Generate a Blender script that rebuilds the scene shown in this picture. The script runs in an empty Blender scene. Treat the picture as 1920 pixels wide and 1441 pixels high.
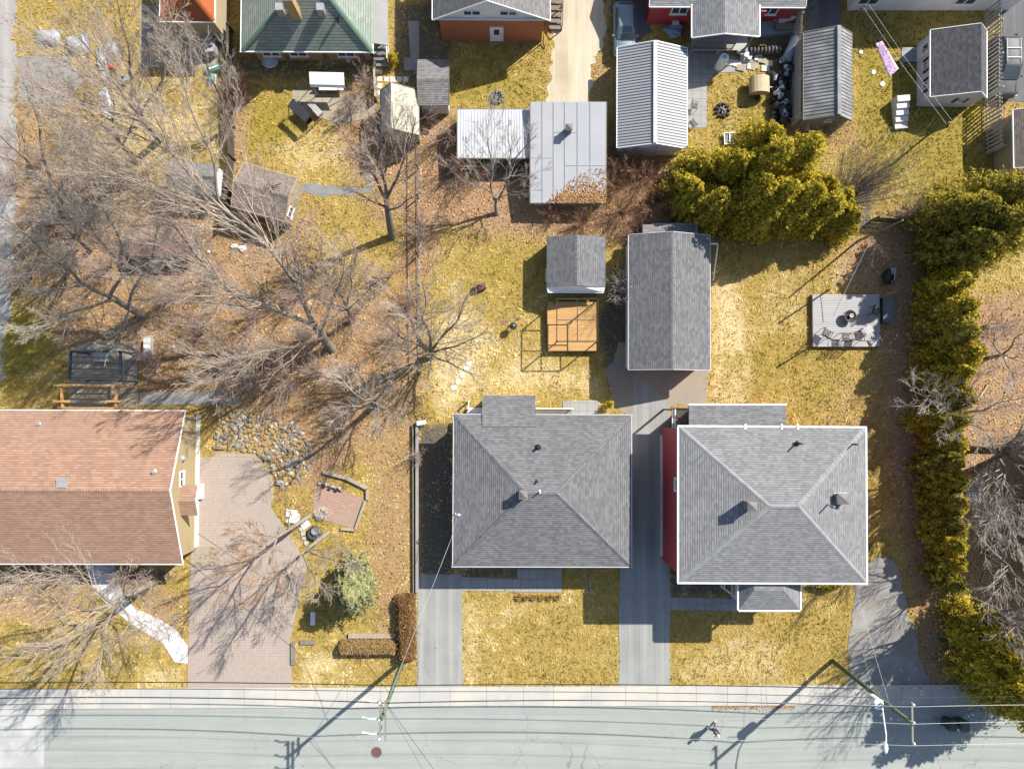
import bpy, math, random
import numpy as np
from mathutils import Vector, Quaternion, Matrix
random.seed(7)
rng = np.random.default_rng(11)
SC = bpy.context.scene
COL = SC.collection
# ------------------------------------------------------------------ camera, sky, sun, exposure
H = 53.0                                   # drone height in metres
F = 1333.0                                 # focal length in photo pixels
NAD = (945.0, 755.0)                       # where the plumb line meets the photo
cam = bpy.data.cameras.new('camera'); cam_o = bpy.data.objects.new('camera', cam); COL.objects.link(cam_o)
cam.sensor_fit = 'HORIZONTAL'; cam.sensor_width = 36.0; cam.lens = 36.0 * F / 1920.0
cam.clip_start = 0.5; cam.clip_end = 3000.0
cam_o.location = (0, 0, H)
_nd = Vector(((NAD[0] - 960) / F, -(NAD[1] - 720.5) / F, -1)).normalized()
QC = _nd.rotation_difference(Vector((0, 0, -1)))
cam_o.rotation_mode = 'QUATERNION'; cam_o.rotation_quaternion = QC
SC.camera = cam_o
RC = np.array(QC.to_matrix())
SUN_EL, SUN_AZ = math.radians(41.0), math.radians(50.7)   # azimuth clockwise from the top of the photo
world = bpy.data.worlds.new('World'); SC.world = world; world.use_nodes = True
wn = world.node_tree; bg = wn.nodes['Background']
sky = wn.nodes.new('ShaderNodeTexSky'); sky.sky_type = 'NISHITA'; sky.sun_disc = False
sky.sun_elevation = SUN_EL; sky.sun_rotation = SUN_AZ
wn.links.new(sky.outputs[0], bg.inputs[0]); bg.inputs[1].default_value = 0.095
sl = bpy.data.lights.new('sun', 'SUN'); sl.energy = 4.6; sl.angle = math.radians(0.5); sl.color = (1.0, 0.95, 0.87)
so = bpy.data.objects.new('sun', sl); COL.objects.link(so)
sdir = Vector((math.cos(SUN_EL) * math.sin(SUN_AZ), math.cos(SUN_EL) * math.cos(SUN_AZ), math.sin(SUN_EL)))
so.rotation_mode = 'QUATERNION'; so.rotation_quaternion = sdir.to_track_quat('Z', 'Y'); so.location = sdir * 120
SC.view_settings.view_transform = 'Standard'; SC.view_settings.look = 'None'
SC.view_settings.exposure = 1.12; SC.view_settings.gamma = 1.0

# ------------------------------------------------------------------ pixel <-> world
def G(px, py, z=0.0):
    d = RC @ np.array([(px - 960) / F, -(py - 720.5) / F, -1.0])
    t = (H - z) / -d[2]
    return Vector((d[0] * t, d[1] * t, z))
def PX(x, y, z=0.0):
    v = np.stack([np.asarray(x, float), np.asarray(y, float), np.full(np.shape(x), 1.0) * (z - H)], -1) @ RC
    return 960 + F * v[..., 0] / -v[..., 2], 720.5 - F * v[..., 1] / -v[..., 2]
def poly(pts, z=0.0): return [tuple(G(a, b, z)[:2]) for a, b in pts]
def rect(x0, y0, x1, y1): return [(x0, y1), (x1, y1), (x1, y0), (x0, y0)]

# ------------------------------------------------------------------ materials
MATS = {}
def _nodes(name):
    m = bpy.data.materials.new(name); m.use_nodes = True
    nt = m.node_tree; return m, nt, nt.nodes['Principled BSDF']
def _n(nt, t, **kw):
    n = nt.nodes.new(t)
    for k, v in kw.items():
        if k.startswith('i_'): n.inputs[k[2:]].default_value = v
        else: setattr(n, k, v)
    return n
def c4(c): return (c[0], c[1], c[2], 1.0)
def noise_fac(nt, co, scale, detail=4, lo=.35, hi=.65, rough=.6):
    n = _n(nt, 'ShaderNodeTexNoise'); n.inputs['Scale'].default_value = scale; n.inputs['Detail'].default_value = detail; n.inputs['Roughness'].default_value = rough
    nt.links.new(co, n.inputs['Vector'])
    mr = _n(nt, 'ShaderNodeMapRange'); mr.inputs[1].default_value = lo; mr.inputs[2].default_value = hi
    nt.links.new(n.outputs['Fac'], mr.inputs[0]); return mr.outputs[0], n.outputs['Fac']
def mixc(nt, fac, a, b, mode='MIX'):
    m = _n(nt, 'ShaderNodeMix', data_type='RGBA', blend_type=mode)
    for s, v in ((m.inputs[0], fac), (m.inputs[6], a), (m.inputs[7], b)):
        if hasattr(v, 'is_linked'): nt.links.new(v, s)
        elif isinstance(v, (int, float)): s.default_value = v
        else: s.default_value = c4(v)
    return m.outputs[2]
def bump(nt, bs, h, strength=.4, dist=.02):
    b = _n(nt, 'ShaderNodeBump'); b.inputs['Strength'].default_value = strength; b.inputs['Distance'].default_value = dist
    nt.links.new(h, b.inputs['Height']); nt.links.new(b.outputs[0], bs.inputs['Normal'])
def plain(name, c1, c2=None, scale=3.0, rough=.8, metal=0.0, big=None, bscale=.3, bmp=.15, fine=40, co='Object'):
    """noise-mottled paint, wood, metal, concrete and the like"""
    if name in MATS: return MATS[name]
    m, nt, bs = _nodes(name); tc = _n(nt, 'ShaderNodeTexCoord')
    c2 = c2 or tuple(v * .82 for v in c1)
    f, _ = noise_fac(nt, tc.outputs[co], scale, 6, .3, .7)
    col = mixc(nt, f, c1, c2)
    f2, r2 = noise_fac(nt, tc.outputs[co], fine, 3, .25, .75)
    col = mixc(nt, f2, col, mixc(nt, .35, col, tuple(v * .5 for v in c1)))
    if big:
        f3, _ = noise_fac(nt, tc.outputs[co], bscale, 5, .45, .62); col = mixc(nt, f3, col, big)
    nt.links.new(col, bs.inputs['Base Color']); bs.inputs['Roughness'].default_value = rough; bs.inputs['Metallic'].default_value = metal
    if bmp: bump(nt, bs, r2, bmp)
    MATS[name] = m; return m
def bricky(name, c1, c2, mortar, w, h, msize=.02, scale_var=1.2, rough=.9, bmp=.6, offset=.5, stain=None, var2=None, dist=.015, stain_lo=.5, stain_hi=.66):
    """courses laid along UV in metres: shingles, bricks, pavers, planks"""
    if name in MATS: return MATS[name]
    m, nt, bs = _nodes(name); uv = _n(nt, 'ShaderNodeUVMap'); tc = _n(nt, 'ShaderNodeTexCoord')
    b = _n(nt, 'ShaderNodeTexBrick'); b.offset = offset; b.squash = 1.0
    b.inputs['Scale'].default_value = 1.0; b.inputs['Brick Width'].default_value = w; b.inputs['Row Height'].default_value = h
    b.inputs['Mortar Size'].default_value = msize; b.inputs['Mortar Smooth'].default_value = .3; b.inputs['Bias'].default_value = 0.0
    b.inputs['Color1'].default_value = c4(c1); b.inputs['Color2'].default_value = c4(c2); b.inputs['Mortar'].default_value = c4(mortar)
    nt.links.new(uv.outputs[0], b.inputs['Vector'])
    col = b.outputs['Color']
    f, _ = noise_fac(nt, tc.outputs['Object'], scale_var, 5, .3, .7)
    col = mixc(nt, f, col, mixc(nt, .5, col, var2 or tuple(v * .7 for v in c1)))
    f2, r2 = noise_fac(nt, tc.outputs['Object'], 14, 3, .3, .7)
    col = mixc(nt, f2, col, mixc(nt, .3, col, tuple(v * .55 for v in c1)))
    if stain:
        f3, _ = noise_fac(nt, tc.outputs['Object'], .25, 6, stain_lo, stain_hi); col = mixc(nt, f3, col, stain)
    nt.links.new(col, bs.inputs['Base Color']); bs.inputs['Roughness'].default_value = rough
    inv = _n(nt, 'ShaderNodeMath', operation='SUBTRACT'); inv.inputs[0].default_value = 1.0; nt.links.new(b.outputs['Fac'], inv.inputs[1])
    bump(nt, bs, inv.outputs[0], bmp, dist)
    MATS[name] = m; return m
def shingle(name, c1, c2, gap, w=.28, h=.15, stain=None, rough=.95, bmp=.7):
    """asphalt shingles in UV metres: every course shifted at random, every tab its own tone, a dark butt line below each course"""
    if name in MATS: return MATS[name]
    m, nt, bs = _nodes(name); uv = _n(nt, 'ShaderNodeUVMap'); tc = _n(nt, 'ShaderNodeTexCoord'); sp = _n(nt, 'ShaderNodeSeparateXYZ'); nt.links.new(uv.outputs[0], sp.inputs[0])
    def mt(op, a, b=None, c=None):
        n = _n(nt, 'ShaderNodeMath', operation=op)
        for s, v in zip(n.inputs, (a, b, c)):
            if v is None: continue
            if isinstance(v, (int, float)): s.default_value = v
            else: nt.links.new(v, s)
        return n.outputs[0]
    V = mt('DIVIDE', sp.outputs[1], h); row = mt('FLOOR', V); fv = mt('FRACT', V)
    w1 = _n(nt, 'ShaderNodeTexWhiteNoise', noise_dimensions='1D'); nt.links.new(row, w1.inputs['W'])
    U = mt('ADD', mt('DIVIDE', sp.outputs[0], w), mt('MULTIPLY', w1.outputs[0], 7.0)); cell = mt('FLOOR', U)
    cb = _n(nt, 'ShaderNodeCombineXYZ'); nt.links.new(cell, cb.inputs[0]); nt.links.new(row, cb.inputs[1])
    w2 = _n(nt, 'ShaderNodeTexWhiteNoise', noise_dimensions='2D'); nt.links.new(cb.outputs[0], w2.inputs['Vector'])
    col = mixc(nt, w2.outputs[0], c1, c2)
    f, _ = noise_fac(nt, tc.outputs['Object'], .9, 5, .35, .65); col = mixc(nt, f, col, mixc(nt, .18, col, tuple(v * .5 for v in c2)))
    f2, r2 = noise_fac(nt, tc.outputs['Object'], 16, 3, .3, .7); col = mixc(nt, f2, col, mixc(nt, .3, col, tuple(v * .5 for v in c2)))
    if stain: f3, _ = noise_fac(nt, tc.outputs['Object'], .3, 6, .45, .7); col = mixc(nt, f3, col, mixc(nt, .6, col, stain))
    mr = _n(nt, 'ShaderNodeMapRange'); mr.inputs[1].default_value = .10; mr.inputs[2].default_value = .22; mr.inputs[3].default_value = 1; mr.inputs[4].default_value = 0; nt.links.new(fv, mr.inputs[0])
    col = mixc(nt, mr.outputs[0], col, gap)
    nt.links.new(col, bs.inputs['Base Color']); bs.inputs['Roughness'].default_value = rough; bs.inputs['Specular IOR Level'].default_value = .2
    bump(nt, bs, mt('SUBTRACT', 1.0, fv), bmp, .02); MATS[name] = m; return m
def leafy(name, cols, trans=.25, rough=.7):
    """per-face tint picks from a ramp (each leaf has its own colour)"""
    if name in MATS: return MATS[name]
    m, nt, bs = _nodes(name); at = _n(nt, 'ShaderNodeAttribute'); at.attribute_name = 'tint'
    r = _n(nt, 'ShaderNodeValToRGB'); nt.links.new(at.outputs['Fac'], r.inputs[0])
    el = r.color_ramp.elements
    el[0].color = c4(cols[0]); el[1].color = c4(cols[-1])
    for i, c in enumerate(cols[1:-1]): e = el.new((i + 1) / (len(cols) - 1)); e.color = c4(c)
    df = _n(nt, 'ShaderNodeBsdfDiffuse'); nt.links.new(r.outputs[0], df.inputs[0]); nt.nodes.remove(bs)
    if trans:
        out = nt.nodes['Material Output']; tr = _n(nt, 'ShaderNodeBsdfTranslucent'); nt.links.new(r.outputs[0], tr.inputs[0])
        mx = _n(nt, 'ShaderNodeMixShader'); mx.inputs[0].default_value = trans
        nt.links.new(df.outputs[0], mx.inputs[1]); nt.links.new(tr.outputs[0], mx.inputs[2]); nt.links.new(mx.outputs[0], out.inputs[0])
    MATS[name] = m; return m
def glass(name, c=(.03, .04, .05), rough=.08):
    if name in MATS: return MATS[name]
    m, nt, bs = _nodes(name); tc = _n(nt, 'ShaderNodeTexCoord')
    f, _ = noise_fac(nt, tc.outputs['Object'], 1.5, 2); nt.links.new(mixc(nt, f, c, tuple(v * 1.6 for v in c)), bs.inputs['Base Color'])
    bs.inputs['Roughness'].default_value = rough; bs.inputs['Specular IOR Level'].default_value = .8
    MATS[name] = m; return m

# ------------------------------------------------------------------ mesh building
class MB:
    def __init__(s): s.v = []; s.f = []; s.uv = []
    def face(s, pts, uv=None):
        n = len(s.v); s.v += [tuple(p) for p in pts]; s.f.append(tuple(range(n, n + len(pts))))
        if uv is None: uv = [(p[0], p[1]) for p in pts]
        s.uv += list(uv)
    def uface(s, pts, udir=None):
        """planar face with UV in metres; u along udir (default first edge)"""
        P = [Vector(p) for p in pts]
        nrm = Vector((0, 0, 0))
        for i in range(len(P)): nrm += (P[i] - P[0]).cross(P[(i + 1) % len(P)] - P[0])
        nrm = nrm.normalized() if nrm.length > 1e-9 else Vector((0, 0, 1))
        u = (Vector(udir) if udir is not None else P[1] - P[0]); u = (u - nrm * u.dot(nrm)).normalized(); w = nrm.cross(u)
        s.face(P, [(p.dot(u), p.dot(w)) for p in P])
    def prism(s, pts, z0, z1, udir=None, bottom=True):
        a = sum(pts[i][0] * pts[(i + 1) % len(pts)][1] - pts[(i + 1) % len(pts)][0] * pts[i][1] for i in range(len(pts)))
        if a < 0: pts = pts[::-1]
        s.uface([(x, y, z1) for x, y in pts], udir or (1, 0, 0))
        if bottom: s.uface([(x, y, z0) for x, y in pts[::-1]], udir or (1, 0, 0))
        for i in range(len(pts)):
            a, b = pts[i], pts[(i + 1) % len(pts)]
            s.uface([(a[0], a[1], z0), (b[0], b[1], z0), (b[0], b[1], z1), (a[0], a[1], z1)])
        return s
    def slab(s, pts, t, udir=None):
        """sloped sheet, pts counter-clockwise from above, t metres thick downwards"""
        P = [Vector(p) for p in pts]; Q = [p - Vector((0, 0, t)) for p in P]
        s.uface(P, udir); s.uface(Q[::-1], udir)
        for i in range(len(P)):
            j = (i + 1) % len(P); s.uface([Q[i], Q[j], P[j], P[i]])
        return s
    def box(s, c, sx, sy, sz, rot=0.0, tilt=0.0):
        """box centred at c (its bottom centre)"""
        cr, sr = math.cos(rot), math.sin(rot)
        def T(x, y, z):
            z2 = z; x2 = x
            if tilt: x2 = x * math.cos(tilt) + z * math.sin(tilt); z2 = -x * math.sin(tilt) + z * math.cos(tilt)
            return (c[0] + x2 * cr - y * sr, c[1] + x2 * sr + y * cr, c[2] + z2)
        a, b = sx / 2, sy / 2
        q = [T(-a, -b, 0), T(a, -b, 0), T(a, b, 0), T(-a, b, 0), T(-a, -b, sz), T(a, -b, sz), T(a, b, sz), T(-a, b, sz)]
        for f in ((0, 3, 2, 1), (4, 5, 6, 7), (0, 1, 5, 4), (1, 2, 6, 5), (2, 3, 7, 6), (3, 0, 4, 7)): s.uface([q[i] for i in f])
        return s
    def beam(s, p0, p1, w, h, up=(0, 0, 1)):
        p0, p1 = Vector(p0), Vector(p1); d = (p1 - p0).normalized(); u = Vector(up)
        x = d.cross(u)
        if x.length < 1e-4: x = d.cross(Vector((1, 0, 0)))
        x.normalize(); y = x.cross(d)
        x *= w / 2; y *= h / 2
        q = [p0 - x - y, p0 + x - y, p0 + x + y, p0 - x + y, p1 - x - y, p1 + x - y, p1 + x + y, p1 - x + y]
        for f in ((0, 1, 2, 3), (7, 6, 5, 4), (4, 5, 1, 0), (5, 6, 2, 1), (6, 7, 3, 2), (7, 4, 0, 3)): s.uface([q[i] for i in f])
        return s
    def tube(s, pts, r, n=8, r1=None, cap=True):
        P = [Vector(p) for p in pts]; k = len(P); r1 = r if r1 is None else r1; rings = []
        for i, p in enumerate(P):
            d = (P[min(i + 1, k - 1)] - P[max(i - 1, 0)]).normalized()
            x = d.cross(Vector((0, 0, 1)))
            if x.length < 1e-3: x = Vector((1, 0, 0))
            x.normalize(); y = x.cross(d); rr = r + (r1 - r) * i / max(k - 1, 1)
            rings.append([p + x * rr * math.cos(2 * math.pi * j / n) + y * rr * math.sin(2 * math.pi * j / n) for j in range(n)])
        for i in range(k - 1):
            for j in range(n):
                a, b = rings[i], rings[i + 1]; s.face([a[j], b[j], b[(j + 1) % n], a[(j + 1) % n]])
        if cap: s.face(rings[0]); s.face(rings[-1][::-1])
        return s
    def lathe(s, c, prof, n=20, axis=None):
        """profile [(r,z)...] turned about a vertical axis at c (or about axis given by a matrix)"""
        M = axis or Matrix.Identity(3)
        ring = lambda r, z: [Vector(c) + M @ Vector((r * math.cos(2 * math.pi * j / n), r * math.sin(2 * math.pi * j / n), z)) for j in range(n)]
        R = [ring(max(r, 1e-4), z) for r, z in prof]
        for i in range(len(R) - 1):
            for j in range(n): s.face([R[i][j], R[i][(j + 1) % n], R[i + 1][(j + 1) % n], R[i + 1][j]])
        return s
    def blob(s, c, rx, ry, rz, n=8, m=6, lump=.15, seed=0):
        r = random.Random(seed); ph = [r.uniform(0, 6) for _ in range(6)]
        P = []
        for i in range(m + 1):
            th = math.pi * i / m; row = []
            for j in range(n):
                a = 2 * math.pi * j / n
                k = 1 + lump * (math.sin(3 * a + ph[0] + 2 * th) + math.sin(2 * th * 2 + ph[1]) * .7 + math.cos(5 * a + ph[2]) * .4)
                row.append((c[0] + rx * k * math.sin(th) * math.cos(a), c[1] + ry * k * math.sin(th) * math.sin(a), c[2] + rz * k * math.cos(th)))
            P.append(row)
        for i in range(m):
            for j in range(n): s.face([P[i][j], P[i + 1][j], P[i + 1][(j + 1) % n], P[i][(j + 1) % n]])
        return s
    def build(s, name, mat, parent=None, smooth=False, label=None, **kw):
        me = bpy.data.meshes.new(name); me.from_pydata(s.v, [], s.f)
        uvl = me.uv_layers.new(name='UVMap'); uvl.data.foreach_set('uv', np.array(s.uv, np.float32).ravel())
        if smooth:
            import bmesh
            b = bmesh.new(); b.from_mesh(me); bmesh.ops.remove_doubles(b, verts=b.verts, dist=1e-4); b.to_mesh(me); b.free()
            me.polygons.foreach_set('use_smooth', [True] * len(me.polygons))
        me.update(); return link(name, me, mat, parent, label, **kw)
def link(name, me, mat, parent=None, label=None, **kw):
    o = bpy.data.objects.new(name, me); COL.objects.link(o)
    if mat is not None: me.materials.append(mat)
    if parent is not None: o.parent = parent
    if label: o['label'] = label
    for k, v in kw.items(): o[k] = v
    return o
def thing(name, label, cat, loc=(0, 0, 0), rz=0.0, group=None):
    o = bpy.data.objects.new(name, None); COL.objects.link(o); o.empty_display_size = .3
    o.location = loc; o.rotation_euler = (0, 0, rz); o['label'] = label; o['category'] = cat
    if group: o['group'] = group
    return o
def tag(o, label, cat, group=None):
    o['label'] = label; o['category'] = cat
    if group: o['group'] = group
    return o
KIDS = {}
def dup(o, loc=None, rz=None, scale=None, label=None, group=None, parent=None):
    c = o.copy(); COL.objects.link(c)
    if parent is not None: c.parent = parent
    if loc is not None: c.location = loc
    if rz is not None: c.rotation_euler = (o.rotation_euler[0], o.rotation_euler[1], rz)
    if scale is not None: c.scale = scale if not isinstance(scale, (int, float)) else (scale,) * 3
    if label: c['label'] = label
    if group: c['group'] = group
    for ch in o.children: dup(ch, parent=c)
    return c
def vnoise(x, y, s, seed):
    """smooth value noise, cell s metres, 0..1"""
    r = np.random.default_rng(seed); T = r.uniform(0, 1, (256, 256)); u, v = x / s + 1000, y / s + 1000; i, j = np.floor(u).astype(int), np.floor(v).astype(int); a, b = u - i, v - j; a = a * a * (3 - 2 * a); b = b * b * (3 - 2 * b)
    g = lambda p, q: T[p % 256, q % 256]
    return (g(i, j) * (1 - a) + g(i + 1, j) * a) * (1 - b) + (g(i, j + 1) * (1 - a) + g(i + 1, j + 1) * a) * b
def jagged(P, a, step=.35, seed=1):
    """worn outline: the polygon resampled and pushed about by a metres"""
    r = random.Random(seed); out = []
    for i in range(len(P)):
        p, q = Vector(P[i]), Vector(P[(i + 1) % len(P)]); L_ = (q - p).length; n = max(1, int(L_ / step)); nn = Vector((-(q - p).y, (q - p).x)) / max(L_, 1e-6); ph = r.uniform(0, 6)
        for k in range(n): out.append(tuple(p + (q - p) * k / n + nn * (0 if k == 0 else a * (r.uniform(-.6, .6) + .5 * math.sin(ph + k * .37) + .3 * math.sin(2 * ph + k * 1.7)))))
    return out
HARD = []                                   # world polygons where no grass or leaf lies
def hard(pts): HARD.append(np.array(pts)); return pts
def inpoly(x, y, P):
    ins = np.zeros(x.shape, bool); n = len(P)
    for i in range(n):
        (x0, y0), (x1, y1) = P[i], P[(i + 1) % n]
        if y0 == y1: continue
        c = ((y0 > y) != (y1 > y)) & (x < (x1 - x0) * (y - y0) / (y1 - y0) + x0); ins ^= c
    return ins
def distpoly(x, y, P):
    """signed distance, positive inside"""
    d = np.full(x.shape, 1e9); n = len(P)
    for i in range(n):
        a, b = np.array(P[i]), np.array(P[(i + 1) % n]); ab = b - a; L = max(ab @ ab, 1e-9)
        t = np.clip(((x - a[0]) * ab[0] + (y - a[1]) * ab[1]) / L, 0, 1)
        d = np.minimum(d, np.hypot(x - a[0] - t * ab[0], y - a[1] - t * ab[1]))
    return np.where(inpoly(x, y, P), d, -d)
def npmesh(name, V, Fq, tint=None, smooth=False):
    """fast mesh from numpy: V (n,3), Fq (m,k)"""
    me = bpy.data.meshes.new(name); m, k = Fq.shape
    me.vertices.add(len(V)); me.vertices.foreach_set('co', np.ascontiguousarray(V, np.float32).ravel())
    me.loops.add(m * k); me.loops.foreach_set('vertex_index', np.ascontiguousarray(Fq, np.int32).ravel())
    me.polygons.add(m); me.polygons.foreach_set('loop_start', np.arange(0, m * k, k, dtype=np.int32))
    if smooth: me.polygons.foreach_set('use_smooth', np.ones(m, bool))
    me.update(calc_edges=True)
    if tint is not None:
        a = me.attributes.new('tint', 'FLOAT', 'FACE'); a.data.foreach_set('value', np.ascontiguousarray(tint, np.float32))
    return me
# ------------------------------------------------------------------ plant builders
def tubes_np(Pts, R, m):
    """Pts (N,S,3), R (N,S) -> verts, quads for N tapered tubes of m sides"""
    N, S, _ = Pts.shape
    D = np.empty_like(Pts); D[:, 1:-1] = Pts[:, 2:] - Pts[:, :-2]; D[:, 0] = Pts[:, 1] - Pts[:, 0]; D[:, -1] = Pts[:, -1] - Pts[:, -2]
    D /= np.linalg.norm(D, axis=2, keepdims=True) + 1e-9
    ref = np.where(np.abs(D[..., 2:3]) > .9, np.array([1., 0, 0]), np.array([0, 0, 1.]))
    A = np.cross(D, ref); A /= np.linalg.norm(A, axis=2, keepdims=True) + 1e-9; B = np.cross(D, A)
    ang = 2 * np.pi * np.arange(m) / m
    V = Pts[:, :, None] + R[:, :, None, None] * (A[:, :, None] * np.cos(ang)[None, None, :, None] + B[:, :, None] * np.sin(ang)[None, None, :, None])
    idx = np.arange(N * S * m).reshape(N, S, m); nx = np.roll(idx, -1, axis=2)
    Fq = np.stack([idx[:, :-1], nx[:, :-1], nx[:, 1:], idx[:, 1:]], -1).reshape(-1, 4)
    return V.reshape(-1, 3), Fq
def polylines(P0, D, L, S, wob, upb):
    N = len(P0); pts = np.empty((N, S + 1, 3)); pts[:, 0] = P0; d = D.copy()
    for k in range(S):
        pts[:, k + 1] = pts[:, k] + d * (L / S)[:, None]
        d = d + rng.normal(0, wob, (N, 3)) + np.array([0, 0, upb]); d /= np.linalg.norm(d, axis=1, keepdims=True)
    return pts
def children(pts, L, R, K, t0, ratio, ang0, ang1, rr, upb=0.0):
    """K children on every polyline"""
    N, S1, _ = pts.shape; t = t0 + (1 - t0) * (np.arange(K)[None] + rng.uniform(0, 1, (N, K))) / K
    x = t * (S1 - 1); i = np.minimum(x.astype(int), S1 - 2); fr = (x - i)[..., None]; n = np.arange(N)[:, None]
    p = pts[n, i] * (1 - fr) + pts[n, i + 1] * fr
    d = pts[n, i + 1] - pts[n, i]; d /= np.linalg.norm(d, axis=2, keepdims=True) + 1e-9
    r = rng.normal(0, 1, d.shape); perp = r - d * (r * d).sum(2, keepdims=True); perp /= np.linalg.norm(perp, axis=2, keepdims=True) + 1e-9
    a = np.radians(rng.uniform(ang0, ang1, (N, K)))[..., None]
    nd = d * np.cos(a) + perp * np.sin(a) + np.array([0, 0, upb]); nd /= np.linalg.norm(nd, axis=2, keepdims=True)
    nl = L[:, None] * ratio * (1.15 - .55 * t) * rng.uniform(.7, 1.25, (N, K))
    nr = np.minimum(R[:, None] * (1 - .6 * t) * rr, R[:, None])
    return p.reshape(-1, 3), nd.reshape(-1, 3), nl.ravel(), nr.ravel()
def bare_tree_mesh(limbs, r0, levels, twig_r=.0095, wob=.07, up=.10):
    """limbs: list of (pts list, radius at start). Returns (trunk V,F) and (crown V,F)"""
    TV, TF, CV, CF = [], [], [], []; tn = cn = 0; cur = []
    for pts, r in limbs:
        P = np.array([tuple(p) for p in pts], float)
        # resample and roughen
        seg = np.linalg.norm(np.diff(P, axis=0), axis=1); cum = np.r_[0, np.cumsum(seg)]; S = 12
        tt = np.linspace(0, cum[-1], S + 1); Q = np.stack([np.interp(tt, cum, P[:, k]) for k in range(3)], 1)
        ph = rng.uniform(0, 6.28, (3, 3)); am = rng.uniform(.006, .018, (3, 3)) * cum[-1]; tq = np.linspace(0, 1, S + 1); wv = sum(am[k][None] * np.sin(ph[k][None] + (k + 1) * 3.3 * tq[:, None]) * np.sin(np.pi * tq)[:, None] for k in range(3)); Q += wv; rad = np.linspace(r, max(r * .18, twig_r * 1.3), S + 1)
        v, f = tubes_np(Q[None], rad[None], 7); TV.append(v); TF.append(f + tn); tn += len(v)
        cur.append((Q[None], np.array([cum[-1]]), np.array([r])))
    parents = cur
    for li, (K, t0, ratio, a0, a1, rr, S, m, upb) in enumerate(levels):
        P0s, Ds, Ls, Rs = [], [], [], []
        for pts, L, R in parents:
            p, d, l, r = children(pts, L, R, K if isinstance(K, int) else max(2, int(K[0] * L[0])), t0, ratio, a0, a1, rr, upb); P0s.append(p); Ds.append(d); Ls.append(l); Rs.append(r)
        P0, D, L, R = map(np.concatenate, (P0s, Ds, Ls, Rs)); R = np.maximum(R, twig_r)
        pts = polylines(P0, D, L, S, wob, up)
        rad = R[:, None] * np.linspace(1, .35, S + 1)[None]; rad = np.maximum(rad, twig_r * .6)
        v, f = tubes_np(pts, rad, m)
        CV.append(v); CF.append(f + cn); cn += len(v)
        parents = [(pts, L, R)]
    return (np.concatenate(TV), np.concatenate(TF)), (np.concatenate(CV), np.concatenate(CF))
def bare_tree(name, label, base, trunk_top, limbs, r0, levels, bark, twigmat, cat='tree', group=None, twig_r=.0095, wob=.07, up=.10):
    """base Vector, trunk_top list of Vectors (the bole), limbs list of lists of Vectors starting near the bole top"""
    t = thing(name, label, cat, base, group=group)
    L = [([base] + list(trunk_top), r0)]
    (tv, tf) = ([], [])
    bole = [base + Vector((0, 0, -.1))] + list(trunk_top); P = np.array([tuple(p) for p in bole])
    rad = np.linspace(r0 * 1.25, r0 * .75, len(P)); bv, bf = tubes_np(P[None], rad[None], 10)
    (lv, lf), (cv, cf) = bare_tree_mesh([(pts, r0 * k) for pts, k in limbs], r0, levels, twig_r, wob, up)
    V = np.concatenate([bv, lv]) - np.array(base); Fq = np.concatenate([bf, lf + len(bv)])
    link('trunk', npmesh('trunk', V, Fq, smooth=True), bark, t)
    link('crown', npmesh('crown', cv - np.array(base), cf), twigmat, t)
    return t
BIG = [((2.1,), .12, .37, 22, 50, .36, 6, 4, .12), (5, .12, .50, 18, 45, .5, 4, 3, .12), (5, .12, .56, 15, 42, .6, 3, 3, .10), (3, .15, .62, 12, 40, .8, 2, 3, .08)]
MED = [((1.8,), .14, .42, 20, 50, .38, 5, 4, .12), (5, .12, .52, 18, 45, .5, 4, 3, .10), (6, .12, .58, 15, 42, .65, 3, 3, .08)]
def leaves_np(C, N, size, spread=.9, aspect=.55, up=0.0):
    """small folded leaf sprays: one bent quad pair -> triangles. C centres (n,3), N outward normals"""
    n = len(C); nr = N + rng.normal(0, spread, (n, 3)) + np.array([0, 0, up]); nr /= np.linalg.norm(nr, axis=1, keepdims=True) + 1e-9
    r = rng.normal(0, 1, (n, 3)); a = r - nr * (r * nr).sum(1, keepdims=True); a /= np.linalg.norm(a, axis=1, keepdims=True) + 1e-9; b = np.cross(nr, a)
    s = (size * rng.uniform(.6, 1.4, n))[:, None]; w = s * aspect
    V = np.stack([C - a * s * .5, C + b * w * .5 + nr * s * .06, C + a * s * .6, C - b * w * .5 + nr * s * .06], 1).reshape(-1, 3)
    return V, np.arange(4 * n).reshape(n, 4)
def lumps(n_l, seed):
    r = np.random.default_rng(seed); d = r.normal(0, 1, (n_l, 3)); d /= np.linalg.norm(d, axis=1, keepdims=True); return d
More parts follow.
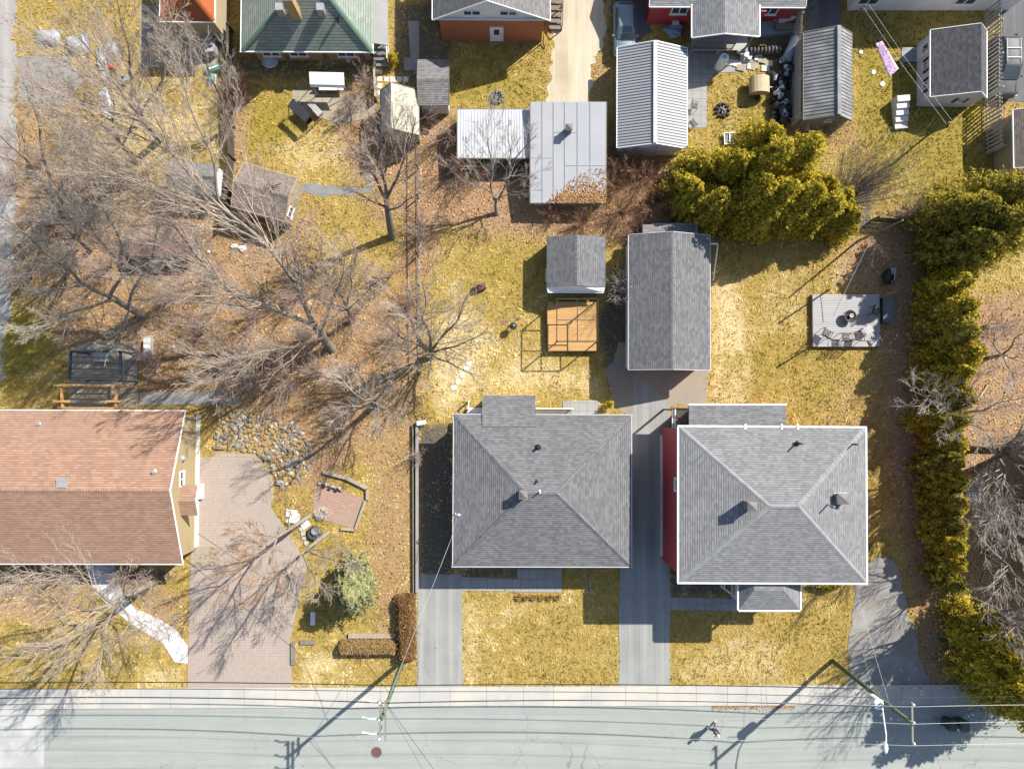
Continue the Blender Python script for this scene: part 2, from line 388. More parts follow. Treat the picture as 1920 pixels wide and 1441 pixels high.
def conifer_crown(h, rad, n, size, seed=0, prof='cone', lump=.35, squash=(1, 1), spread=.8):
    """foliage standing in sprays on a ragged surface, with depth"""
    r = np.random.default_rng(seed)
    z = r.beta(1.15, 1.35, n); az = r.uniform(0, 2 * np.pi, n)
    if prof == 'cone': R = rad * np.clip((1 - z) ** .75 * (.45 + .55 * np.clip(z / .12, 0, 1)), .05, 1)
    elif prof == 'dome': R = rad * np.sqrt(np.clip(1 - (z - .25) ** 2 / .62, .02, 1)) * np.clip((1.02 - z) ** .35, 0, 1)
    else: R = rad * np.clip(1.05 - z, .05, 1)
    # boughs: clusters in (az,z) that stick out, gaps between them
    nb = max(30, int(h * rad * 20)); ba = r.uniform(0, 2 * np.pi, nb); bz = r.uniform(0, 1, nb); bo = r.uniform(.35, 1.45, nb)
    da = np.abs((az[:, None] - ba[None] + np.pi) % (2 * np.pi) - np.pi) * np.maximum(R, .3)[:, None]; dz = np.abs(z[:, None] - bz[None]) * h
    dd = np.hypot(da, dz); k = dd.argmin(1); dm = dd[np.arange(n), k]
    w = np.clip(1 - dm / (.27 + .04 * rad), 0, 1); R = R * (1 + .16 * np.sin(2 * az + r.uniform(0, 6)) + .12 * np.sin(3 * az + r.uniform(0, 6) + 4 * z))
    keep = r.uniform(0, 1, n) < .10 + .9 * w ** .7
    R = R * (1 - lump + lump * w * bo[k] * 1.5) * (1 - .5 * r.uniform(0, 1, n) ** 1.6)
    C = np.stack([R * np.cos(az) * squash[0], R * np.sin(az) * squash[1], .15 + z * h * (.9 + .1 * bo[k])], 1)
    Nn = np.stack([.7 * np.cos(az), .7 * np.sin(az), np.full(n, .9)], 1)
    C, Nn = C[keep], Nn[keep]; kk = k[keep]
    V, Fq = leaves_np(C, Nn, size * 1.12, spread, .45)
    tint = np.clip(.5 + .15 * (r.normal(0, 1, nb)[kk]) + r.normal(0, .3, len(C)), 0, 1)
    return V, Fq, tint
def conifer(name, label, loc, h, rad, n, size, mat, bark, seed, prof='cone', group=None, cat='tree', squash=(1, 1), rz=0.0, lump=.35, spread=1.25):
    t = thing(name, label, cat, loc, rz, group)
    V, Fq, ti = conifer_crown(h, rad, n, size, seed, prof, lump, squash, spread)
    link('crown', npmesh('crown', V, Fq, ti), mat, t)
    m = MB(); m.tube([(0, 0, -.05), (.03, .02, h * .5), (0, .03, h * .93)], .05 * rad + .05, 7, .02)
    rr = random.Random(seed)
    for i in range(int(8 + h * 2)):
        z = h * (.1 + .8 * i / (8 + h * 2)); a = rr.uniform(0, 6.28); L = rad * (1 - z / h) * .8 + .1
        m.tube([(0, 0, z), (L * .5 * math.cos(a), L * .5 * math.sin(a), z + .1), (L * math.cos(a), L * math.sin(a), z + .3)], .025, 4, .008, cap=False)
    m.build('trunk', bark, t); return t
def hedge_box(name, label, px, h, n, size, mat, twig, group=None, r=.35):
    """clipped hedge over a pixel polygon footprint"""
    P = np.array(poly(px)); c = P.mean(0); t = thing(name, label, 'hedge', (c[0], c[1], 0), group=group)
    lo, hi = P.min(0), P.max(0); x = rng.uniform(lo[0], hi[0], n * 3); y = rng.uniform(lo[1], hi[1], n * 3)
    d = distpoly(x, y, P); k = d > 0; x, y, d = x[k][:n], y[k][:n], d[k][:n]
    top = h * np.clip(np.sqrt(np.clip(d / r, 0, 1)), .0, 1) * (1 + .08 * np.sin(x * 3.1) * np.cos(y * 2.7))
    z = top * (1 - rng.uniform(0, 1, len(x)) ** 3 * .9) * (.9 + .1 * rng.uniform(0, 1, len(x)))
    g = np.stack([x - c[0], y - c[1], np.maximum(z, .03)], 1); N = np.zeros_like(g); N[:, 2] = .7
    V, Fq = leaves_np(g, N, size, 1.0); tint = np.clip(rng.normal(.5, .24, len(x)), 0, 1)
    link('foliage', npmesh('foliage', V, Fq, tint), mat, t)
    S = 220; i = rng.integers(0, len(x), S); P0 = np.stack([x[i] - c[0], y[i] - c[1], np.zeros(S)], 1)
    D = rng.normal(0, .25, (S, 3)); D[:, 2] = 1; D /= np.linalg.norm(D, axis=1, keepdims=True)
    pts = polylines(P0, D, np.maximum(top[i], .2) * 1.05, 3, .15, .0); v, f = tubes_np(pts, np.full((S, 4), .012), 3)
    link('stems', npmesh('stems', v, f), twig, t); return t

# ------------------------------------------------------------------ materials used below
M_bark = plain('bark', (.19, .165, .135), (.12, .10, .08), 6, .95, fine=30, bmp=.6)
M_barkpale = plain('pale bark', (.27, .235, .185), (.17, .145, .11), 6, .95, fine=30, bmp=.6)
M_twig = plain('twig', (.44, .36, .285), (.31, .245, .195), 3, .9, bmp=0)
M_twigpink = plain('pinkish twig', (.45, .345, .285), (.32, .235, .20), 3, .9, bmp=0)
M_twigrust = plain('rust twig', (.36, .20, .11), (.24, .135, .075), 3, .9, bmp=0)
M_twiggrey = plain('grey twig', (.44, .395, .335), (.31, .27, .23), 3, .9, bmp=0)
M_cedar = leafy('cedar foliage', [(.07, .08, .014), (.24, .21, .03), (.44, .355, .042), (.58, .45, .055), (.68, .53, .085)], .38)
M_cedardark = leafy('older cedar foliage', [(.045, .055, .018), (.18, .175, .036), (.32, .275, .048), (.45, .36, .058), (.54, .42, .08)], .38)
M_spruce = leafy('blue spruce needles', [(.12, .13, .055), (.21, .22, .10), (.29, .29, .145), (.37, .35, .17)], .2)
M_goldbush = leafy('gold shrub leaves', [(.2, .15, .01), (.4, .31, .02), (.55, .42, .05)], .3)
M_brownhedge = leafy('dry hedge leaves', [(.10, .055, .025), (.18, .10, .045), (.26, .155, .065), (.34, .22, .10)], .2)
M_litter = leafy('dry leaves', [(.14, .075, .04), (.29, .16, .075), (.43, .245, .11), (.51, .33, .17), (.57, .42, .27)], .1)
M_grass = leafy('dry grass blades', [(.10, .08, .018), (.23, .175, .034), (.40, .285, .062), (.54, .395, .125), (.68, .55, .31)], .2)

# ------------------------------------------------------------------ the ground sheet
LZ = [([(0, 330), (330, 330), (450, 430), (560, 440), (600, 500), (660, 560), (790, 520), (800, 700), (780, 790), (700, 800), (640, 900), (560, 930), (400, 770), (230, 765), (100, 640), (60, 560), (0, 540)], .74),
      ([(790, 260), (850, 215), (850, 300), (990, 300), (990, 385), (1140, 385), (1140, 260), (1250, 275), (1250, 430), (1180, 460), (1010, 445), (830, 430), (800, 520), (740, 520), (760, 380)], 1.0),
      ([(640, 640), (810, 660), (790, 800), (780, 1110), (740, 1240), (690, 1180), (680, 1000), (690, 880), (620, 860)], .62),
      ([(1650, 430), (1720, 400), (1790, 430), (1740, 700), (1760, 1150), (1800, 1320), (1740, 1300), (1705, 1100), (1675, 900), (1655, 700), (1655, 560), (1560, 520), (1600, 450)], .9),
      ([(1780, 560), (2200, 500), (2200, 1340), (1780, 1340), (1760, 1140), (1790, 1000), (1790, 700)], .85),
      ([(-100, 230), (120, 150), (180, 300), (330, 360), (330, 440), (-100, 440)], .55),
      ([(432, 140), (460, 140), (460, 330), (430, 330)], .9), ([(670, 120), (700, 110), (705, 180), (790, 250), (790, 420), (700, 430), (650, 330), (610, 240)], .62),
      ([(-60, 1085), (130, 1085), (180, 1150), (60, 1170), (-60, 1160)], .7), ([(230, 1110), (350, 1100), (350, 1210), (300, 1190)], .65),
      ([(1100, 60), (1150, 60), (1160, 300), (1100, 190)], .6), ([(560, 400), (620, 380), (560, 470), (530, 450)], .8),
      ([(770, 200), (800, 190), (860, 210), (850, 300), (780, 380)], .75), ([(1500, 225), (1620, 225), (1620, 290), (1500, 290)], .45),
      ([(1880, 220), (2000, 220), (2000, 320), (1880, 320)], .9), ([(1545, 700), (1700, 660), (1700, 900), (1620, 900), (1540, 790)], .38)]
DZ = [([(786, 800), (852, 790), (852, 1080), (786, 1078)], .9), ([(866, 1060), (990, 1060), (990, 1086), (866, 1086)], .8),  # soil and beds, with shade of walls, lean-to and cedars painted in
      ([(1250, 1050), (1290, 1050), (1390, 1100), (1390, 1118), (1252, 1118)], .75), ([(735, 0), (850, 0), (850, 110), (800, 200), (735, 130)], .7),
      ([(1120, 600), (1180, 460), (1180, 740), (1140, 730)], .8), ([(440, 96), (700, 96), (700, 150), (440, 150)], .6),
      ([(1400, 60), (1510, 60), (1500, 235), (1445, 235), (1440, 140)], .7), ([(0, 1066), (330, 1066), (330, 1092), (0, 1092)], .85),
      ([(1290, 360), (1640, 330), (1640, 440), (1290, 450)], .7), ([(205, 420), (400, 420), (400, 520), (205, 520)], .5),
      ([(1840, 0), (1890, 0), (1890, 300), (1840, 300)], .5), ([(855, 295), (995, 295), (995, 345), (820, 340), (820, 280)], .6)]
GZ = [([(1600, 60), (1850, 60), (1850, 390), (1700, 390), (1600, 250)], .75), ([(455, 165), (550, 165), (560, 260), (455, 300)], .7),
      ([(840, 160), (1010, 110), (1000, 200), (850, 205)], .7), ([(1330, 640), (1640, 650), (1560, 790), (1330, 740)], .45), ([(0, 600), (70, 560), (110, 640), (0, 760)], .9),
      ([(830, 470), (1010, 460), (1010, 560), (850, 570)], .45), ([(620, 1090), (740, 1060), (735, 1180), (690, 1190)], .8), ([(1330, 230), (1440, 180), (1440, 260), (1340, 260)], .6)]
SZ = [([(1335, 520), (1385, 520), (1420, 700), (1400, 760), (1330, 760)], .75), ([(820, 590), (880, 560), (930, 640), (900, 740), (820, 790), (800, 700)], .7), ([(950, 660), (1120, 690), (1130, 745), (1000, 740), (880, 745)], .55), ([(868, 1125), (910, 1125), (900, 1290), (868, 1290)], .6), ([(930, 1120), (1000, 1120), (990, 1160), (930, 1170)], .5), ([(560, 1220), (640, 1215), (640, 1260), (560, 1285)], .65), ([(470, 260), (640, 230), (670, 330), (560, 330)], .5), ([(1380, 1180), (1480, 1200), (1480, 1290), (1260, 1290), (1270, 1240)], .45), ([(270, 1245), (350, 1245), (350, 1290), (250, 1290)], .6), ([(1640, 250), (1760, 240), (1740, 380), (1640, 330)], .4), ([(185, 160), (330, 200), (420, 160), (420, 290), (200, 330)], .5), ([(1430, 500), (1540, 480), (1510, 640), (1400, 640)], .35)]
def zone(px_x, px_y, Z, soft):
    w = np.zeros(px_x.shape)
    for P, k in Z: w = np.maximum(w, k * np.clip(.5 + distpoly(px_x, px_y, P) / (2 * soft), 0, 1))
    return w
def build_ground():
    xs = np.r_[-1600, -800, -300, -120, -75, np.arange(-58, 58.01, .45), 75, 120, 300, 800, 1600]
    ys = np.r_[-1600, -800, -300, -100, -60, np.arange(-38, 42.01, .45), 60, 100, 300, 800, 1600]
    X, Y = np.meshgrid(xs, ys); nx, ny = len(xs), len(ys); V = np.stack([X.ravel(), Y.ravel(), np.zeros(X.size)], 1)
    i = np.arange(nx * ny).reshape(ny, nx); Fq = np.stack([i[:-1, :-1], i[:-1, 1:], i[1:, 1:], i[1:, :-1]], -1).reshape(-1, 4)
    me = npmesh('ground', V, Fq); px, py = PX(X.ravel(), Y.ravel())
    for nm, Z, s in (('litter', LZ, 26), ('dirt_shade', DZ, 12), ('green', GZ, 30), ('straw', SZ, 22)):
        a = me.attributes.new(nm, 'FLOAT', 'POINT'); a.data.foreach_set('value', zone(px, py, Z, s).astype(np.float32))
    m, nt, bs = _nodes('yard ground'); tc = _n(nt, 'ShaderNodeTexCoord'); co = tc.outputs['Object']
    def attr(n): a = _n(nt, 'ShaderNodeAttribute'); a.attribute_name = n; return a.outputs['Fac']
    def wmix(at, sc, k):      # ragged edge: attribute + noise
        f, raw = noise_fac(nt, co, sc, 6, 0, 1, .7)
        ad = _n(nt, 'ShaderNodeMath', operation='ADD'); nt.links.new(at, ad.inputs[0])
        mu = _n(nt, 'ShaderNodeMath', operation='MULTIPLY_ADD'); nt.links.new(raw, mu.inputs[0]); mu.inputs[1].default_value = k; mu.inputs[2].default_value = -k * .5
        nt.links.new(mu.outputs[0], ad.inputs[1])
        mr = _n(nt, 'ShaderNodeMapRange'); mr.inputs[1].default_value = .25; mr.inputs[2].default_value = .72; nt.links.new(ad.outputs[0], mr.inputs[0]); return mr.outputs[0]
    f1, _ = noise_fac(nt, co, .55, 6, .32, .68, .65); f2, _ = noise_fac(nt, co, 2.6, 6, .3, .7, .7); f3, r3 = noise_fac(nt, co, 11, 4, .3, .7, .7)
    grass = mixc(nt, f1, (.36, .245, .06), (.48, .34, .125)); grass = mixc(nt, f2, grass, (.26, .185, .036))
    grass = mixc(nt, wmix(attr('straw'), 1.4, 1.0), grass, (.58, .46, .25))
    fp, _ = noise_fac(nt, co, .33, 5, .60, .72, .6); grass = mixc(nt, fp, grass, (.52, .40, .21))
    grass = mixc(nt, wmix(attr('green'), .5, 1.1), grass, mixc(nt, f2, (.32, .235, .03), (.21, .175, .022)))
    grass = mixc(nt, f3, grass, mixc(nt, .55, grass, (.10, .075, .02)))
    lit = mixc(nt, f2, (.40, .24, .13), (.285, .175, .10)); lit = mixc(nt, f1, lit, (.37, .245, .13)); lit = mixc(nt, f3, lit, (.17, .10, .058))
    dirt_shade = mixc(nt, f2, (.085, .072, .055), (.05, .042, .034)); dirt_shade = mixc(nt, f3, dirt_shade, (.12, .10, .07))
    col = mixc(nt, wmix(attr('litter'), 1.1, .9), grass, lit); col = mixc(nt, wmix(attr('dirt_shade'), 1.3, .7), col, dirt_shade)
    nt.links.new(col, bs.inputs['Base Color']); bs.inputs['Roughness'].default_value = 1.0; bump(nt, bs, r3, .7, .06)
    return link('ground', me, m, None, kind='structure')
build_ground()
# ------------------------------------------------------------------ street and paved surfaces
def surface(name, px, z, mat, th=None, kind='structure', world=False, udir=None, flag=True, jag=0.0):
    P = px if world else poly(px); P = jagged(P, jag, .3, len(name)) if jag else P; m = MB(); m.prism(P, -.06 if th is None else z - th, z, udir)
    o = m.build(name, mat)
    if flag: hard(P)
    if kind: o['kind'] = kind
    return o
def asphalt(name, c1, c2, crack=True, big=(.2, .2, .2), streak=None):
    m, nt, bs = _nodes(name); tc = _n(nt, 'ShaderNodeTexCoord'); co = tc.outputs['Object']
    f1, _ = noise_fac(nt, co, .35, 6, .35, .65); col = mixc(nt, f1, c1, c2)
    mp = _n(nt, 'ShaderNodeMapping'); mp.inputs['Scale'].default_value = streak or (.03, .9, 1); nt.links.new(co, mp.inputs[0])
    fs, _ = noise_fac(nt, mp.outputs[0], 1.6, 4, .42, .7); col = mixc(nt, fs, col, big)
    f2, r2 = noise_fac(nt, co, 22, 3, .3, .7); col = mixc(nt, f2, col, mixc(nt, .22, col, (.06, .06, .06)))
    if crack:
        v = _n(nt, 'ShaderNodeTexVoronoi', feature='DISTANCE_TO_EDGE'); v.inputs['Scale'].default_value = .22
        wp = _n(nt, 'ShaderNodeTexNoise'); wp.inputs['Scale'].default_value = .9; wp.inputs['Detail'].default_value = 6; nt.links.new(co, wp.inputs['Vector'])
        va = _n(nt, 'ShaderNodeVectorMath', operation='MULTIPLY_ADD'); nt.links.new(wp.outputs['Color'], va.inputs[0]); va.inputs[1].default_value = (2.2, 2.2, 0); nt.links.new(co, va.inputs[2])
        nt.links.new(va.outputs[0], v.inputs['Vector'])
        mr = _n(nt, 'ShaderNodeMapRange'); mr.inputs[1].default_value = .002; mr.inputs[2].default_value = .0065; mr.inputs[3].default_value = 1; mr.inputs[4].default_value = 0; nt.links.new(v.outputs['Distance'], mr.inputs[0])
        gate, _ = noise_fac(nt, co, .16, 2, .45, .6)
        mu = _n(nt, 'ShaderNodeMath', operation='MULTIPLY'); nt.links.new(mr.outputs[0], mu.inputs[0]); nt.links.new(gate, mu.inputs[1])
        col = mixc(nt, mu.outputs[0], col, (.155, .16, .15))
    fo, _ = noise_fac(nt, co, .9, 8, .62, .70, .75); col = mixc(nt, fo, col, mixc(nt, .28, col, (.07, .07, .068)))
    fd, _ = noise_fac(nt, co, 3.3, 3, .70, .74, .5); col = mixc(nt, fd, col, mixc(nt, .55, col, (.06, .06, .06)))
    nt.links.new(col, bs.inputs['Base Color']); bs.inputs['Roughness'].default_value = .95; bump(nt, bs, r2, .25, .01); MATS[name] = m; return m
M_road = asphalt('road asphalt', (.285, .302, .272), (.25, .267, .243), True, (.228, .24, .22))
M_lane = asphalt('side street asphalt', (.30, .28, .26), (.24, .23, .22), True, (.33, .31, .28), (.9, .03, 1))
M_drive = asphalt('worn driveway asphalt', (.25, .25, .235), (.19, .19, .18), True, (.30, .30, .28), (1.1, .03, 1))
M_drivedark = asphalt('dark driveway asphalt', (.105, .105, .11), (.08, .08, .085), True, (.13, .13, .13), (1.1, .03, 1))
M_drivetan = asphalt('leaf strewn asphalt', (.255, .225, .18), (.20, .18, .15), False, (.28, .225, .15), (.3, .3, 1))
M_gravel = asphalt('tan gravel', (.42, .355, .245), (.33, .27, .18), False, (.50, .44, .33), (1.0, .04, 1))
M_conc = plain('concrete', (.385, .375, .345), (.335, .33, .305), .9, .9, fine=26, big=(.40, .37, .315), bscale=.4, bmp=.1)
M_concwhite = plain('pale concrete', (.62, .61, .59), (.54, .53, .51), .9, .9, fine=24, big=(.47, .45, .41), bscale=.6, bmp=.1)
M_concgrey = plain('grey concrete', (.27, .265, .25), (.22, .215, .2), 1.2, .9, fine=26, big=(.19, .185, .17), bscale=.5, bmp=.15)
M_paver = bricky('pink pavers', (.365, .30, .25), (.315, .255, .21), (.235, .195, .165), .20, .20, .016, .6, .95, .4, 0.0, stain=(.27, .225, .19), stain_lo=.48, stain_hi=.72)
M_paverbrick = bricky('brick pavers', (.37, .24, .175), (.29, .19, .145), (.15, .11, .09), .34, .19, .016, .9, .95, .4, .5, stain=(.24, .19, .15))
M_slab = bricky('grey concrete slabs', (.30, .295, .28), (.26, .255, .245), (.10, .10, .10), .62, .62, .018, .8, .9, .35, 0.0)
M_slabtan = bricky('tan patio slabs', (.34, .29, .21), (.27, .23, .175), (.15, .125, .09), .62, .62, .02, .9, .9, .35, 0.0, stain=(.28, .21, .13))
M_stone = plain('flagstone', (.21, .215, .215), (.15, .155, .155), 2.2, .9, fine=18, bmp=.4)
M_conc2 = plain('pale road concrete', (.335, .34, .325), (.29, .295, .285), .7, .95, fine=24, big=(.37, .365, .34), bscale=.5, bmp=.1)
yr = G(0, 1328)[1]; ys_ = G(0, 1290.5)[1]
surface('road', [(-900, -700), (900, -700), (900, yr), (-900, yr)], .008, M_road, world=True)
surface('road_patch', [(-300, yr - 30), (G(83, 1380).x, yr - 30), (G(83, 1380).x, yr - .02), (-300, yr - .02)], .013, M_conc2, world=True)
m = MB(); x = -60.0; k = 0                              # the pavement: one slab between joints
while x < 60:
    w = 2.55 + .35 * math.sin(k * 2.3); m.prism([(x, yr + .005), (x + w - .018, yr + .005), (x + w - .018, ys_), (x, ys_)], -.05, .10 - .003 * (k % 3)); x += w; k += 1
sw = m.build('pavement', M_conc); sw['kind'] = 'structure'; hard([(-60, yr), (60, yr), (60, ys_), (-60, ys_)])
surface('side_street', [(-300, -500), (22, -500), (32, 300), (18, 560), (-6, 770), (-300, 775)], .012, M_lane, jag=.3)
surface('concrete_driveway', [(783, 1076), (866, 1076), (868, 1291), (782, 1291)], .03, M_drive, jag=.04)
surface('asphalt_driveway', [(1162, 1080), (1190, 700), (1256, 760), (1256, 1291), (1160, 1291)], .026, M_drive, jag=.05)
surface('garage_apron', [(1135, 700), (1160, 640), (1327, 650), (1328, 760), (1250, 762), (1186, 792), (1150, 760)], .020, M_drivetan, jag=.16)
surface('gravel_driveway', [(1035, -120), (1125, -120), (1136, 60), (1108, 130), (1104, 200), (1020, 200), (1040, 90)], .02, M_gravel, jag=.26)
surface('dark_asphalt_driveway', [(1137, -120), (1222, -120), (1222, 60), (1165, 110), (1150, 60)], .022, M_drivedark, jag=.2)
surface('dark_asphalt_driveway', [(1512, -120), (1574, -120), (1577, 40), (1570, 70), (1512, 66)], .022, M_drivedark)
surface('dark_asphalt_driveway', [(1880, -60), (2100, -60), (2100, 200), (1880, 190)], .022, M_drivedark)
surface('gravel_parking', [(1603, 1096), (1626, 1062), (1648, 1040), (1672, 1046), (1690, 1085), (1701, 1130), (1708, 1165), (1718, 1200), (1722, 1232), (1735, 1262), (1749, 1291), (1588, 1291), (1591, 1205), (1596, 1150)], .022, asphalt('pale gravel', (.27, .265, .25), (.16, .155, .145), True, (.22, .19, .15), (.8, .8, 1)), jag=.17)
surface('paver_driveway', [(352, 1291), (358, 1040), (368, 860), (408, 853), (478, 856), (508, 905), (508, 950), (548, 1010), (575, 1060), (545, 1195), (547, 1291)], .035, M_paver)
surface('paver_border', [(404, 846), (480, 850), (512, 895), (514, 940), (508, 940), (505, 900), (474, 857), (404, 855)], .05, M_slabtan)
surface('paver_patio', [(590, 905), (690, 935), (668, 992), (586, 968)], .03, M_paverbrick, udir=(1, -.35, 0))
surface('slab_terrace', [(368, 1024), (408, 1024), (402, 1062), (364, 1062)], .045, M_slabtan)
surface('front_walk', [(158, 1058), (214, 1058), (228, 1106), (252, 1140), (296, 1158), (330, 1180), (352, 1210), (352, 1243), (328, 1240), (305, 1204), (250, 1172), (214, 1142), (178, 1110)], .03, M_concwhite)
surface('slab_walk', [(864, 1081), (970, 1084), (970, 1066), (1053, 1066), (1053, 1110), (864, 1106)], .035, M_slab)
surface('slab_walk', [(1252, 1119), (1386, 1121), (1386, 1145), (1252, 1142)], .035, M_slab)
surface('slab_patio', [(548, 166), (588, 166), (600, 176), (660, 178), (705, 195), (700, 220), (640, 232), (600, 222), (548, 202)], .03, M_slabtan)
surface('slab_patio', [(1289, 80), (1345, 82), (1365, 108), (1424, 108), (1424, 118), (1401, 118), (1401, 135), (1340, 137), (1325, 155), (1325, 240), (1288, 240)], .03, M_slab)
surface('slab_patio', [(262, 735), (440, 735), (452, 756), (262, 760)], .03, M_concgrey)
surface('slab_patio', [(170, 640), (258, 640), (258, 770), (128, 770), (128, 660)], .026, M_slabtan)
surface('concrete_yard', [(262, 10), (420, 10), (420, 100), (402, 128), (262, 128)], .024, plain('tan yard concrete', (.30, .25, .18), (.24, .2, .145), 1.0, .9, fine=24, bmp=.15))
surface('concrete_yard', [(35, 105), (125, 105), (160, 150), (120, 200), (35, 190)], .024, M_concgrey)
surface('concrete_path', [(765, 40), (786, 40), (786, 132), (757, 132), (757, 108), (770, 108)], .024, M_concgrey)
surface('flagstone_path', [(566, 346), (600, 348), (650, 352), (700, 352), (700, 364), (645, 366), (600, 364), (563, 360)], .022, M_stone, jag=.22)
surface('slab_landing', [(1055, 752), (1121, 750), (1121, 776), (1055, 776)], .06, M_slab)
# ------------------------------------------------------------------ building parts
M_sh = shingle('grey shingles', (.19, .19, .194), (.118, .118, .122), (0.055, 0.055, 0.058), 0.3, 0.15)
M_shlight = shingle('light grey shingles', (.245, .245, .243), (.163, .165, .167), (0.07, 0.07, 0.073), 0.28, 0.15)
M_shdark = shingle('dark grey shingles', (0.11, 0.11, 0.115), (0.06, 0.06, 0.065), (0.03, 0.03, 0.033), 0.3, 0.15)
M_shbrown = shingle('brown shingles', (.36, .22, .155), (.265, .158, .11), (0.12, 0.07, 0.05), 0.36, 0.17, stain=(0.25, 0.17, 0.13))
M_shtaupe = shingle('taupe shingles', (0.24, 0.2, 0.17), (0.15, 0.12, 0.1), (0.075, 0.06, 0.05), 0.3, 0.15)
M_shgreen = shingle('green shingles', (.29, .315, .275), (.205, .235, .20), (.07, .085, .072), 0.4, 0.21, stain=(0.13, 0.19, 0.135))
M_shgrey2 = shingle('weathered shingles', (0.22, 0.21, 0.205), (0.135, 0.13, 0.125), (0.07, 0.068, 0.065), 0.3, 0.15)
M_white = plain('white trim', (.78, .78, .77), (.70, .70, .70), 2, .6, bmp=0)
M_wsiding = bricky('white clapboard', (.74, .74, .73), (.70, .70, .69), (.42, .42, .42), 6.0, .12, .012, .6, .7, .5, .3)
M_beige = bricky('beige clapboard', (.36, .28, .155), (.33, .255, .14), (.24, .185, .10), 6.0, .13, .010, .6, .75, .4, .3)
M_redside = bricky('red siding', (.40, .045, .05), (.34, .038, .042), (.13, .016, .02), 6.0, .14, .014, .6, .65, .5, .3)
M_redbrick = bricky('orange red brick', (.45, .145, .06), (.37, .115, .048), (.25, .13, .08), .22, .075, .01, .6, .9, .4, .5)
M_yelbrick = bricky('yellow brick', (.42, .29, .12), (.36, .24, .10), (.25, .2, .13), .22, .075, .01, .6, .9, .4, .5)
M_tan = plain('tan stucco', (.38, .30, .19), (.33, .26, .165), 2, .9)
M_greysid = bricky('grey siding', (.30, .31, .32), (.27, .28, .29), (.15, .15, .16), 6, .13, .012, .6, .8, .4, .3)
M_metal = plain('pale roof metal', (.33, .335, .345), (.285, .29, .30), .5, .6, .0, big=(.27, .28, .295), bscale=.4, bmp=.05)
M_metalw = plain('white ribbed metal', (.47, .48, .495), (.40, .41, .425), .5, .6, .0, big=(.38, .39, .405), bscale=.6, bmp=.05)
M_metalold = plain('weathered roof metal', (.19, .19, .185), (.125, .125, .125), .9, .75, .0, big=(.25, .25, .245), bscale=.7, bmp=.1)
M_dark = plain('dark grey paint', (.045, .045, .05), (.03, .03, .035), 4, .6)
M_black = plain('black metal', (.022, .022, .024), (.015, .015, .016), 5, .5, .3)
M_steel = plain('galvanised steel', (.33, .335, .34), (.25, .255, .26), 4, .5, .15)
M_wood = plain('weathered wood', (.20, .17, .135), (.14, .12, .095), 4, .9, fine=25, bmp=.3)
M_cedarw = bricky('stained cedar planks', (.52, .30, .10), (.44, .245, .08), (.13, .07, .03), 3.6, .135, .010, 2.5, .7, .5, .35)
M_greydeck = bricky('grey deck planks', (.42, .41, .405), (.36, .355, .35), (.07, .065, .06), 5, .13, .016, 1.6, .8, .5, .35, stain=(.33, .32, .30))
M_caplight = plain('pale cap shingles', (.27, .27, .27), (.17, .17, .17), 1.6, .95, fine=9)
M_capgreen = plain('green cap shingles', (.12, .20, .14), (.10, .165, .115), 3, .95, fine=16)
M_chim = bricky('grey brick chimney', (.20, .185, .175), (.16, .15, .14), (.10, .1, .1), .22, .075, .01, 1, .9, .4, .5)
M_glass = glass('window glass'); M_glassl = glass('sky glass', (.035, .045, .055), .5)
def lw(t):
    """local frame of a thing"""
    M = Matrix.Translation(t.location) @ Matrix.Rotation(t.rotation_euler[2], 4, 'Z'); return M.inverted()
def window(parent, c, ang, w, h, mat=None, panes=2, name='window', sill=True):
    """window in the wall: c its centre on the wall face (local), ang the direction it faces"""
    n = Vector((math.cos(ang), math.sin(ang), 0)); u = Vector((-n.y, n.x, 0)); c = Vector(c); m = MB(); fr = .07
    def bar(a0, a1, b0, b1, d=.07):
        p = c + u * ((a0 + a1) / 2) + Vector((0, 0, b0)) + n * (d / 2 - .01); m.box(p, d, a1 - a0, b1 - b0, ang)
    bar(-w / 2, w / 2, -h / 2, -h / 2 + fr); bar(-w / 2, w / 2, h / 2 - fr, h / 2)
    for i in range(panes + 1):
        a = -w / 2 + (w - fr) * i / panes; bar(a, a + fr, -h / 2 + fr, h / 2 - fr)
    if sill: bar(-w / 2 - .06, w / 2 + .06, -h / 2 - .07, -h / 2 - .004, .13)
    o = m.build(name, M_white, parent); g = MB(); g.box(c + Vector((0, 0, -h / 2 + .03)) + n * .015, .03, w - .06, h - .06, ang); g.build('pane', mat or M_glass, o); return o
def door(parent, c, ang, w=.95, h=2.05, mat=None):
    """c = bottom centre"""
    n = Vector((math.cos(ang), math.sin(ang), 0)); u = Vector((-n.y, n.x, 0)); c = Vector(c); m = MB(); m.box(c + n * .03, .06, w, h, ang)
    for s in (-1, 1): m.box(c + u * s * (w / 2 + .05) + n * .05, .1, .09, h + .09, ang)
    m.box(c + Vector((0, 0, h + .001)) + n * .05, .1, w + .002, .09, ang)
    o = m.build('door', mat or M_white, parent); k = MB(); k.blob(c + u * (w * .38) + n * .1 + Vector((0, 0, .98)), .04, .04, .04, 6, 4, 0); k.build('handle', M_steel, o)
    g = MB(); g.box(c + n * .065 + Vector((0, 0, h * .5)), .012, w * .5, h * .38, ang); g.build('pane', M_glass, o); return o
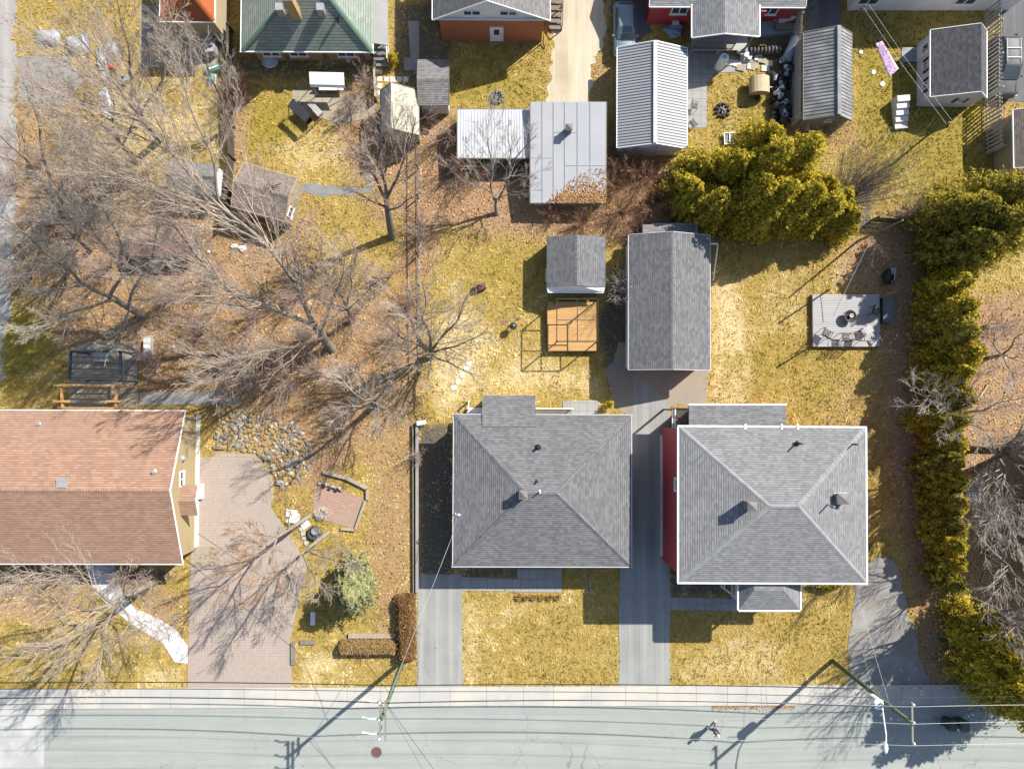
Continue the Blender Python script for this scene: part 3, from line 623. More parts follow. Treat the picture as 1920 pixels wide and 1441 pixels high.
def chimney(parent, c, w, d, h, mat=None, rot=0, name='chimney', cap=True):
    m = MB(); m.box(c, w, d, h, rot); o = m.build(name, mat or M_chim, parent)
    if cap:
        k = MB(); k.box((c[0], c[1], c[2] + h + .002), w + .1, d + .1, .07, rot)
        q = Vector((c[0], c[1], c[2] + h + .074)); a, b = (w + .06) / 2, (d + .06) / 2; top = q + Vector((0, 0, .16))
        cs = [Matrix.Rotation(rot, 3, 'Z') @ Vector(v) + q for v in ((-a, -b, 0), (a, -b, 0), (a, b, 0), (-a, b, 0))]
        for i in range(4): k.uface([cs[i], cs[(i + 1) % 4], top])
        k.build('cap', M_chimcap, o)
    return o
M_seamshade = plain('seams with step shade', (.075, .077, .085), (.055, .057, .063), 3, .7, bmp=0)  # dark rib colour stands in for the shadow lines of stepped panels
M_chimcap = plain('chimney cap', (.17, .155, .15), (.13, .12, .115), 3, .7)
def pipe(parent, c, h=.45, r=.055, mat=None):
    m = MB(); m.tube([(c[0], c[1], c[2] - .15), (c[0], c[1], c[2] + h)], r, 9); m.lathe((c[0], c[1], c[2]), [(r + .12, -.03), (r + .05, .05), (r, .09)], 9)
    return m.build('vent_pipe', mat or M_black, parent)
def fr_rect(e, ze):
    """eave box in pixels at height ze -> centre, half sizes"""
    a, b = G(e[0], e[3], ze), G(e[2], e[1], ze); return (a.x + b.x) / 2, (a.y + b.y) / 2, (b.x - a.x) / 2, (b.y - a.y) / 2
def gable(name, label, cat, e, ze, zr, axis, roofm, wallm, over=.25, rot=0.0, ro=0.0, ribs=None, trim=None, gw=None, ovg=None, th=.11, group=None, gutter=True, ribmat=None):
    """gabled building from its eave box e=(x0,y0,x1,y1) px; ridge along local axis"""
    cx, cy, hx, hy = fr_rect(e, ze); t = thing(name, label, cat, (cx, cy, 0), rot, group); trim = trim or M_white; ovg = over if ovg is None else ovg
    sw = axis == 'x'
    def Lp(a, b, z): return (b, a, z) if sw else (a, b, z)        # a across the ridge, b along it
    ha, hb = (hy, hx) if sw else (hx, hy)
    m = MB(); rb = MB()
    for s in (-1, 1):
        q = [Lp(s * ha, -hb, ze), Lp(s * ha, hb, ze), Lp(ro, hb, zr), Lp(ro, -hb, zr)]
        if (s < 0) != sw: q = q[::-1]
        ud = Lp(0, 1, 0)
        m.slab(q, th, ud)
        if ribs:
            n = int(2 * hb / ribs); off = (2 * hb - n * ribs) / 2
            for i in range(n + 1):
                b = -hb + off + i * ribs; rb.beam(Lp(s * ha * .998, b, ze + .012), Lp(ro + s * .02, b, zr + .012), .04, .03)
    if not ribs:                                             # cap shingles along the ridge
        for s in (-1, 1):
            k = .16 / max(ha, .1); q = [Lp(ro + s * .16, -hb, zr - (zr - ze) * k + .012), Lp(ro + s * .16, hb, zr - (zr - ze) * k + .012), Lp(ro, hb, zr + .012), Lp(ro, -hb, zr + .012)]
            if (s < 0) != sw: q = q[::-1]
            m.slab(q, .01, Lp(1, 0, 0))
    r = m.build('roof', roofm, t)
    if ribs: rb.build('seam', M_seamshade, r); k = MB(); k.beam(Lp(ro, -hb, zr + .05), Lp(ro, hb, zr + .05), .26, .03); k.build('ridge_cap', ribmat or roofm, r)
    w = MB(); wa, wb = ha - over, hb - ovg
    def zt(a): return ze + (zr - ze) * ((ha - abs(a)) / ha if ro == 0 else ((a + ha) / (ro + ha) if a < ro else (ha - a) / (ha - ro))) - th - .01
    for s in (-1, 1):
        q = [Lp(s * wa, -wb, -.1), Lp(s * wa, wb, -.1), Lp(s * wa, wb, zt(s * wa)), Lp(s * wa, -wb, zt(s * wa))]
        w.uface(q if (s > 0) != sw else q[::-1], Lp(0, 1, 0))
        q = [Lp(-wa, s * wb, -.1), Lp(wa, s * wb, -.1), Lp(wa, s * wb, zt(wa)), Lp(ro, s * wb, zt(ro)), Lp(-wa, s * wb, zt(-wa))]
        w.uface(q if (s < 0) != sw else q[::-1], Lp(1, 0, 0))
    w.build('wall', wallm, t)
    if gutter:
        g = MB()
        for s in (-1, 1):
            g.beam(Lp(s * (ha + .03), -hb, ze - .06), Lp(s * (ha + .03), hb, ze - .06), .055, .12)
            for u in (-1, 1): g.beam(Lp(s * ha, u * (hb + .022), ze - .05), Lp(ro, u * (hb + .022), zr - .05), .04, .14)
        g.build('fascia', trim, t)
    t['_h'] = (ha, hb, wa, wb); return t
def hip(name, label, cat, e, ze, zr, r0, r1, roofm, wallm, over=.4, rot=0.0, trim=None, th=.16, capm=None, gw=.06):
    """hip roof; r0, r1 ridge ends in pixels at zr"""
    cx, cy, hx, hy = fr_rect(e, ze); t = thing(name, label, cat, (cx, cy, 0), rot); I = lw(t)
    A, B = I @ G(r0[0], r0[1], zr), I @ G(r1[0], r1[1], zr); trim = trim or M_white
    c = [Vector(v) for v in ((-hx, -hy, ze), (hx, -hy, ze), (hx, hy, ze), (-hx, hy, ze))]; m = MB()
    m.uface([c[0], c[1], B, A], (1, 0, 0)); m.uface([c[1], c[2], B], (0, 1, 0)); m.uface([c[2], c[3], A, B], (-1, 0, 0)); m.uface([c[3], c[0], A], (0, -1, 0))
    d = Vector((0, 0, th)); 
    for i in range(4): m.uface([c[i] - d, c[(i + 1) % 4] - d, c[(i + 1) % 4], c[i]])
    m.uface([v - d for v in c[::-1]])
    r = m.build('roof', roofm, t)
    k = MB()                                                   # overlapping cap shingles on hips and ridge
    for p, q in ((c[0], A), (c[3], A), (c[1], B), (c[2], B), (A, B)):
        L = (q - p).length; n = int(L / .3); dd = (q - p) / n
        for i in range(n):
            a = p + dd * i + Vector((0, 0, .02)); b = p + dd * (i + 1.1) + Vector((0, 0, .032)); s = dd.normalized().cross(Vector((0, 0, 1))).normalized() * .15; dz = Vector((0, 0, .055))
            k.uface([a - s - dz, a, b, b - s - dz], dd); k.uface([a, a + s - dz, b + s - dz, b], dd)
    k.build('hip_cap', capm or roofm, r)
    w = MB(); x, y = hx - over, hy - over; P = [(-x, -y), (x, -y), (x, y), (-x, y)]
    for i in range(4):
        a, b = P[i], P[(i + 1) % 4]; w.uface([(a[0], a[1], -.1), (b[0], b[1], -.1), (b[0], b[1], ze - th - .01), (a[0], a[1], ze - th - .01)])
    w.build('wall', wallm, t)
    g = MB(); o = gw / 2
    for i in range(4):
        a, b = c[i].copy(), c[(i + 1) % 4].copy(); n = (b - a).normalized().cross(Vector((0, 0, 1)))
        e0 = a + n * o - (b - a).normalized() * (.1 if i % 2 == 0 else 0.0); e1 = b + n * o + (b - a).normalized() * (.1 if i % 2 == 0 else 0.0)
        g.beam(e0 - Vector((0, 0, .05)), e1 - Vector((0, 0, .05)), gw, .12)
    g.build('gutter', trim, t)
    t['_h'] = (hx, hy, x, y); return t
def slabroof(name, mat, t, pts, th=.12, udir=None, ribs=None, ribdir=None):
    """sloped roof sheet from (px,py,z) corners, clockwise in the photo from upper left"""
    I = lw(t); P = [I @ G(*p) for p in pts][::-1]; m = MB(); m.slab(P, th, udir or (1, 0, 0)); return m.build(name, mat, t)
def wallbox(name, mat, t, pxs, z0, z1, th=None):
    """closed wall block over a ground pixel polygon"""
    I = lw(t); m = MB(); m.prism([tuple((I @ G(a, b, 0))[:2]) for a, b in pxs], z0, z1); return m.build(name, mat, t)
def L(t, px, py, z): return lw(t) @ G(px, py, z)
# ------------------------------------------------------------------ houses
def foot(t):                                                  # no grass under a building
    hx, hy = t['_h'][2], t['_h'][3]; del t['_h']; return None
def footprint(e, ze, ins=.3):
    cx, cy, hx, hy = fr_rect(e, ze); hx -= ins; hy -= ins; hard([(cx - hx, cy - hy), (cx + hx, cy - hy), (cx + hx, cy + hy), (cx - hx, cy + hy)])
def railing(parent, pts, h=.95, mat=None, sp=.13, name='railing', r=.022):
    m = MB()
    for a, b in zip(pts[:-1], pts[1:]):
        a, b = Vector(a), Vector(b); Lg = (b - a).length; u = Vector((0, 0, 1))
        m.beam(a + u * h, b + u * h, .07, .05); m.beam(a + u * .1, b + u * .1, .05, .05); n = max(int(Lg / sp), 1)
        for i in range(n + 1):
            p = a + (b - a) * i / n; w = .07 if i in (0, n) else .03; m.box(p, w, w, h + (.05 if i in (0, n) else 0))
    return m.build(name, mat or M_white, parent)
def stairs(parent, a, b, z0, z1, w, mat, n=None, name='steps'):
    """flight from bottom a to top b (local xy)"""
    a, b = Vector((a[0], a[1], 0)), Vector((b[0], b[1], 0)); n = n or max(2, int((z1 - z0) / .18)); d = (b - a) / n; ang = math.atan2(d.y, d.x); m = MB()
    for i in range(n):
        p = a + d * (i + .5); z = z0 + (z1 - z0) * (i + 1) / n; m.box((p.x, p.y, z - .05), d.length + .03, w, .05 - .0002 * i, ang)
    for s in (-1, 1):
        q = Vector((-d.y, d.x, 0)).normalized() * (w / 2 + .025) * s; m.beam(a + q + Vector((0, 0, z0 + .02)), b + q + Vector((0, 0, z1 - .1)), .05, .22)
    return m.build(name, mat, parent)
PI = math.pi
M_trimw = plain('house gutter white', (.60, .60, .60), (.53, .53, .53), 2, .65, bmp=0)
M_trimg = plain('dulled white trim', (.45, .44, .44), (.38, .37, .375), 2, .7, bmp=0)
# --- bungalow with the dark grey hip roof (middle)
E = (850, 777.5, 1183, 1062); t = hip('bungalow', 'single storey bungalow with plain dark grey hip roof between the two long street driveways', 'house', E, 3.2, 5.0, (987, 924), (1043, 924), M_sh, M_wsiding, .45, math.radians(-.25), trim=M_trimg); footprint(E, 3.2, .5)
hx, hy, wx, wy = t['_h']; del t['_h']
slabroof('rear_roof', M_sh, t, [(904, 741, 2.95), (1004, 741, 2.95), (1004, 800, 3.53), (904, 800, 3.53)], .16)
wallbox('rear_wall', M_wsiding, t, [(908, 748), (1000, 748), (1000, 800), (908, 800)], -.05, 2.75)
p = L(t, 981, 926, 5.3); chimney(t, (p.x, p.y, 4.5), .48, .48, 1.1)
p = L(t, 1009, 838, 4.05); pipe(t, p, .4, .1)
p = L(t, 1006, 903, 4.7); pipe(t, p, .3, .07); p = L(t, 1012, 921, 4.9); pipe(t, p, .55, .05, M_white)
p = L(t, 860, 962, 3.35); m = MB(); m.tube([p - Vector((.25, 0, .5)), p + Vector((-.2, 0, .5)), p + Vector((0, 0, .75)), p + Vector((.06, 0, .6))], .035, 8); m.blob(p + Vector((.08, 0, .62)), .09, .09, .09, 8, 5, .1); m.build('service_mast', M_white, t)
for x in (-4.3, 0.2, 3.9): window(t, (x, -wy, 1.5), -PI / 2, 1.6, 1.2)
door(t, (-1.4, -wy, .3), -PI / 2); window(t, (wx, 2, 1.6), 0, 1.2, 1.1); window(t, (-wx, 1, 1.6), PI, 1.2, 1.1); window(t, (3.2, wy, 1.6), PI / 2, 1.4, 1.1)
a, b = L(t, 1005, 768, .6), L(t, 1072, 768, .6); m = MB(); m.box(((a.x + b.x) / 2, a.y - .45, .5), (b.x - a.x), 1.15, .12); m.box(((a.x + b.x) / 2, a.y - .45, 0), b.x - a.x - .1, 1.0, .495); dk = m.build('rear_deck', M_wood, t)
railing(t, [(a.x, a.y + .1, .62), (b.x, a.y + .1, .62)], .9)
a = L(t, 880, 752, 0); m = MB(); m.box((a.x, a.y, 0), .1, .1, 1.0); m.box((a.x, a.y - .55, 0), .1, .1, 1.0); m.beam((a.x, a.y, .9), (a.x, a.y - .6, .9), .06, .06); m.box((a.x + .5, a.y - .75, .2), 1.3, .55, .12); m.build('side_landing', M_white, t)
# --- two storey house with the light grey hip roof and red siding
E = (1274, 801, 1621.5, 1092); t = hip('two_storey_house', 'tall house with light grey hip roof, thick white gutters and red siding', 'house', E, 6.2, 8.0, (1443, 949), (1497, 949), M_shlight, M_redside, .22, math.radians(-.4), capm=M_caplight, gw=.12, trim=M_trimw); footprint(E, 6.2, .3)
hx, hy, wx, wy = t['_h']; del t['_h']
slabroof('rear_roof', M_sh, t, [(1292, 760, 5.1), (1474, 760, 5.1), (1474, 812, 5.75), (1292, 812, 5.75)], .16)
a, b = L(t, 1291, 758, 5.05), L(t, 1475, 758, 5.05); m = MB(); m.beam((a.x, a.y, 5.0), (b.x, b.y, 5.0), .1, .16); m.build('rear_gutter', M_white, t)
wallbox('rear_wall', M_redside, t, [(1275, 766), (1412, 766), (1412, 830), (1275, 830)], -.05, 4.8)
for q in ((1398, 799), (1466, 799), (1496, 799)):
    p = L(t, q[0], q[1], 6.25); m = MB(); m.box((p.x, p.y - .02, 6.1), .14, .34, .16); m.build('gutter_bracket', M_white, t)
chim = L(t, 1415, 951, 8.9); chimney(t, (chim.x, chim.y, 7.2), .52, .52, 1.3)
p = L(t, 1590, 937, 8.1); chimney(t, (p.x, p.y, 6.0), .7, .62, 1.45, M_greysid)
p = L(t, 1583, 927, 7.5); m = MB(); m.box((p.x, p.y, 6.5), .95, .12, .62); m.build('chimney_flashing', M_white, t)
p = L(t, 1578, 946, 8.0); m = MB(); m.tube([(p.x - .55, p.y - .1, 6.3), (p.x - .55, p.y - .1, 8.2)], .05, 8); m.build('flue_pipe', M_steel, t)
for q in ((1495, 831, 6.75), (1597, 832, 6.45)): p = L(t, q[0], q[1], q[2]); pipe(t, p, .75, .06)
window(t, (-wx, 1.1, 4.9), PI, .9, .95, panes=1); window(t, (wx, 1, 4.6), 0, 1.2, 1.2); window(t, (wx, -2, 1.6), 0, 1.2, 1.2)
for x in (-4.5, 4.5):
    for z in (1.6, 4.6): window(t, (x, -wy, z), -PI / 2, 1.6, 1.2)
window(t, (4.4, wy, 4.6), PI / 2, 1.2, 1.1); window(t, (4.4, wy, 1.6), PI / 2, 1.2, 1.1)
m = MB(); m.box((-wx - .05, -.2, -.1), .1, 2 * wy - .8, .55); m.build('foundation', M_concwhite, t)
# rear stair landing with black rails
a = L(t, 1262, 768, 2.9); b = L(t, 1293, 768, 2.9); m = MB(); m.box(((a.x + b.x) / 2 + .35, a.y - .85, 2.75), 2.0, 2.0, .12)
for dx in (-.6, 1.3):
    for dy in (-.0, -1.75): m.box(((a.x + b.x) / 2 + dx, a.y + dy, 0), .12, .12, 2.745)
m.build('rear_landing', M_wood, t); cxl = (a.x + b.x) / 2
railing(t, [(cxl - .65, a.y + .1, 2.87), (cxl + 1.3, a.y + .1, 2.87)], .95, M_black, .1); railing(t, [(cxl - .65, a.y + .1, 2.87), (cxl - .65, a.y - 1.8, 2.87)], .95, M_white, .14)
stairs(t, (cxl - .3, a.y - 5.2), (cxl - .3, a.y - 1.9), 0, 2.8, .8, M_wood)
# front porch with its own hip roof on the upper balcony
zp = 5.2; P = [L(t, *q, zp) for q in ((1385, 1143), (1500, 1143), (1500, 1086), (1385, 1086))]; R0 = L(t, 1414, 1106, zp + .75); R1 = L(t, 1470, 1106, zp + .75); R0b = Vector((R0.x, P[2].y, zp + .75)); R1b = Vector((R1.x, P[2].y, zp + .75))
m = MB(); m.uface([P[0], P[1], R1, R0], (1, 0, 0)); m.uface([P[1], P[2], R1b, R1], (0, 1, 0)); m.uface([P[3], P[0], R0, R0b], (0, -1, 0)); m.uface([R0, R1, R1b, R0b], (1, 0, 0)); d = Vector((0, 0, .15))
for i in range(4): m.uface([P[i] - d, P[(i + 1) % 4] - d, P[(i + 1) % 4], P[i]])
m.uface([q - d for q in P[::-1]]); m.build('porch_roof', M_shlight, t)
m = MB()
for i in (3, 0, 1):
    a, b = P[i], P[(i + 1) % 4]; n = (b - a).normalized().cross(Vector((0, 0, 1))) * .05; m.beam(a + n - Vector((0, 0, .04)), b + n - Vector((0, 0, .04)), .1, .14)
m.build('porch_gutter', M_white, t)
m = MB(); cxp, x0, x1, y0, y1 = (P[0].x + P[1].x) / 2, P[0].x + .3, P[1].x - .3, P[0].y + .3, P[2].y
m.box((cxp, (y0 + y1) / 2, 2.6), x1 - x0, y1 - y0, .16); m.build('porch_floor', M_wood, t); m = MB(); m.box((cxp, (y0 + y1) / 2, 0), x1 - x0, y1 - y0, .35); m.build('porch_base', M_wood, t)
for x in (x0 + .08, x1 - .08): m = MB(); m.box((x, y0 + .08, .36), .14, .14, zp - .53); m.build('porch_post', M_white, t)
railing(t, [(x0, y1, 2.77), (x0, y0, 2.77), (x1, y0, 2.77), (x1, y1, 2.77)], .95)
m = MB(); m.box((P[0].x - .28, P[0].y + 1.7, 0), .42, 1.5, 2.9); m.build('stair_tower', M_dark, t); railing(t, [(P[0].x - .5, P[0].y + 1.0, 2.9), (P[0].x - .5, P[0].y + 2.5, 2.9)], .9)
# --- long garage behind
E = (1179.5, 441, 1330, 693); t = gable('garage', 'long dark grey shingled garage standing behind the two hip roofed houses', 'garage', E, 2.75, 3.75, 'y', M_sh, M_wsiding, .25, math.radians(-.3), trim=M_trimg); footprint(E, 2.75)
ha, hb, wa, wb = t['_h']; del t['_h']
p = L(t, 1331, 457, 2.6); m = MB(); m.tube([p - Vector((.1, 0, 0)), p + Vector((.55, 0, .02)), p + Vector((.6, -.25, -.2)), p + Vector((.95, -2.2, -2.4))], .05, 8); m.build('drainpipe', M_white, t)
m = MB(); m.box((-.9, -wb - .03, 0), 2.6, .06, 2.2); m.build('garage_door', M_white, t); door(t, (2.1, -wb, 0), -PI / 2, .85, 2.0); window(t, (wa, 1, 1.5), 0, 1.0, .9)
slabroof('lean_to_roof', M_shgrey2, t, [(1205, 421, 2.0), (1302, 421, 2.0), (1302, 442, 2.35), (1205, 442, 2.35)], .08); wallbox('lean_to_wall', M_greysid, t, [(1212, 430), (1296, 430), (1296, 448), (1212, 448)], -.05, 1.85)
# --- garden shed by the cedar deck
E = (1025, 444.5, 1135, 538); t = gable('garden_shed', 'small grey shingled shed with white gable opening onto the cedar deck', 'shed', E, 1.9, 2.65, 'y', M_sh, M_greysid, .12, math.radians(-.3), ovg=.12, gutter=False); footprint(E, 2.5)
ha, hb, wa, wb = t['_h']; del t['_h']
m = MB(); m.uface([(-wa - .05, -hb - .34, 1.7), (wa + .05, -hb - .34, 1.7), (wa + .1, -hb + .02, 1.9), (0, -hb + .02, 2.52), (-wa - .1, -hb + .02, 1.9)], (1, 0, 0)); m.box((0, -hb - .36, 1.59), 2 * wa, .06, .13); m.build('awning', M_white, t)
door(t, (.2, -wb, .2), -PI / 2, 1.4, 1.35, M_dark); window(t, (-wa, -.75, 1.05), PI, .9, .75)
# --- brown roofed house on the left
E = (-190, 769, 346, 1057); ze, zr = 2.9, 5.0; cx, cy, hx, hy = fr_rect(E, ze)
t = gable('ranch_house', 'long house with a brown shingle roof and beige gable end facing the paver driveway', 'house', E, ze, zr, 'x', M_shbrown, M_beige, .45, math.radians(-.25), ovg=.25); footprint(E, ze)
ha, hb, wa, wb = t['_h']; del t['_h']
I = lw(t); p = L(t, 116, 905, 4.9); m = MB(); m.box((p.x, p.y, 4.55), .68, .62, .42); m.build('roof_vent', M_steel, t)
for q in ((74, 795, 3.2), (289, 884, 4.5)): p = L(t, *q); pipe(t, p, .22, .11, M_steel)
window(t, (wb, .55, 2.75), 0, 1.1, .55); m = MB(); m.lathe((wb + .03, 2.0, 2.6), [(.0, .28), (.2, .2), (.24, 0), (.12, -.2), (0, -.22)], 8); m.build('wall_ornament', M_steel, t)
m = MB(); m.box((wb + .06, .2, -.1), .12, 2 * wa + .02, .55); m.build('foundation', M_concwhite, t)
Q = [L(t, 340, 909, 2.75), L(t, 371, 909, 2.75), L(t, 371, 966, 2.75), L(t, 340, 966, 2.75)]; mz = 3.15; c0 = (Q[0] + Q[3]) / 2; c1 = (Q[1] + Q[2]) / 2; c0.z = c1.z = mz; xw = wb + .0
for q in (Q[0], Q[3], c0): q.x = xw
m = MB(); m.slab([c0, c1, Q[1], Q[0]], .09, (1, 0, 0)); m.slab([Q[3], Q[2], c1, c0], .09, (1, 0, 0)); m.build('porch_roof', M_shbrown, t)
m = MB(); m.beam(Q[1] + Vector((.02, 0, -.06)), c1 + Vector((.02, 0, -.06)), .05, .12); m.beam(c1 + Vector((.02, 0, -.06)), Q[2] + Vector((.02, 0, -.06)), .05, .12)
for q in (Q[1], Q[2]): y = q.y + (-.15 if q is Q[1] else .15); m.beam((xw, y, 1.9), (q.x - .15, y, 2.62), .08, .08)
m.build('porch_frame', M_white, t)
a = L(t, 376, 920, 0); m = MB(); m.box((a.x, a.y, 0), .55, 1.1, .34); m.box((a.x - .6, a.y, 0), .65, 1.2, .5); m.build('porch_steps', M_concwhite, t); door(t, (wb, c1.y, .5), 0)
for x in (5.2, 8.4): window(t, (x, -wa, 1.5), -PI / 2, 1.6, 1.2)
for x in (3.5, 8.0): window(t, (x, wa, 1.5), PI / 2, 1.4, 1.1)
# --- red brick house at the top
E = (811, -120, 1031, 37); t = gable('brick_house', 'orange red brick house with grey gable roof and white gable with two windows', 'house', E, 3.55, 6.0, 'y', M_shgrey2, M_redbrick, .42, 0.0, ro=-.25, ovg=.3); footprint(E, 3.55)
ha, hb, wa, wb = t['_h']; del t['_h']
m = MB(); zz = 3.5; m.uface([(-wa - .15, -wb - .05, zz), (wa + .15, -wb - .05, zz), (-.25, -wb - .05, 5.78)], (1, 0, 0)); m.box((0, -wb - .12, zz - .12), 2 * wa + .2, .24, .11); m.build('gable_siding', M_wsiding, t)
window(t, (-1.35, -wb - .05, 4.05), -PI / 2, 1.25, .6); window(t, (1.2, -wb - .05, 4.05), -PI / 2, 1.25, .6); door(t, (-.0 + .35, -wb, .12), -PI / 2, .8, 1.9)
m = MB(); m.tube([(wa + .1, -wb - .1, 3.4), (wa + .1, -wb - .1, .2), (wa + .25, -wb - .55, .05)], .05, 7); m.build('drainpipe', M_black, t)
# timber stair beside the brick house
m0 = L(t, 1040, -40, 1.5); t2 = thing('timber_stair', 'open timber stair climbing beside the brick house above the gravel drive', 'stairs', G(1040, 55), 0)
a, b = lw(t2) @ G(1040, 58, 0), lw(t2) @ G(1040, -110, 0); stairs(t2, (a.x, a.y), (b.x, b.y), .1, 3.2, .85, M_wood, 17, 'tread'); 
m = MB(); m.beam((a.x + .5, a.y, 1.0), (b.x + .5, b.y, 4.1), .07, .07)
for i in range(6): q = i / 5; m.box((a.x + .5, a.y + (b.y - a.y) * q, 0), .07, .07, 1.0 + 3.1 * q)
m.build('handrail', M_wood, t2); hard(poly(rect(1026, -60, 1056, 58)))
# --- green hip roofed house
E = (452, -140, 700, 96); t = hip('green_roof_house', 'house with a weathered green hip roof, tall yellow chimney and yellow brick wall', 'house', E, 2.4, 5.6, (560, -28), (600, -28), M_shgreen, M_yelbrick, .5, 0.0, capm=M_capgreen); footprint(E, 2.4, .55)
hx, hy, wx, wy = t['_h']; del t['_h']
for q in (522, 598): p = L(t, q + 6, 22, 4.3); m = MB(); m.box((p.x, p.y, 3.9), .5, .5, 1.05); m.build('roof_vent', M_steel, t)
p = L(t, 556, 27, 4.2); chimney(t, (p.x, p.y, 3.6), .62, .55, 2.7, M_yelbrick)
p = L(t, 634, 38, 3.85); pipe(t, p, .5, .09)
for x in (-3, -1, 2.5): window(t, (x, -wy, 1.2), -PI / 2, 1.3, .9)
for x in (-2.0, .9, 3.6): m = MB(); m.box((x, -wy - .02, .2), .35, .05, 1.9); m.build('shutter', M_shtaupe, t)
slabroof('side_roof', plain('grey membrane', (.27, .27, .255), (.22, .22, .21), 1, .8), t, [(689, -120, 2.5), (727, -120, 2.3), (727, 85, 2.3), (689, 79, 2.5)], .12)
wallbox('side_wall', M_wsiding, t, [(694, -110), (722, -110), (722, 92), (694, 92)], -.05, 2.1)
a = L(t, 716, 104, 0); stairs(t, (a.x, a.y - .9), (a.x, a.y + .5), 0, .8, 1.1, M_steel, 4); railing(t, [(a.x + .6, a.y - .8, .4), (a.x + .6, a.y + .6, .9)], .9, M_white)
# --- red house with projecting grey gable
E = (1218, -190, 1508, 12); t = gable('red_house', 'red sided house with grey shingle roof and a wide gable projecting over its back porch', 'house', E, 2.95, 4.4, 'x', M_shlight, M_redside, .3, 0.0); footprint(E, 2.95)
ha, hb, wa, wb = t['_h']; del t['_h']
zE, zR = 3.0, 3.7; I = lw(t); q = [L(t, 1298, 70, zE), L(t, 1424, 68, zE), L(t, 1359, 62, zR), L(t, 1298, -90, zE), L(t, 1424, -90, zE), L(t, 1359, -90, zR)]
m = MB(); m.slab([q[0], q[2], q[5], q[3]], .12, (0, 1, 0)); m.slab([q[2], q[1], q[4], q[5]], .12, (0, 1, 0)); m.build('porch_roof', M_shlight, t)
m = MB(); m.beam(q[0] - Vector((.04, 0, .06)), q[3] - Vector((.04, 0, .06)), .07, .13); m.beam(q[1] + Vector((.04, 0, -.06)), q[4] + Vector((.04, 0, -.06)), .07, .13)
m.beam(q[0] - Vector((0, .03, .05)), q[2] - Vector((0, .03, .05)), .05, .13); m.beam(q[2] - Vector((0, .03, .05)), q[1] - Vector((0, .03, .05)), .05, .13); m.build('porch_gutter', M_white, t)
wallbox('porch_wall', M_redside, t, [(1312, 38), (1412, 38), (1412, 60), (1312, 60)], -.05, 2.8)
a, b = L(t, 1297, 92, .9), L(t, 1402, 92, .9); m = MB(); m.box(((a.x + b.x) / 2, a.y + .75, .75), b.x - a.x, 1.6, .12)
for x in (a.x + .1, b.x - .1, (a.x + b.x) / 2): m.box((x, a.y + .05, 0), .12, .12, .745)
m.build('porch_deck', M_greydeck, t); railing(t, [(a.x + .05, a.y, .87), (b.x - 1.2, a.y, .87)], .9, M_wood)
for x in (a.x + .15, b.x - .15): m = MB(); m.box((x, a.y + .12, .88), .12, .12, 2.0); m.build('porch_post', M_wood, t)
stairs(t, (b.x + .6, a.y - .05), (b.x - .6, a.y + .35), .1, .85, .9, M_steel, 4)
window(t, (-3.4 + .2, -wa, 1.95), -PI / 2, 1.2, .9); window(t, (3.4, -wa, 1.95), -PI / 2, 1.2, .9)
m = MB(); pp = [L(t, 1427, 66, .45), L(t, 1490, 60, .45), L(t, 1490, 16, .45), L(t, 1427, 16, .45)]; m.prism([(v.x, v.y) for v in pp], 0, .45); m.build('side_terrace', plain('blue grey boards', (.25, .29, .32), (.2, .23, .26), 2, .8), t)
# --- orange house at the top left corner
E = (300, -160, 398, 42); t = hip('orange_house', 'house with an orange red hip roof at the top left behind the bare trees', 'house', (300, -160, 404, 40), 3.3, 5.0, (350, -110), (352, -20), shingle('orange red shingles', (.42, .12, .04), (.30, .085, .03), (.12, .035, .015)), M_tan, .3, 0.0); footprint(E, 3.3)
del t['_h']
# --- long pale house along the top edge
t = thing('pale_house', 'long pale sided house whose back wall runs along the top edge of the picture', 'house', G(1735, -60)); wallbox('wall', M_wsiding, t, [(1588, 20), (1890, 20), (1890, -200), (1588, -200)], -.05, 3.2); hard(poly(rect(1588, -200, 1890, 20)))
slabroof('roof', M_shgrey2, t, [(1566, -90, 5.0), (1905, -90, 5.0), (1905, -14, 3.3), (1566, -14, 3.3)], .14); slabroof('rear_roof', M_shgrey2, t, [(1566, -220, 3.3), (1905, -220, 3.3), (1905, -90, 5.0), (1566, -90, 5.0)], .14)
for q in (1612, 1790): p = L(t, q, 14, 0); window(t, (p.x, L(t, q, 20, 0).y, 1.4), -PI / 2, 1.5, 1.0)
# --- house standing off to the right whose roof shades the yard
E = (2035, 800, 2320, 1125); t = gable('neighbouring_house', 'house off to the right whose shadow lies over the brown back yard', 'house', E, 5.6, 7.4, 'y', M_shbrown, M_wsiding, .3); del t['_h']; footprint(E, 5.6)
# ------------------------------------------------------------------ sheds and outbuildings
t = thing('flat_roof_garage', 'large flat grey metal roofed garage with a small brick chimney and leaves on its corner', 'garage', G(1064, 290)); hard(poly([(995, 215), (1128, 215), (1128, 395), (995, 395)]))
slabroof('roof', M_metal, t, [(995, 191, 2.5), (1137, 191, 2.5), (1135.5, 380, 1.5), (994, 380, 1.5)], .14)
I = lw(t); m = MB()
for i, x in enumerate((1017, 1038, 1059, 1083, 1107)):
    a, b = L(t, x, 192, 2.513), L(t, x, 379, 1.521); m.beam(a, b, .05, .034)
for x0, x1, y, z in ((1038, 1083, 248, 2.215), (995, 1038, 296, 1.96), (1059, 1135, 310, 1.89)): m.beam(L(t, x0, y, z), L(t, x1, y, z), .03, .02)
m.build('seam', plain('seam metal', (.33, .335, .345), None, 2, .5, .3), t)
m = MB()
for a, b in (((994, 381, 1.43), (1136, 381, 1.43)), ((994, 191, 2.43), (994, 381, 1.43)), ((1137, 191, 2.43), (1136, 381, 1.43))): m.beam(L(t, *a), L(t, *b), .07, .16)
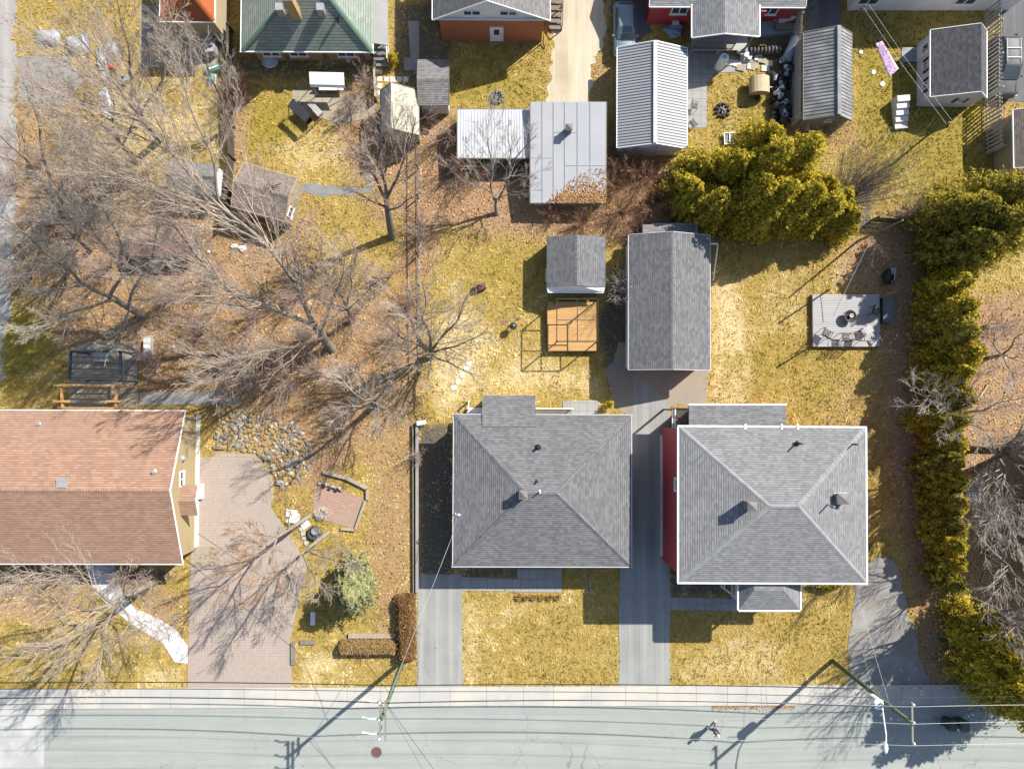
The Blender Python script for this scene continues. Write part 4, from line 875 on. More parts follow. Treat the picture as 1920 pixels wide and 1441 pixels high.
m.build('fascia', M_wood, t); wallbox('wall', M_greysid, t, [(1000, 214), (1126, 214), (1126, 386), (1000, 386)], -.05, 1.3)
p = L(t, 1065, 246, 2.2); chimney(t, (p.x, p.y, 2.0), .42, .36, .95, M_chim, cap=True)
n = 2600; x = rng.uniform(1020, 1136, n); y = 380 - rng.exponential(15, n); k = (y > 318) & (x + (y - 345) * .6 > 1062 + rng.normal(0, 8, n)) & (y > 375 - (x - 1010) * .62); x, y = x[k], y[k]
C = np.array([tuple(L(t, a, b, 1.56)) for a, b in zip(x, y)]); C[:, 2] = 1.53 + (np.array(y) < 380) * (380 - y) / 189 * 1.0 + rng.uniform(0, .05, len(x)); V, Fq = leaves_np(C, np.tile([0, 0, 1.0], (len(C), 1)), .15, .5); link('fallen_leaves', npmesh('fallen_leaves', V, Fq, np.clip(rng.normal(.5, .2, len(C)), 0, 1)), M_litter, t, kind='stuff')
t = thing('lean_to', 'low lean-to with a white ribbed metal roof against the flat roofed garage', 'lean-to', G(925, 260)); slabroof('roof', M_metalw, t, [(857, 205.5, 1.9), (994, 205.5, 1.9), (994, 296, 1.65), (857, 296, 1.65)], .06); m = MB()
for i in range(26):
    x = 859 + i * 5.3; m.beam(L(t, x, 206, 1.912), L(t, x, 295.5, 1.662), .06, .028)
m.build('rib', M_metalw, t); m = MB()
m.beam(L(t, 857, 297, 1.57), L(t, 994, 297, 1.57), .08, .16); m.beam(L(t, 857, 205, 1.81), L(t, 994, 205, 1.81), .08, .16); m.build('beam', M_wood, t)
for i, (x, y) in enumerate(((862, 226), (862, 300), (925, 300), (985, 300), (985, 226))): m = MB(); p = L(t, x, y, 0); m.box((p.x, p.y, 0), .12, .12, 1.57 if y > 250 else 1.75); m.build('post', M_wood, t)
wallbox('wall', M_wood, t, [(866, 222), (985, 222), (985, 226), (866, 226)], 0, 1.7); hard(poly([(862, 222), (993, 222), (993, 298), (862, 298)]))
E = (1158, 90, 1287.5, 277); t = gable('metal_garage', 'garage with a bright ribbed metal gable roof beside the gravel drive', 'garage', E, 2.1, 3.1, 'y', M_metal, M_wsiding, .2, math.radians(-.4), ribs=.21, ribmat=M_metalw); footprint(E, 2.7); del t['_h']
E = (1508, 62, 1596, 225); t = gable('old_shed', 'long narrow shed with a weathered dark ribbed metal roof beside the slat fence', 'shed', E, 2.2, 3.2, 'y', M_metalold, M_greysid, .12, math.radians(-.6), ribs=.255, ro=.35, trim=M_wood, ribmat=M_metalold); footprint(E, 2.6)
wb = t['_h'][3]; del t['_h']; window(t, (.2, -wb, 1.9), -PI / 2, .5, .3, panes=1)
E = (1746, 58, 1849, 182); t = gable('white_barn', 'small white barn shed with dark roof, shutters and an open ramp door', 'shed', E, 1.95, 3.0, 'y', M_shdark, M_wsiding, .1, math.radians(-1.0), ro=.95); footprint(E, 1.95)
ha, hb, wa, wb = t['_h']; del t['_h']
window(t, (-wa, .2, 1.2), PI, .5, .6); window(t, (-wa, -1.3, 1.2), PI, .5, .6); window(t, (.6, -wb, 1.25), -PI / 2, .5, .55)
for (x, y, a) in ((-wa - .02, .62, PI), (-wa - .02, -.22, PI), (-wa - .02, -.88, PI), (-wa - .02, -1.72, PI), (.2, -wb - .02, -PI / 2), (1.0, -wb - .02, -PI / 2)): m = MB(); m.box((x, y, .88), .05, .2, .66, a); m.build('shutter', M_dark, t)
door(t, (-wa, 1.5, .1), PI, .9, 1.6); p = Vector((-wa - .55, 1.55, 0)); m = MB(); m.slab([p + Vector((.55, -.55, .14)), p + Vector((.55, .55, .14)), p + Vector((-.6, .55, .05)), p + Vector((-.6, -.55, .05))], .05); m.build('ramp', M_greysid, t)
E = (1902, 207, 2010, 315); t = gable('side_shed', 'brown roofed shed cut off by the right edge of the picture', 'shed', E, 2.4, 3.4, 'y', M_shtaupe, M_tan, .15); footprint(E, 2.4); del t['_h']
E = (784, 113, 842, 196); t = gable('grey_shed', 'small taupe shingled shed in the shade of the brick house', 'shed', E, 2.0, 2.5, 'x', M_shgrey2, M_wsiding, .12, math.radians(.5), trim=M_wood); footprint(E, 2.0); del t['_h']
E = (714, 170, 785, 253); t = gable('cream_shed', 'narrow shed with one pale cream roof slope under a bare tree', 'shed', E, 1.95, 3.25, 'y', plain('cream shingles', (.42, .42, .325), (.35, .35, .265), 2, .9, fine=18), M_tan, .1, math.radians(1.0), ro=-.4, trim=M_wood); footprint(E, 2.1); del t['_h']
m = MB(); cx, cy, hx, hy = fr_rect(E, 2.1); 
E = (443, 318, 548, 402); t = gable('tan_shed', 'taupe roofed garden shed set at an angle with an iron ornament on its roof', 'shed', E, 2.1, 2.75, 'x', M_shtaupe, M_tan, .12, math.radians(-15.5), trim=M_tan); footprint(E, 2.1, .5)
ha, hb, wa, wb = t['_h']; del t['_h']; window(t, (wb, -.75, 1.25), 0, .8, .8); m = MB()
for a in range(6): m.beam((.55, .35, 2.78), (.55 + .4 * math.cos(a * 1.05), .35 + .4 * math.sin(a * 1.05), 2.8), .05, .04)
m.beam((.1, .0, 2.78), (1.2, .75, 2.72), .05, .05); m.build('roof_ornament', M_black, t)
E = (318, 306, 408, 360); t = gable('tent_shed', 'low grey roofed shed half hidden below bare branches left of the tan shed', 'shed', E, 1.9, 2.5, 'x', M_shgrey2, M_wsiding, .1, math.radians(-4), trim=M_wood); footprint(E, 1.9); del t['_h']
E = (242, 422, 362, 478); t = gable('wood_shelter', 'long low shelter with a rusty brown roof under the big bare tree', 'shelter', E, 1.6, 1.95, 'x', plain('rusty roofing', (.20, .115, .085), (.13, .08, .065), 1.5, .9, fine=14, big=(.24, .15, .11)), M_wood, .1, 0, trim=M_wood); footprint(E, 1.6); del t['_h']
# ------------------------------------------------------------------ poles and wires
M_pole = plain('green treated timber', (.085, .15, .07), (.06, .10, .05), 3, .85, fine=20, bmp=.3)
M_arm = plain('grey crossarm timber', (.22, .21, .165), (.16, .15, .12), 3, .9, fine=20)
M_porc = plain('white porcelain', (.75, .75, .76), (.66, .66, .68), 3, .3, bmp=0)
M_cable = plain('black cable', (.02, .02, .022), (.015, .015, .016), 3, .6, bmp=0)
M_wire = plain('bright aluminium wire', (.42, .43, .44), (.36, .37, .38), 3, .4, .2, bmp=0)
def insulator(parent, p, s=1.0):
    m = MB(); m.lathe(p, [(.02, 0), (.05 * s, .02), (.03, .05), (.075 * s, .08), (.04, .12), (.07 * s, .15), (.035, .2), (0, .24)], 9); return m.build('insulator', M_porc, parent, smooth=True)
B1 = G(755, 1237); T1p = G(716, 1341, 10.0)
def pole(name, label, base, top):
    t = thing(name, label, 'utility pole', base, group='utility poles along the street'); d = top - base
    m = MB(); m.tube([Vector((0, 0, -.2)), d * .5, d], .165, 12, .115); m.build('shaft', M_pole, t, smooth=True); return t, d
t, d = pole('utility_pole', 'green timber utility pole with doubled crossarms, between the brown hedge and the concrete driveway', B1, Vector((B1.x + .12, B1.y - .05, 9.6)))
P1 = B1 + d
for dx, z, a0, a1 in ((-.17, -.25, -1.4, 1.0), (.17, -.25, -1.4, 1.0), (-.32, -1.25, -.75, .55)):
    m = MB(); c = d + Vector((dx, 0, z)); m.beam(c + Vector((0, a0, 0)), c + Vector((0, a1, 0)), .10, .13); arm = m.build('crossarm', M_arm, t)
for y in (-1.25, -.1, .9): insulator(t, d + Vector((-.18, y, -.18)), 1.2)
for y in (-1.1, -.2, .85):
    m = MB(); c = d + Vector((-.3, y, -.45)); m.tube([c, c + Vector((-.45, .08, .18)), c + Vector((-.85, .1, .05))], .05, 7); m.blob(c + Vector((-.9, .1, .05)), .12, .07, .08, 6, 5, .1); m.build('cutout_fuse', M_porc, t)
m = MB(); m.beam(d + Vector((-.17, -1.1, -.3)), d + Vector((0, 0, -1.3)), .05, .04); m.beam(d + Vector((-.17, .8, -.3)), d + Vector((0, 0, -1.3)), .05, .04); m.build('arm_brace', M_steel, t)
B2 = G(1560, 1238); t, d = pole('utility_pole', 'green timber utility pole carrying a white transformer and a white street lamp', B2, Vector((B2.x + .1, B2.y - .05, 10.3))); P2 = B2 + d
m = MB(); c = d + Vector((.1, 0, -.3)); m.beam(c + Vector((0, -1.3, 0)), c + Vector((0, 1.15, 0)), .11, .13); m.build('crossarm', M_arm, t)
for y in (-1.22, .02, 1.08): insulator(t, d + Vector((.1, y, -.235)), 1.3)
m = MB(); c = d * (7.4 / 10.3) + Vector((-.42, -.12, 0)); c.z = 6.8; m.lathe(c, [(0, -.55), (.3, -.53), (.33, -.4), (.33, .4), (.36, .43), (.3, .5), (.12, .56), (0, .58)], 18); tr = m.build('transformer', M_porc, t)
m = MB(); m.lathe(c + Vector((.1, .14, .55)), [(.05, 0), (.08, .05), (.04, .1), (.08, .15), (.03, .25), (0, .28)], 8); m.build('bushing', M_porc, tr)
m = MB(); m.tube([c + Vector((.1, .14, .8)), c + Vector((-.5, .3, 1.1)), c + Vector((-.7, .1, .7)), c + Vector((-.5, -.2, .3))], .015, 5); m.build('jumper_wire', M_cable, tr)
m = MB(); c = Vector((d.x * .7, 0, 7.0)); m.tube([c + Vector((-.1, -.1, 0)), c + Vector((-.3, -.9, .6)), c + Vector((-.3, -1.8, .85)), c + Vector((-.32, -2.3, .85))], .045, 8); la = m.build('lamp_arm', M_porc, t)
m = MB(); m.blob(c + Vector((-.33, -2.62, .85)), .15, .38, .1, 10, 6, .02); m.build('lamp_head', M_porc, t, smooth=True)
def wire(pts, sag, r, mat, label, n=22):
    m = MB(); P = []
    for a, b in zip(pts[:-1], pts[1:]):
        a, b = Vector(a), Vector(b); s = sag * ((b - a).length / 32.0) ** 2
        for i in range(n): q = i / n; P.append(a + (b - a) * q - Vector((0, 0, 4 * s * q * (1 - q))))
    P.append(Vector(pts[-1])); m.tube(P, r, 5); o = m.build('power_line', mat, smooth=True); tag(o, label, 'power line', 'overhead wires along the street'); return o
def along(z, dy, r, mat, sag, label, dz2=0):
    a = Vector((P1.x, P1.y + dy, z)); b = Vector((P2.x, P2.y + dy, z + dz2)); wire([a + Vector((-34, .3, .2)), a, b, b + Vector((33, -.25, .2))], sag, r, mat, label)
along(5.0, .16, .034, M_cable, .45, 'thick black cable lowest on the poles, hanging over the lawn edge', .5)
along(6.0, .16, .022, M_cable, .35, 'twisted thin black cable above the pavement, second lowest on the poles', .9)
along(7.7, .14, .034, M_cable, .7, 'thick dark cable bundle running over the kerb', .6)
along(9.4, 1.0, .010, M_wire, .5, 'bright thin wire on the pavement side end of the crossarms', .85)
along(9.5, 0, .010, M_wire, .6, 'bright thin wire on the middle of the crossarms', .8)
along(9.4, -1.3, .010, M_wire, .5, 'bright thin wire on the street side end of the crossarms', .85)
wire([(P1.x, P1.y + .2, 7.2), G(846, 1010, 3.6), G(859, 961, 3.9)], .3, .013, M_wire, 'service drop from the crossarm pole to the bungalow mast')
wire([(P1.x + .1, P1.y, 7.9), (P1.x + 7.5, P1.y - 11, 6.5)], .2, .014, M_cable, 'dark drop wire crossing the street from the crossarm pole')
wire([(P1.x - .1, P1.y, 7.5), (P1.x + 5.7, P1.y - 11.2, 6.2)], .2, .009, M_cable, 'thin drop wire crossing the street from the crossarm pole')
wire([(P1.x - .1, P1.y + .15, 6.2), G(640, 1182, 4.4), G(372, 1000, 2.9)], .25, .016, M_cable, 'black service drop from the crossarm pole towards the beige gable')
wire([(P2.x, P2.y + .2, 7.6), G(1606, 1110, 5.9)], .3, .012, M_wire, 'white service drop from the transformer pole to the two storey house')
wire([(P2.x, P2.y + .2, 5.6), G(1612, 1200, 5.3)], .2, .010, M_wire, 'thin white drop wire above the gravel parking')
# ------------------------------------------------------------------ fences, kerbs
def fence(name, label, pts, h, mat, kind='boards', lean=0, group=None, sp=.14, bw=.10, rails=2):
    P = [G(*p) for p in pts]; c = sum(P, Vector()) / len(P); t = thing(name, label, 'fence', c, group=group); m = MB(); r = MB(); po = []
    rr = random.Random(len(label))
    for a, b in zip(P[:-1], P[1:]):
        a, b = a - c, b - c; Lg = (b - a).length; ang = math.atan2((b - a).y, (b - a).x); n = int(Lg / sp); nn = Vector((-math.sin(ang), math.cos(ang), 0)); k = max(1, round(Lg / 2.3))
        for i in range(n):
            p = a + (b - a) * (i + .5) / n; m.box(p + Vector((0, 0, .03)), bw, .02, h * rr.uniform(.97, 1.02), ang)
        for z in [h * (.15 + .7 * q / max(rails - 1, 1)) for q in range(rails)]: r.beam(a + nn * .03 + Vector((0, 0, z)), b + nn * .03 + Vector((0, 0, z)), .04, .08)
        for i in range(k + 1): p = a + (b - a) * i / k + nn * .085; q = MB(); q.box(p, .09, .09, h + .08, ang); po.append(q)
    m.build('board_panel', mat, t); r.build('rail', mat, t)
    for q in po: q.build('post', mat, t)
    return t
M_fgrey = plain('silvered fence wood', (.42, .40, .36), (.31, .295, .265), 3, .9, fine=20, bmp=.2)
M_fdark = plain('dark fence wood', (.07, .06, .055), (.045, .04, .037), 3, .9, fine=20)
fence('slat_fence', 'tall pale slat fence between the white barn and the neighbouring asphalt drive', [(1844, -60), (1846, 245), (1848, 290)], 1.9, M_fgrey, sp=.30, bw=.15)
fence('slat_fence', 'pale slat fence running beside the weathered ribbed shed and junk pile', [(1487, -50), (1482, 100), (1481, 240)], 2.0, M_fgrey, sp=.2, bw=.15)
fence('lattice_fence', 'dark low fence section between the cedars at the back of the lawn', [(1632, 416), (1690, 420), (1742, 424)], 1.3, M_fdark, sp=.09, bw=.05, rails=3)
fence('board_fence', 'dark fence between the green roofed yard and the orange house yard', [(436, 60), (440, 300), (428, 420)], 1.3, plain('brown fence wood', (.09, .07, .055), (.06, .045, .035), 3, .9), sp=.2, bw=.17)
fence('wire_fence', 'thin grey fence dividing the leafy yards above the bungalow', [(782, 210), (783, 480), (786, 700)], 1.1, plain('grey fence wire', (.13, .13, .125), (.09, .09, .088), 3, .7), sp=.6, bw=.03, rails=2)
fence('timber_fence', 'low timber edging fence along the bed behind the green roofed house', [(703, 125), (706, 190)], .9, M_fgrey, sp=.16, bw=.13)
def kerb(name, label, pts, w, h, mat):
    P = [G(*p) for p in pts]; c = P[0]; m = MB()
    for a, b in zip(P[:-1], P[1:]): m.beam(a + Vector((0, 0, h / 2)), b + Vector((0, 0, h / 2)), w, h)
    o = m.build(name, mat); tag(o, label, 'kerb'); return o
kerb('retaining_wall', 'low concrete retaining wall along the left side of the bungalow', [(783, 792), (783, 1108)], .2, .45, M_concgrey)
kerb('retaining_wall', 'thin rusty edging strip beside the low concrete retaining wall', [(775, 795), (776, 1110)], .08, .3, M_wood)
kerb('planter_kerb', 'low brick wall around the small brick paver patio', [(686, 938), (667, 992), (640, 990)], .2, .22, M_slabtan)
kerb('planter_kerb', 'curved brick edging behind the small brick paver patio', [(607, 884), (650, 895), (690, 915), (690, 936)], .24, .25, M_slabtan)
kerb('garden_edging', 'timber edging at the corner of the paver driveway', [(550, 1203), (550, 1245)], .3, .16, M_wood)
kerb('garden_edging', 'short timber edging below the blue spruce', [(563, 1203), (592, 1203)], .28, .14, M_wood)
kerb('stone_block', 'row of pale concrete blocks behind the clipped brown hedge', [(654, 1190), (742, 1190)], .35, .2, M_slabtan)
kerb('stone_block', 'pale concrete strip beside the asphalt driveway at the bungalow corner', [(1106, 1072), (1106, 1118)], .1, .08, M_slabtan)
# ------------------------------------------------------------------ deck and frame by the shed
a, b = G(1027, 657, .55), G(1118, 566, .55); c = (a + b) / 2; c.z = 0
t = thing('cedar_deck', 'orange stained cedar deck in front of the small grey shed', 'deck', c); m = MB(); w, h = b.x - a.x, b.y - a.y
n = int(h / .145)
for i in range(n): m.box((0, -h / 2 + (i + .5) * h / n, .50), w, h / n - .012, .045)
m.build('planks', M_cedarw, t); m = MB(); m.box((0, -h / 2 - .021, .12), w, .04, .42); m.box((-w / 2 - .021, 0, .12), .04, h, .42); m.box((w / 2 + .021, 0, .12), .04, h, .42); m.build('skirt', plain('brown stained board', (.20, .09, .045), (.15, .07, .035), 3, .8), t)
hard([(c.x - w / 2, c.y - h / 2), (c.x + w / 2, c.y - h / 2), (c.x + w / 2, c.y + h / 2), (c.x - w / 2, c.y + h / 2)])
z = 2.75; Q = [G(*p, z) for p in ((1044, 640), (1121, 640), (1121, 560), (1044, 560))]; c = sum(Q, Vector()) / 4; c.z = .546
t = thing('gazebo_frame', 'bare dark metal gazebo frame without its canopy, standing on the cedar deck', 'gazebo', c)
m = MB()
for i in range(4): m.beam(Q[i] - c, Q[(i + 1) % 4] - c, .06, .06)
m.beam((Q[0] + Q[1]) / 2 - c, (Q[2] + Q[3]) / 2 - c, .05, .05); m.beam((Q[1] + Q[2]) / 2 - c, (Q[3] + Q[0]) / 2 - c, .05, .05); m.build('top_frame', M_black, t)
for q in Q:
    m = MB(); v = q - c; m.box((v.x, v.y, 0), .07, .07, v.z); 
    for k in (-1, 1): m.beam((v.x, v.y, v.z - .5), (v.x * .82 if k > 0 else v.x, v.y * .82 if k < 0 else v.y, v.z), .03, .03)
    m.build('post', M_black, t)
def chair(name, label, loc, rz, mat, group=None, s=1.0):
    """slatted metal garden chair"""
    t = thing(name, label, 'chair', loc, rz, group); m = MB()
    for i in range(6): m.box((0, -.2 + i * .08, .43), .46, .05, .02)
    m.build('seat', mat, t); m = MB()
    for i in range(7): x = -.21 + i * .07; m.tube([(x, .22, .45), (x, .30, .95)], .013, 5)
    m.tube([(-.24, .22, .4), (-.24, .30, .98), (0, .31, 1.03), (.24, .30, .98), (.24, .22, .4)], .018, 6); m.build('backrest', mat, t)
    for x in (-.23, .23):
        for y in (-.22, .22): m = MB(); m.tube([(x, y, 0), (x, y, .44)], .016, 5); m.build('leg', mat, t)
        m = MB(); m.tube([(x * 1.08, -.22, .43), (x * 1.08, -.22, .64), (x * 1.08, .24, .66)], .016, 5); m.build('armrest', mat, t)
    return t
# grey deck on the lawn
a, b = G(1525, 649, .35), G(1649, 552, .35); c = (a + b) / 2; c.z = 0; t = thing('grey_deck', 'pale grey plank deck with iron chairs and a fire bowl on it', 'deck', c); w, h = b.x - a.x, b.y - a.y; m = MB(); n = int(h / .14)
for i in range(n): m.box((0, -h / 2 + (i + .5) * h / n, .31), w, h / n - .014, .04)
m.build('planks', M_greydeck, t); m = MB(); m.box((0, -h / 2 - .02, 0), w, .038, .34); m.box((-w / 2 - .02, 0, 0), .038, h, .34); m.box((w / 2 + .02, 0, 0), .038, h, .34); m.build('skirt', M_wood, t); hard([(c.x - w / 2, c.y - h / 2), (c.x + w / 2, c.y - h / 2), (c.x + w / 2, c.y + h / 2), (c.x - w / 2, c.y + h / 2)])
DZH = .351
M_iron = plain('dark iron', (.05, .04, .035), (.03, .025, .022), 5, .6, .3)
ch = chair('iron_chair', 'iron garden chair at the lower left corner of the grey deck', G(1543, 626, DZH), 2.6, M_iron, 'iron chairs on the grey deck'); ch.scale = (1.3, 1.3, 1.3)
for (x, y, r, l) in ((1579, 633, 3.14, 'iron garden chair on the lower edge of the grey deck, next to the corner chair'), (1603, 632, 3.0, 'iron garden chair on the lower edge of the grey deck, left of the square table'), (1635, 585, 1.3, 'iron garden chair at the right side of the grey deck above the square table')): dup(ch, G(x, y, DZH), r, label=l)
t = thing('square_table', 'small square grey table on the grey deck', 'table', G(1622, 619, DZH), .5); m = MB(); m.box((0, 0, .5), .6, .6, .03); m.build('table_top', M_steel, t)
for x in (-.25, .25):
    for y in (-.25, .25): m = MB(); m.box((x, y, 0), .04, .04, .499); m.build('leg', M_iron, t)
t = thing('fire_bowl', 'round rusty black fire bowl in the middle of the grey deck', 'fire bowl', G(1589, 594, DZH)); m = MB(); m.lathe((0, 0, 0), [(.12, .2), (.3, .27), (.42, .45), (.47, .47), (.40, .45), (.28, .31), (0, .27)], 20); m.build('bowl', M_iron, t, smooth=True)
for i in range(3): a = i * 2.1; m = MB(); m.tube([(.3 * math.cos(a), .3 * math.sin(a), .3), (.4 * math.cos(a), .4 * math.sin(a), 0)], .02, 5); m.build('leg', M_iron, t)
m = MB(); m.lathe((.08, .05, .3), [(.1, 0), (.14, .12), (.16, .2), (.1, .2), (0, .15)], 10); m.build('inner_pot', M_steel, t)
t = thing('folding_stand', 'crossed leg folding stand at the lower right of the grey deck', 'stand', G(1637, 640, DZH), .4); m = MB(); m.beam((-.35, -.2, .02), (.35, .2, .5), .04, .03); m.beam((-.35, .2, .02), (.35, -.2, .5), .04, .03); m.build('crossed_legs', M_iron, t); m = MB(); m.beam((.35, -.25, .53), (.35, .25, .53), .04, .03); m.beam((-.35, -.25, .04), (-.35, .25, .04), .04, .04); m.build('bar', M_iron, t)
t = thing('storage_box', 'dark green storage chest standing right of the grey deck', 'storage box', G(1658, 582)); m = MB(); m.box((0, 0, 0), .78, 1.9, .6); m.build('chest', plain('dark teal plastic', (.05, .065, .07), (.04, .05, .055), 4, .5), t); m = MB(); m.box((0, 0, .605), .84, 1.96, .05); m.box((0, 0, .66), .6, 1.7, .03); m.build('lid', plain('teal grey lid', (.085, .105, .11), (.07, .085, .09), 4, .5), t)
t = thing('snow_blower', 'dark covered machine on the leaves above the grey deck', 'machine', G(1660, 520)); m = MB(); m.blob((0, 0, .4), .42, .6, .42, 10, 7, .12, 3); m.build('cover', M_black, t, smooth=True); m = MB(); m.tube([(.1, -.5, .5), (.2, -.3, .9), (.2, .45, .95), (.1, .6, .6)], .04, 6); m.build('handle', M_steel, t); m = MB(); m.box((.2, .35, .75), .35, .45, .06, .2); m.build('panel', M_steel, t)
def lean_beam(name, label, p, q, w, h, mat, cat):
    m = MB(); m.beam(p, q, w, h); o = m.build(name, mat); tag(o, label, cat); return o
lean_beam('timber_post', 'tilted rusty timber post beside the storage chest', G(1651, 557, .4), G(1678, 546, 1.6), .12, .10, plain('orange timber', (.36, .17, .06), (.28, .13, .05), 4, .85), 'post')
lean_beam('timber_post', 'upright rusty timber post at the upper left corner of the grey deck', G(1556, 542, .0), G(1556, 542, 2.9), .10, .10, plain('orange timber', (.36, .17, .06)), 'post')
lean_beam('timber_post', 'short timber post at the lower left corner of the grey deck', G(1524, 647, .0), G(1524, 647, 2.1), .09, .09, M_wood, 'post')
t = thing('clothesline', 'pair of slack pale clotheslines from a tall wooden pole to the grey deck', 'clothesline', G(1608, 452)); o = G(1608, 452); m = MB(); m.tube([(0, 0, -.1), (.05, .05, 6.0)], .08, 8, .06); m.build('pole', M_wood, t)
for (p, q) in (((1634, 446, 3.2), (1562, 592, .9)), ((1604, 458, 2.6), (1558, 545, 2.8))): m = MB(); m.tube([G(*p) - o, G(*q) - o], .022, 5); m.build('line', M_wire, t)
# ------------------------------------------------------------------ black pergola, timber swing frame and wall behind the brown roofed house
def pergola(name, label, px, z, mat, ribs, post=.12):
    Q = [G(*p, z) for p in px]; c = sum(Q, Vector()) / 4; c.z = 0; t = thing(name, label, 'pergola', c); m = MB()
    for i in range(4): m.beam(Q[i] - c, Q[(i + 1) % 4] - c, .13, .16)
    m.build('top_frame', mat, t)
    for q in Q: v = q - c; k = MB(); k.box((v.x, v.y, 0), post, post, z - .09); k.build('post', mat, t)
    for i in range(1, ribs + 1): q = i / (ribs + 1); k = MB(); k.beam(Q[0] + (Q[3] - Q[0]) * q - c, Q[1] + (Q[2] - Q[1]) * q - c, .05, .09); k.build('crossbar', mat, t)
    return t
M_perg = plain('blue black paint', (.045, .05, .062), (.03, .035, .045), 4, .5)
t = pergola('black_pergola', 'square black pergola frame at the edge of the leaf covered yard', [(130, 712), (226, 714), (226, 659), (133, 659)], 2.4, M_perg, 4)
c = t.location; 
for p, q in (((226, 659, 2.4), (258, 668, 2.1)), ((224, 712, 2.4), (258, 668, 2.1))): m = MB(); m.beam(G(*p) - c, G(*q) - c, .08, .1); m.build('side_brace', M_perg, t)
t = pergola('timber_arbour', 'honey brown timber arbour between the black pergola and the brown roof', [(118, 765), (218, 765), (218, 723), (114, 721)], 2.5, plain('honey timber', (.42, .235, .075), (.34, .185, .06), 3, .8, fine=20), 0, .16)
c = t.location
for y in (722, 752):
    for x in (116, 214): m = MB(); p = G(x, y, 2.62) - c; m.box((p.x, p.y, p.z - .08), 1.1, .15, .16); m.build('beam_end', plain('honey timber', (.42, .235, .075)), t)
t = thing('pallet_stack', 'weathered bench of stacked planks below the black pergola', 'bench', G(197, 670)); m = MB()
for i in range(4): m.box((0, -.25 + i * .17, .42), 1.2, .14, .04)
m.build('seat', M_fgrey, t); 
for x in (-.45, .45): m = MB(); m.box((x, 0, 0), .12, .6, .415); m.build('leg', M_fgrey, t)
t = thing('side_table', 'pale slatted planter box right of the black pergola', 'planter', G(282, 650)); m = MB(); m.box((0, 0, 0), .45, 1.3, .5); m.build('box', M_fgrey, t); m = MB(); m.box((0, 0, .502), .5, 1.35, .04); m.build('rim', M_concwhite, t)
m = MB(); P = [(455, 742), (520, 742), (520, 760), (455, 760)]
# ------------------------------------------------------------------ barbecue, fire rings, chairs, swing
t = thing('kettle_barbecue', 'black kettle barbecue on the lawn left of the cedar deck', 'barbecue', G(962, 613)); m = MB(); m.lathe((0, 0, .75), [(0, -.25), (.17, -.2), (.27, -.05), (.28, .02), (.27, .04), (.17, .2), (.05, .26), (0, .27)], 18); m.build('kettle', plain('glossy enamel', (.05, .05, .06), (.035, .035, .04), 3, .25), t, smooth=True)
m = MB(); m.tube([(.05, 0, 1.02), (.05, 0, 1.08), (-.05, 0, 1.08), (-.05, 0, 1.02)], .012, 5); m.build('handle', M_wood, t)
for i in range(3): a = i * 2.09 + .5; m = MB(); m.tube([(.16 * math.cos(a), .16 * math.sin(a), .56), (.32 * math.cos(a), .32 * math.sin(a), 0)], .016, 5); m.build('leg', M_steel, t)
m = MB(); m.tube([(.05, .22, 0.74), (.3, .5, .72)], .02, 5); m.box((.32, .5, .7), .25, .15, .02); m.build('shelf', M_dark, t)
def fire_ring(name, label, loc, r, n, mat, rz=0):
    t = thing(name, label, 'fire pit', loc, rz); rr = random.Random(n)
    for i in range(n): a = i * 2 * PI / n; m = MB(); m.blob((r * math.cos(a), r * math.sin(a), .1), r * 3 / n + .03, .12, .14, 6, 5, .12, i); m.build('ring_stone', mat, t)
    m = MB(); m.lathe((0, 0, .01), [(0, .02), (r * .5, .05), (r * .85, .03)], 14); m.build('ash_bed', M_black, t); return t
fire_ring('fire_pit', 'round stone fire ring on the lawn behind the brick house', G(932, 183), .42, 11, M_stone)
t = fire_ring('fire_pit', 'fire ring with charred logs on the lawn between the ribbed roofs', G(1354, 208), .48, 9, M_iron)
for i, a in enumerate((.3, 1.4, 2.5)): m = MB(); m.tube([(-.3 * math.cos(a), -.3 * math.sin(a), .1 + .05 * i), (.3 * math.cos(a), .3 * math.sin(a), .16 + .05 * i)], .06, 6); m.build('log', M_arm, t)
t = thing('fire_drum', 'rusty half drum burner lying on the lawn left of the grey shed', 'burner', G(901, 539), .35); m = MB(); m.lathe((0, 0, .26), [(0, -.4), (.27, -.4), (.28, 0), (.27, .4), (.22, .4), (.2, -.3), (0, -.32)], 14, Matrix.Rotation(PI / 2, 3, 'Y')); m.build('drum', plain('rusty steel', (.22, .09, .05), (.08, .05, .04), 5, .9), t); m = MB(); m.blob((-.1, .0, .45), .3, .2, .12, 7, 5, .2, 2); m.build('char', M_black, t)
t = thing('canopy_swing', 'garden swing seat under a white fabric canopy on the tan slabs', 'swing', G(624, 168)); m = MB(); m.slab([(-1.25, -.38, 1.72), (1.25, -.42, 1.7), (1.25, .38, 1.95), (-1.25, .42, 1.95)], .05); m.slab([(-1.25, -.5, 1.52), (1.25, -.54, 1.5), (1.25, -.425, 1.69), (-1.25, -.385, 1.71)], .03); m.build('canopy', M_white, t)
for x in (-1.15, 1.15):
    for y in (-.5, .6): m = MB(); m.tube([(x, y * 1.1, 0), (x, y * .3, 1.7)], .03, 6); m.build('leg', M_steel, t)
m = MB(); m.box((0, 0, .45), 1.8, .55, .08); m.box((0, .35, .5), 1.8, .08, .5); m.build('seat', M_white, t)
t = thing('lounge_swing', 'dark framed swing bench tilted on the lawn below the white canopy swing', 'swing', G(572, 222), -.75); m = MB(); m.slab([(-.85, -.35, 1.35), (.85, -.35, 1.35), (.85, .3, 1.55), (-.85, .3, 1.55)], .05); m.build('canopy', M_dark, t)
m = MB(); m.box((0, -.05, .45), 1.5, .55, .07); m.box((0, .25, .5), 1.5, .07, .5); m.build('seat', M_black, t)
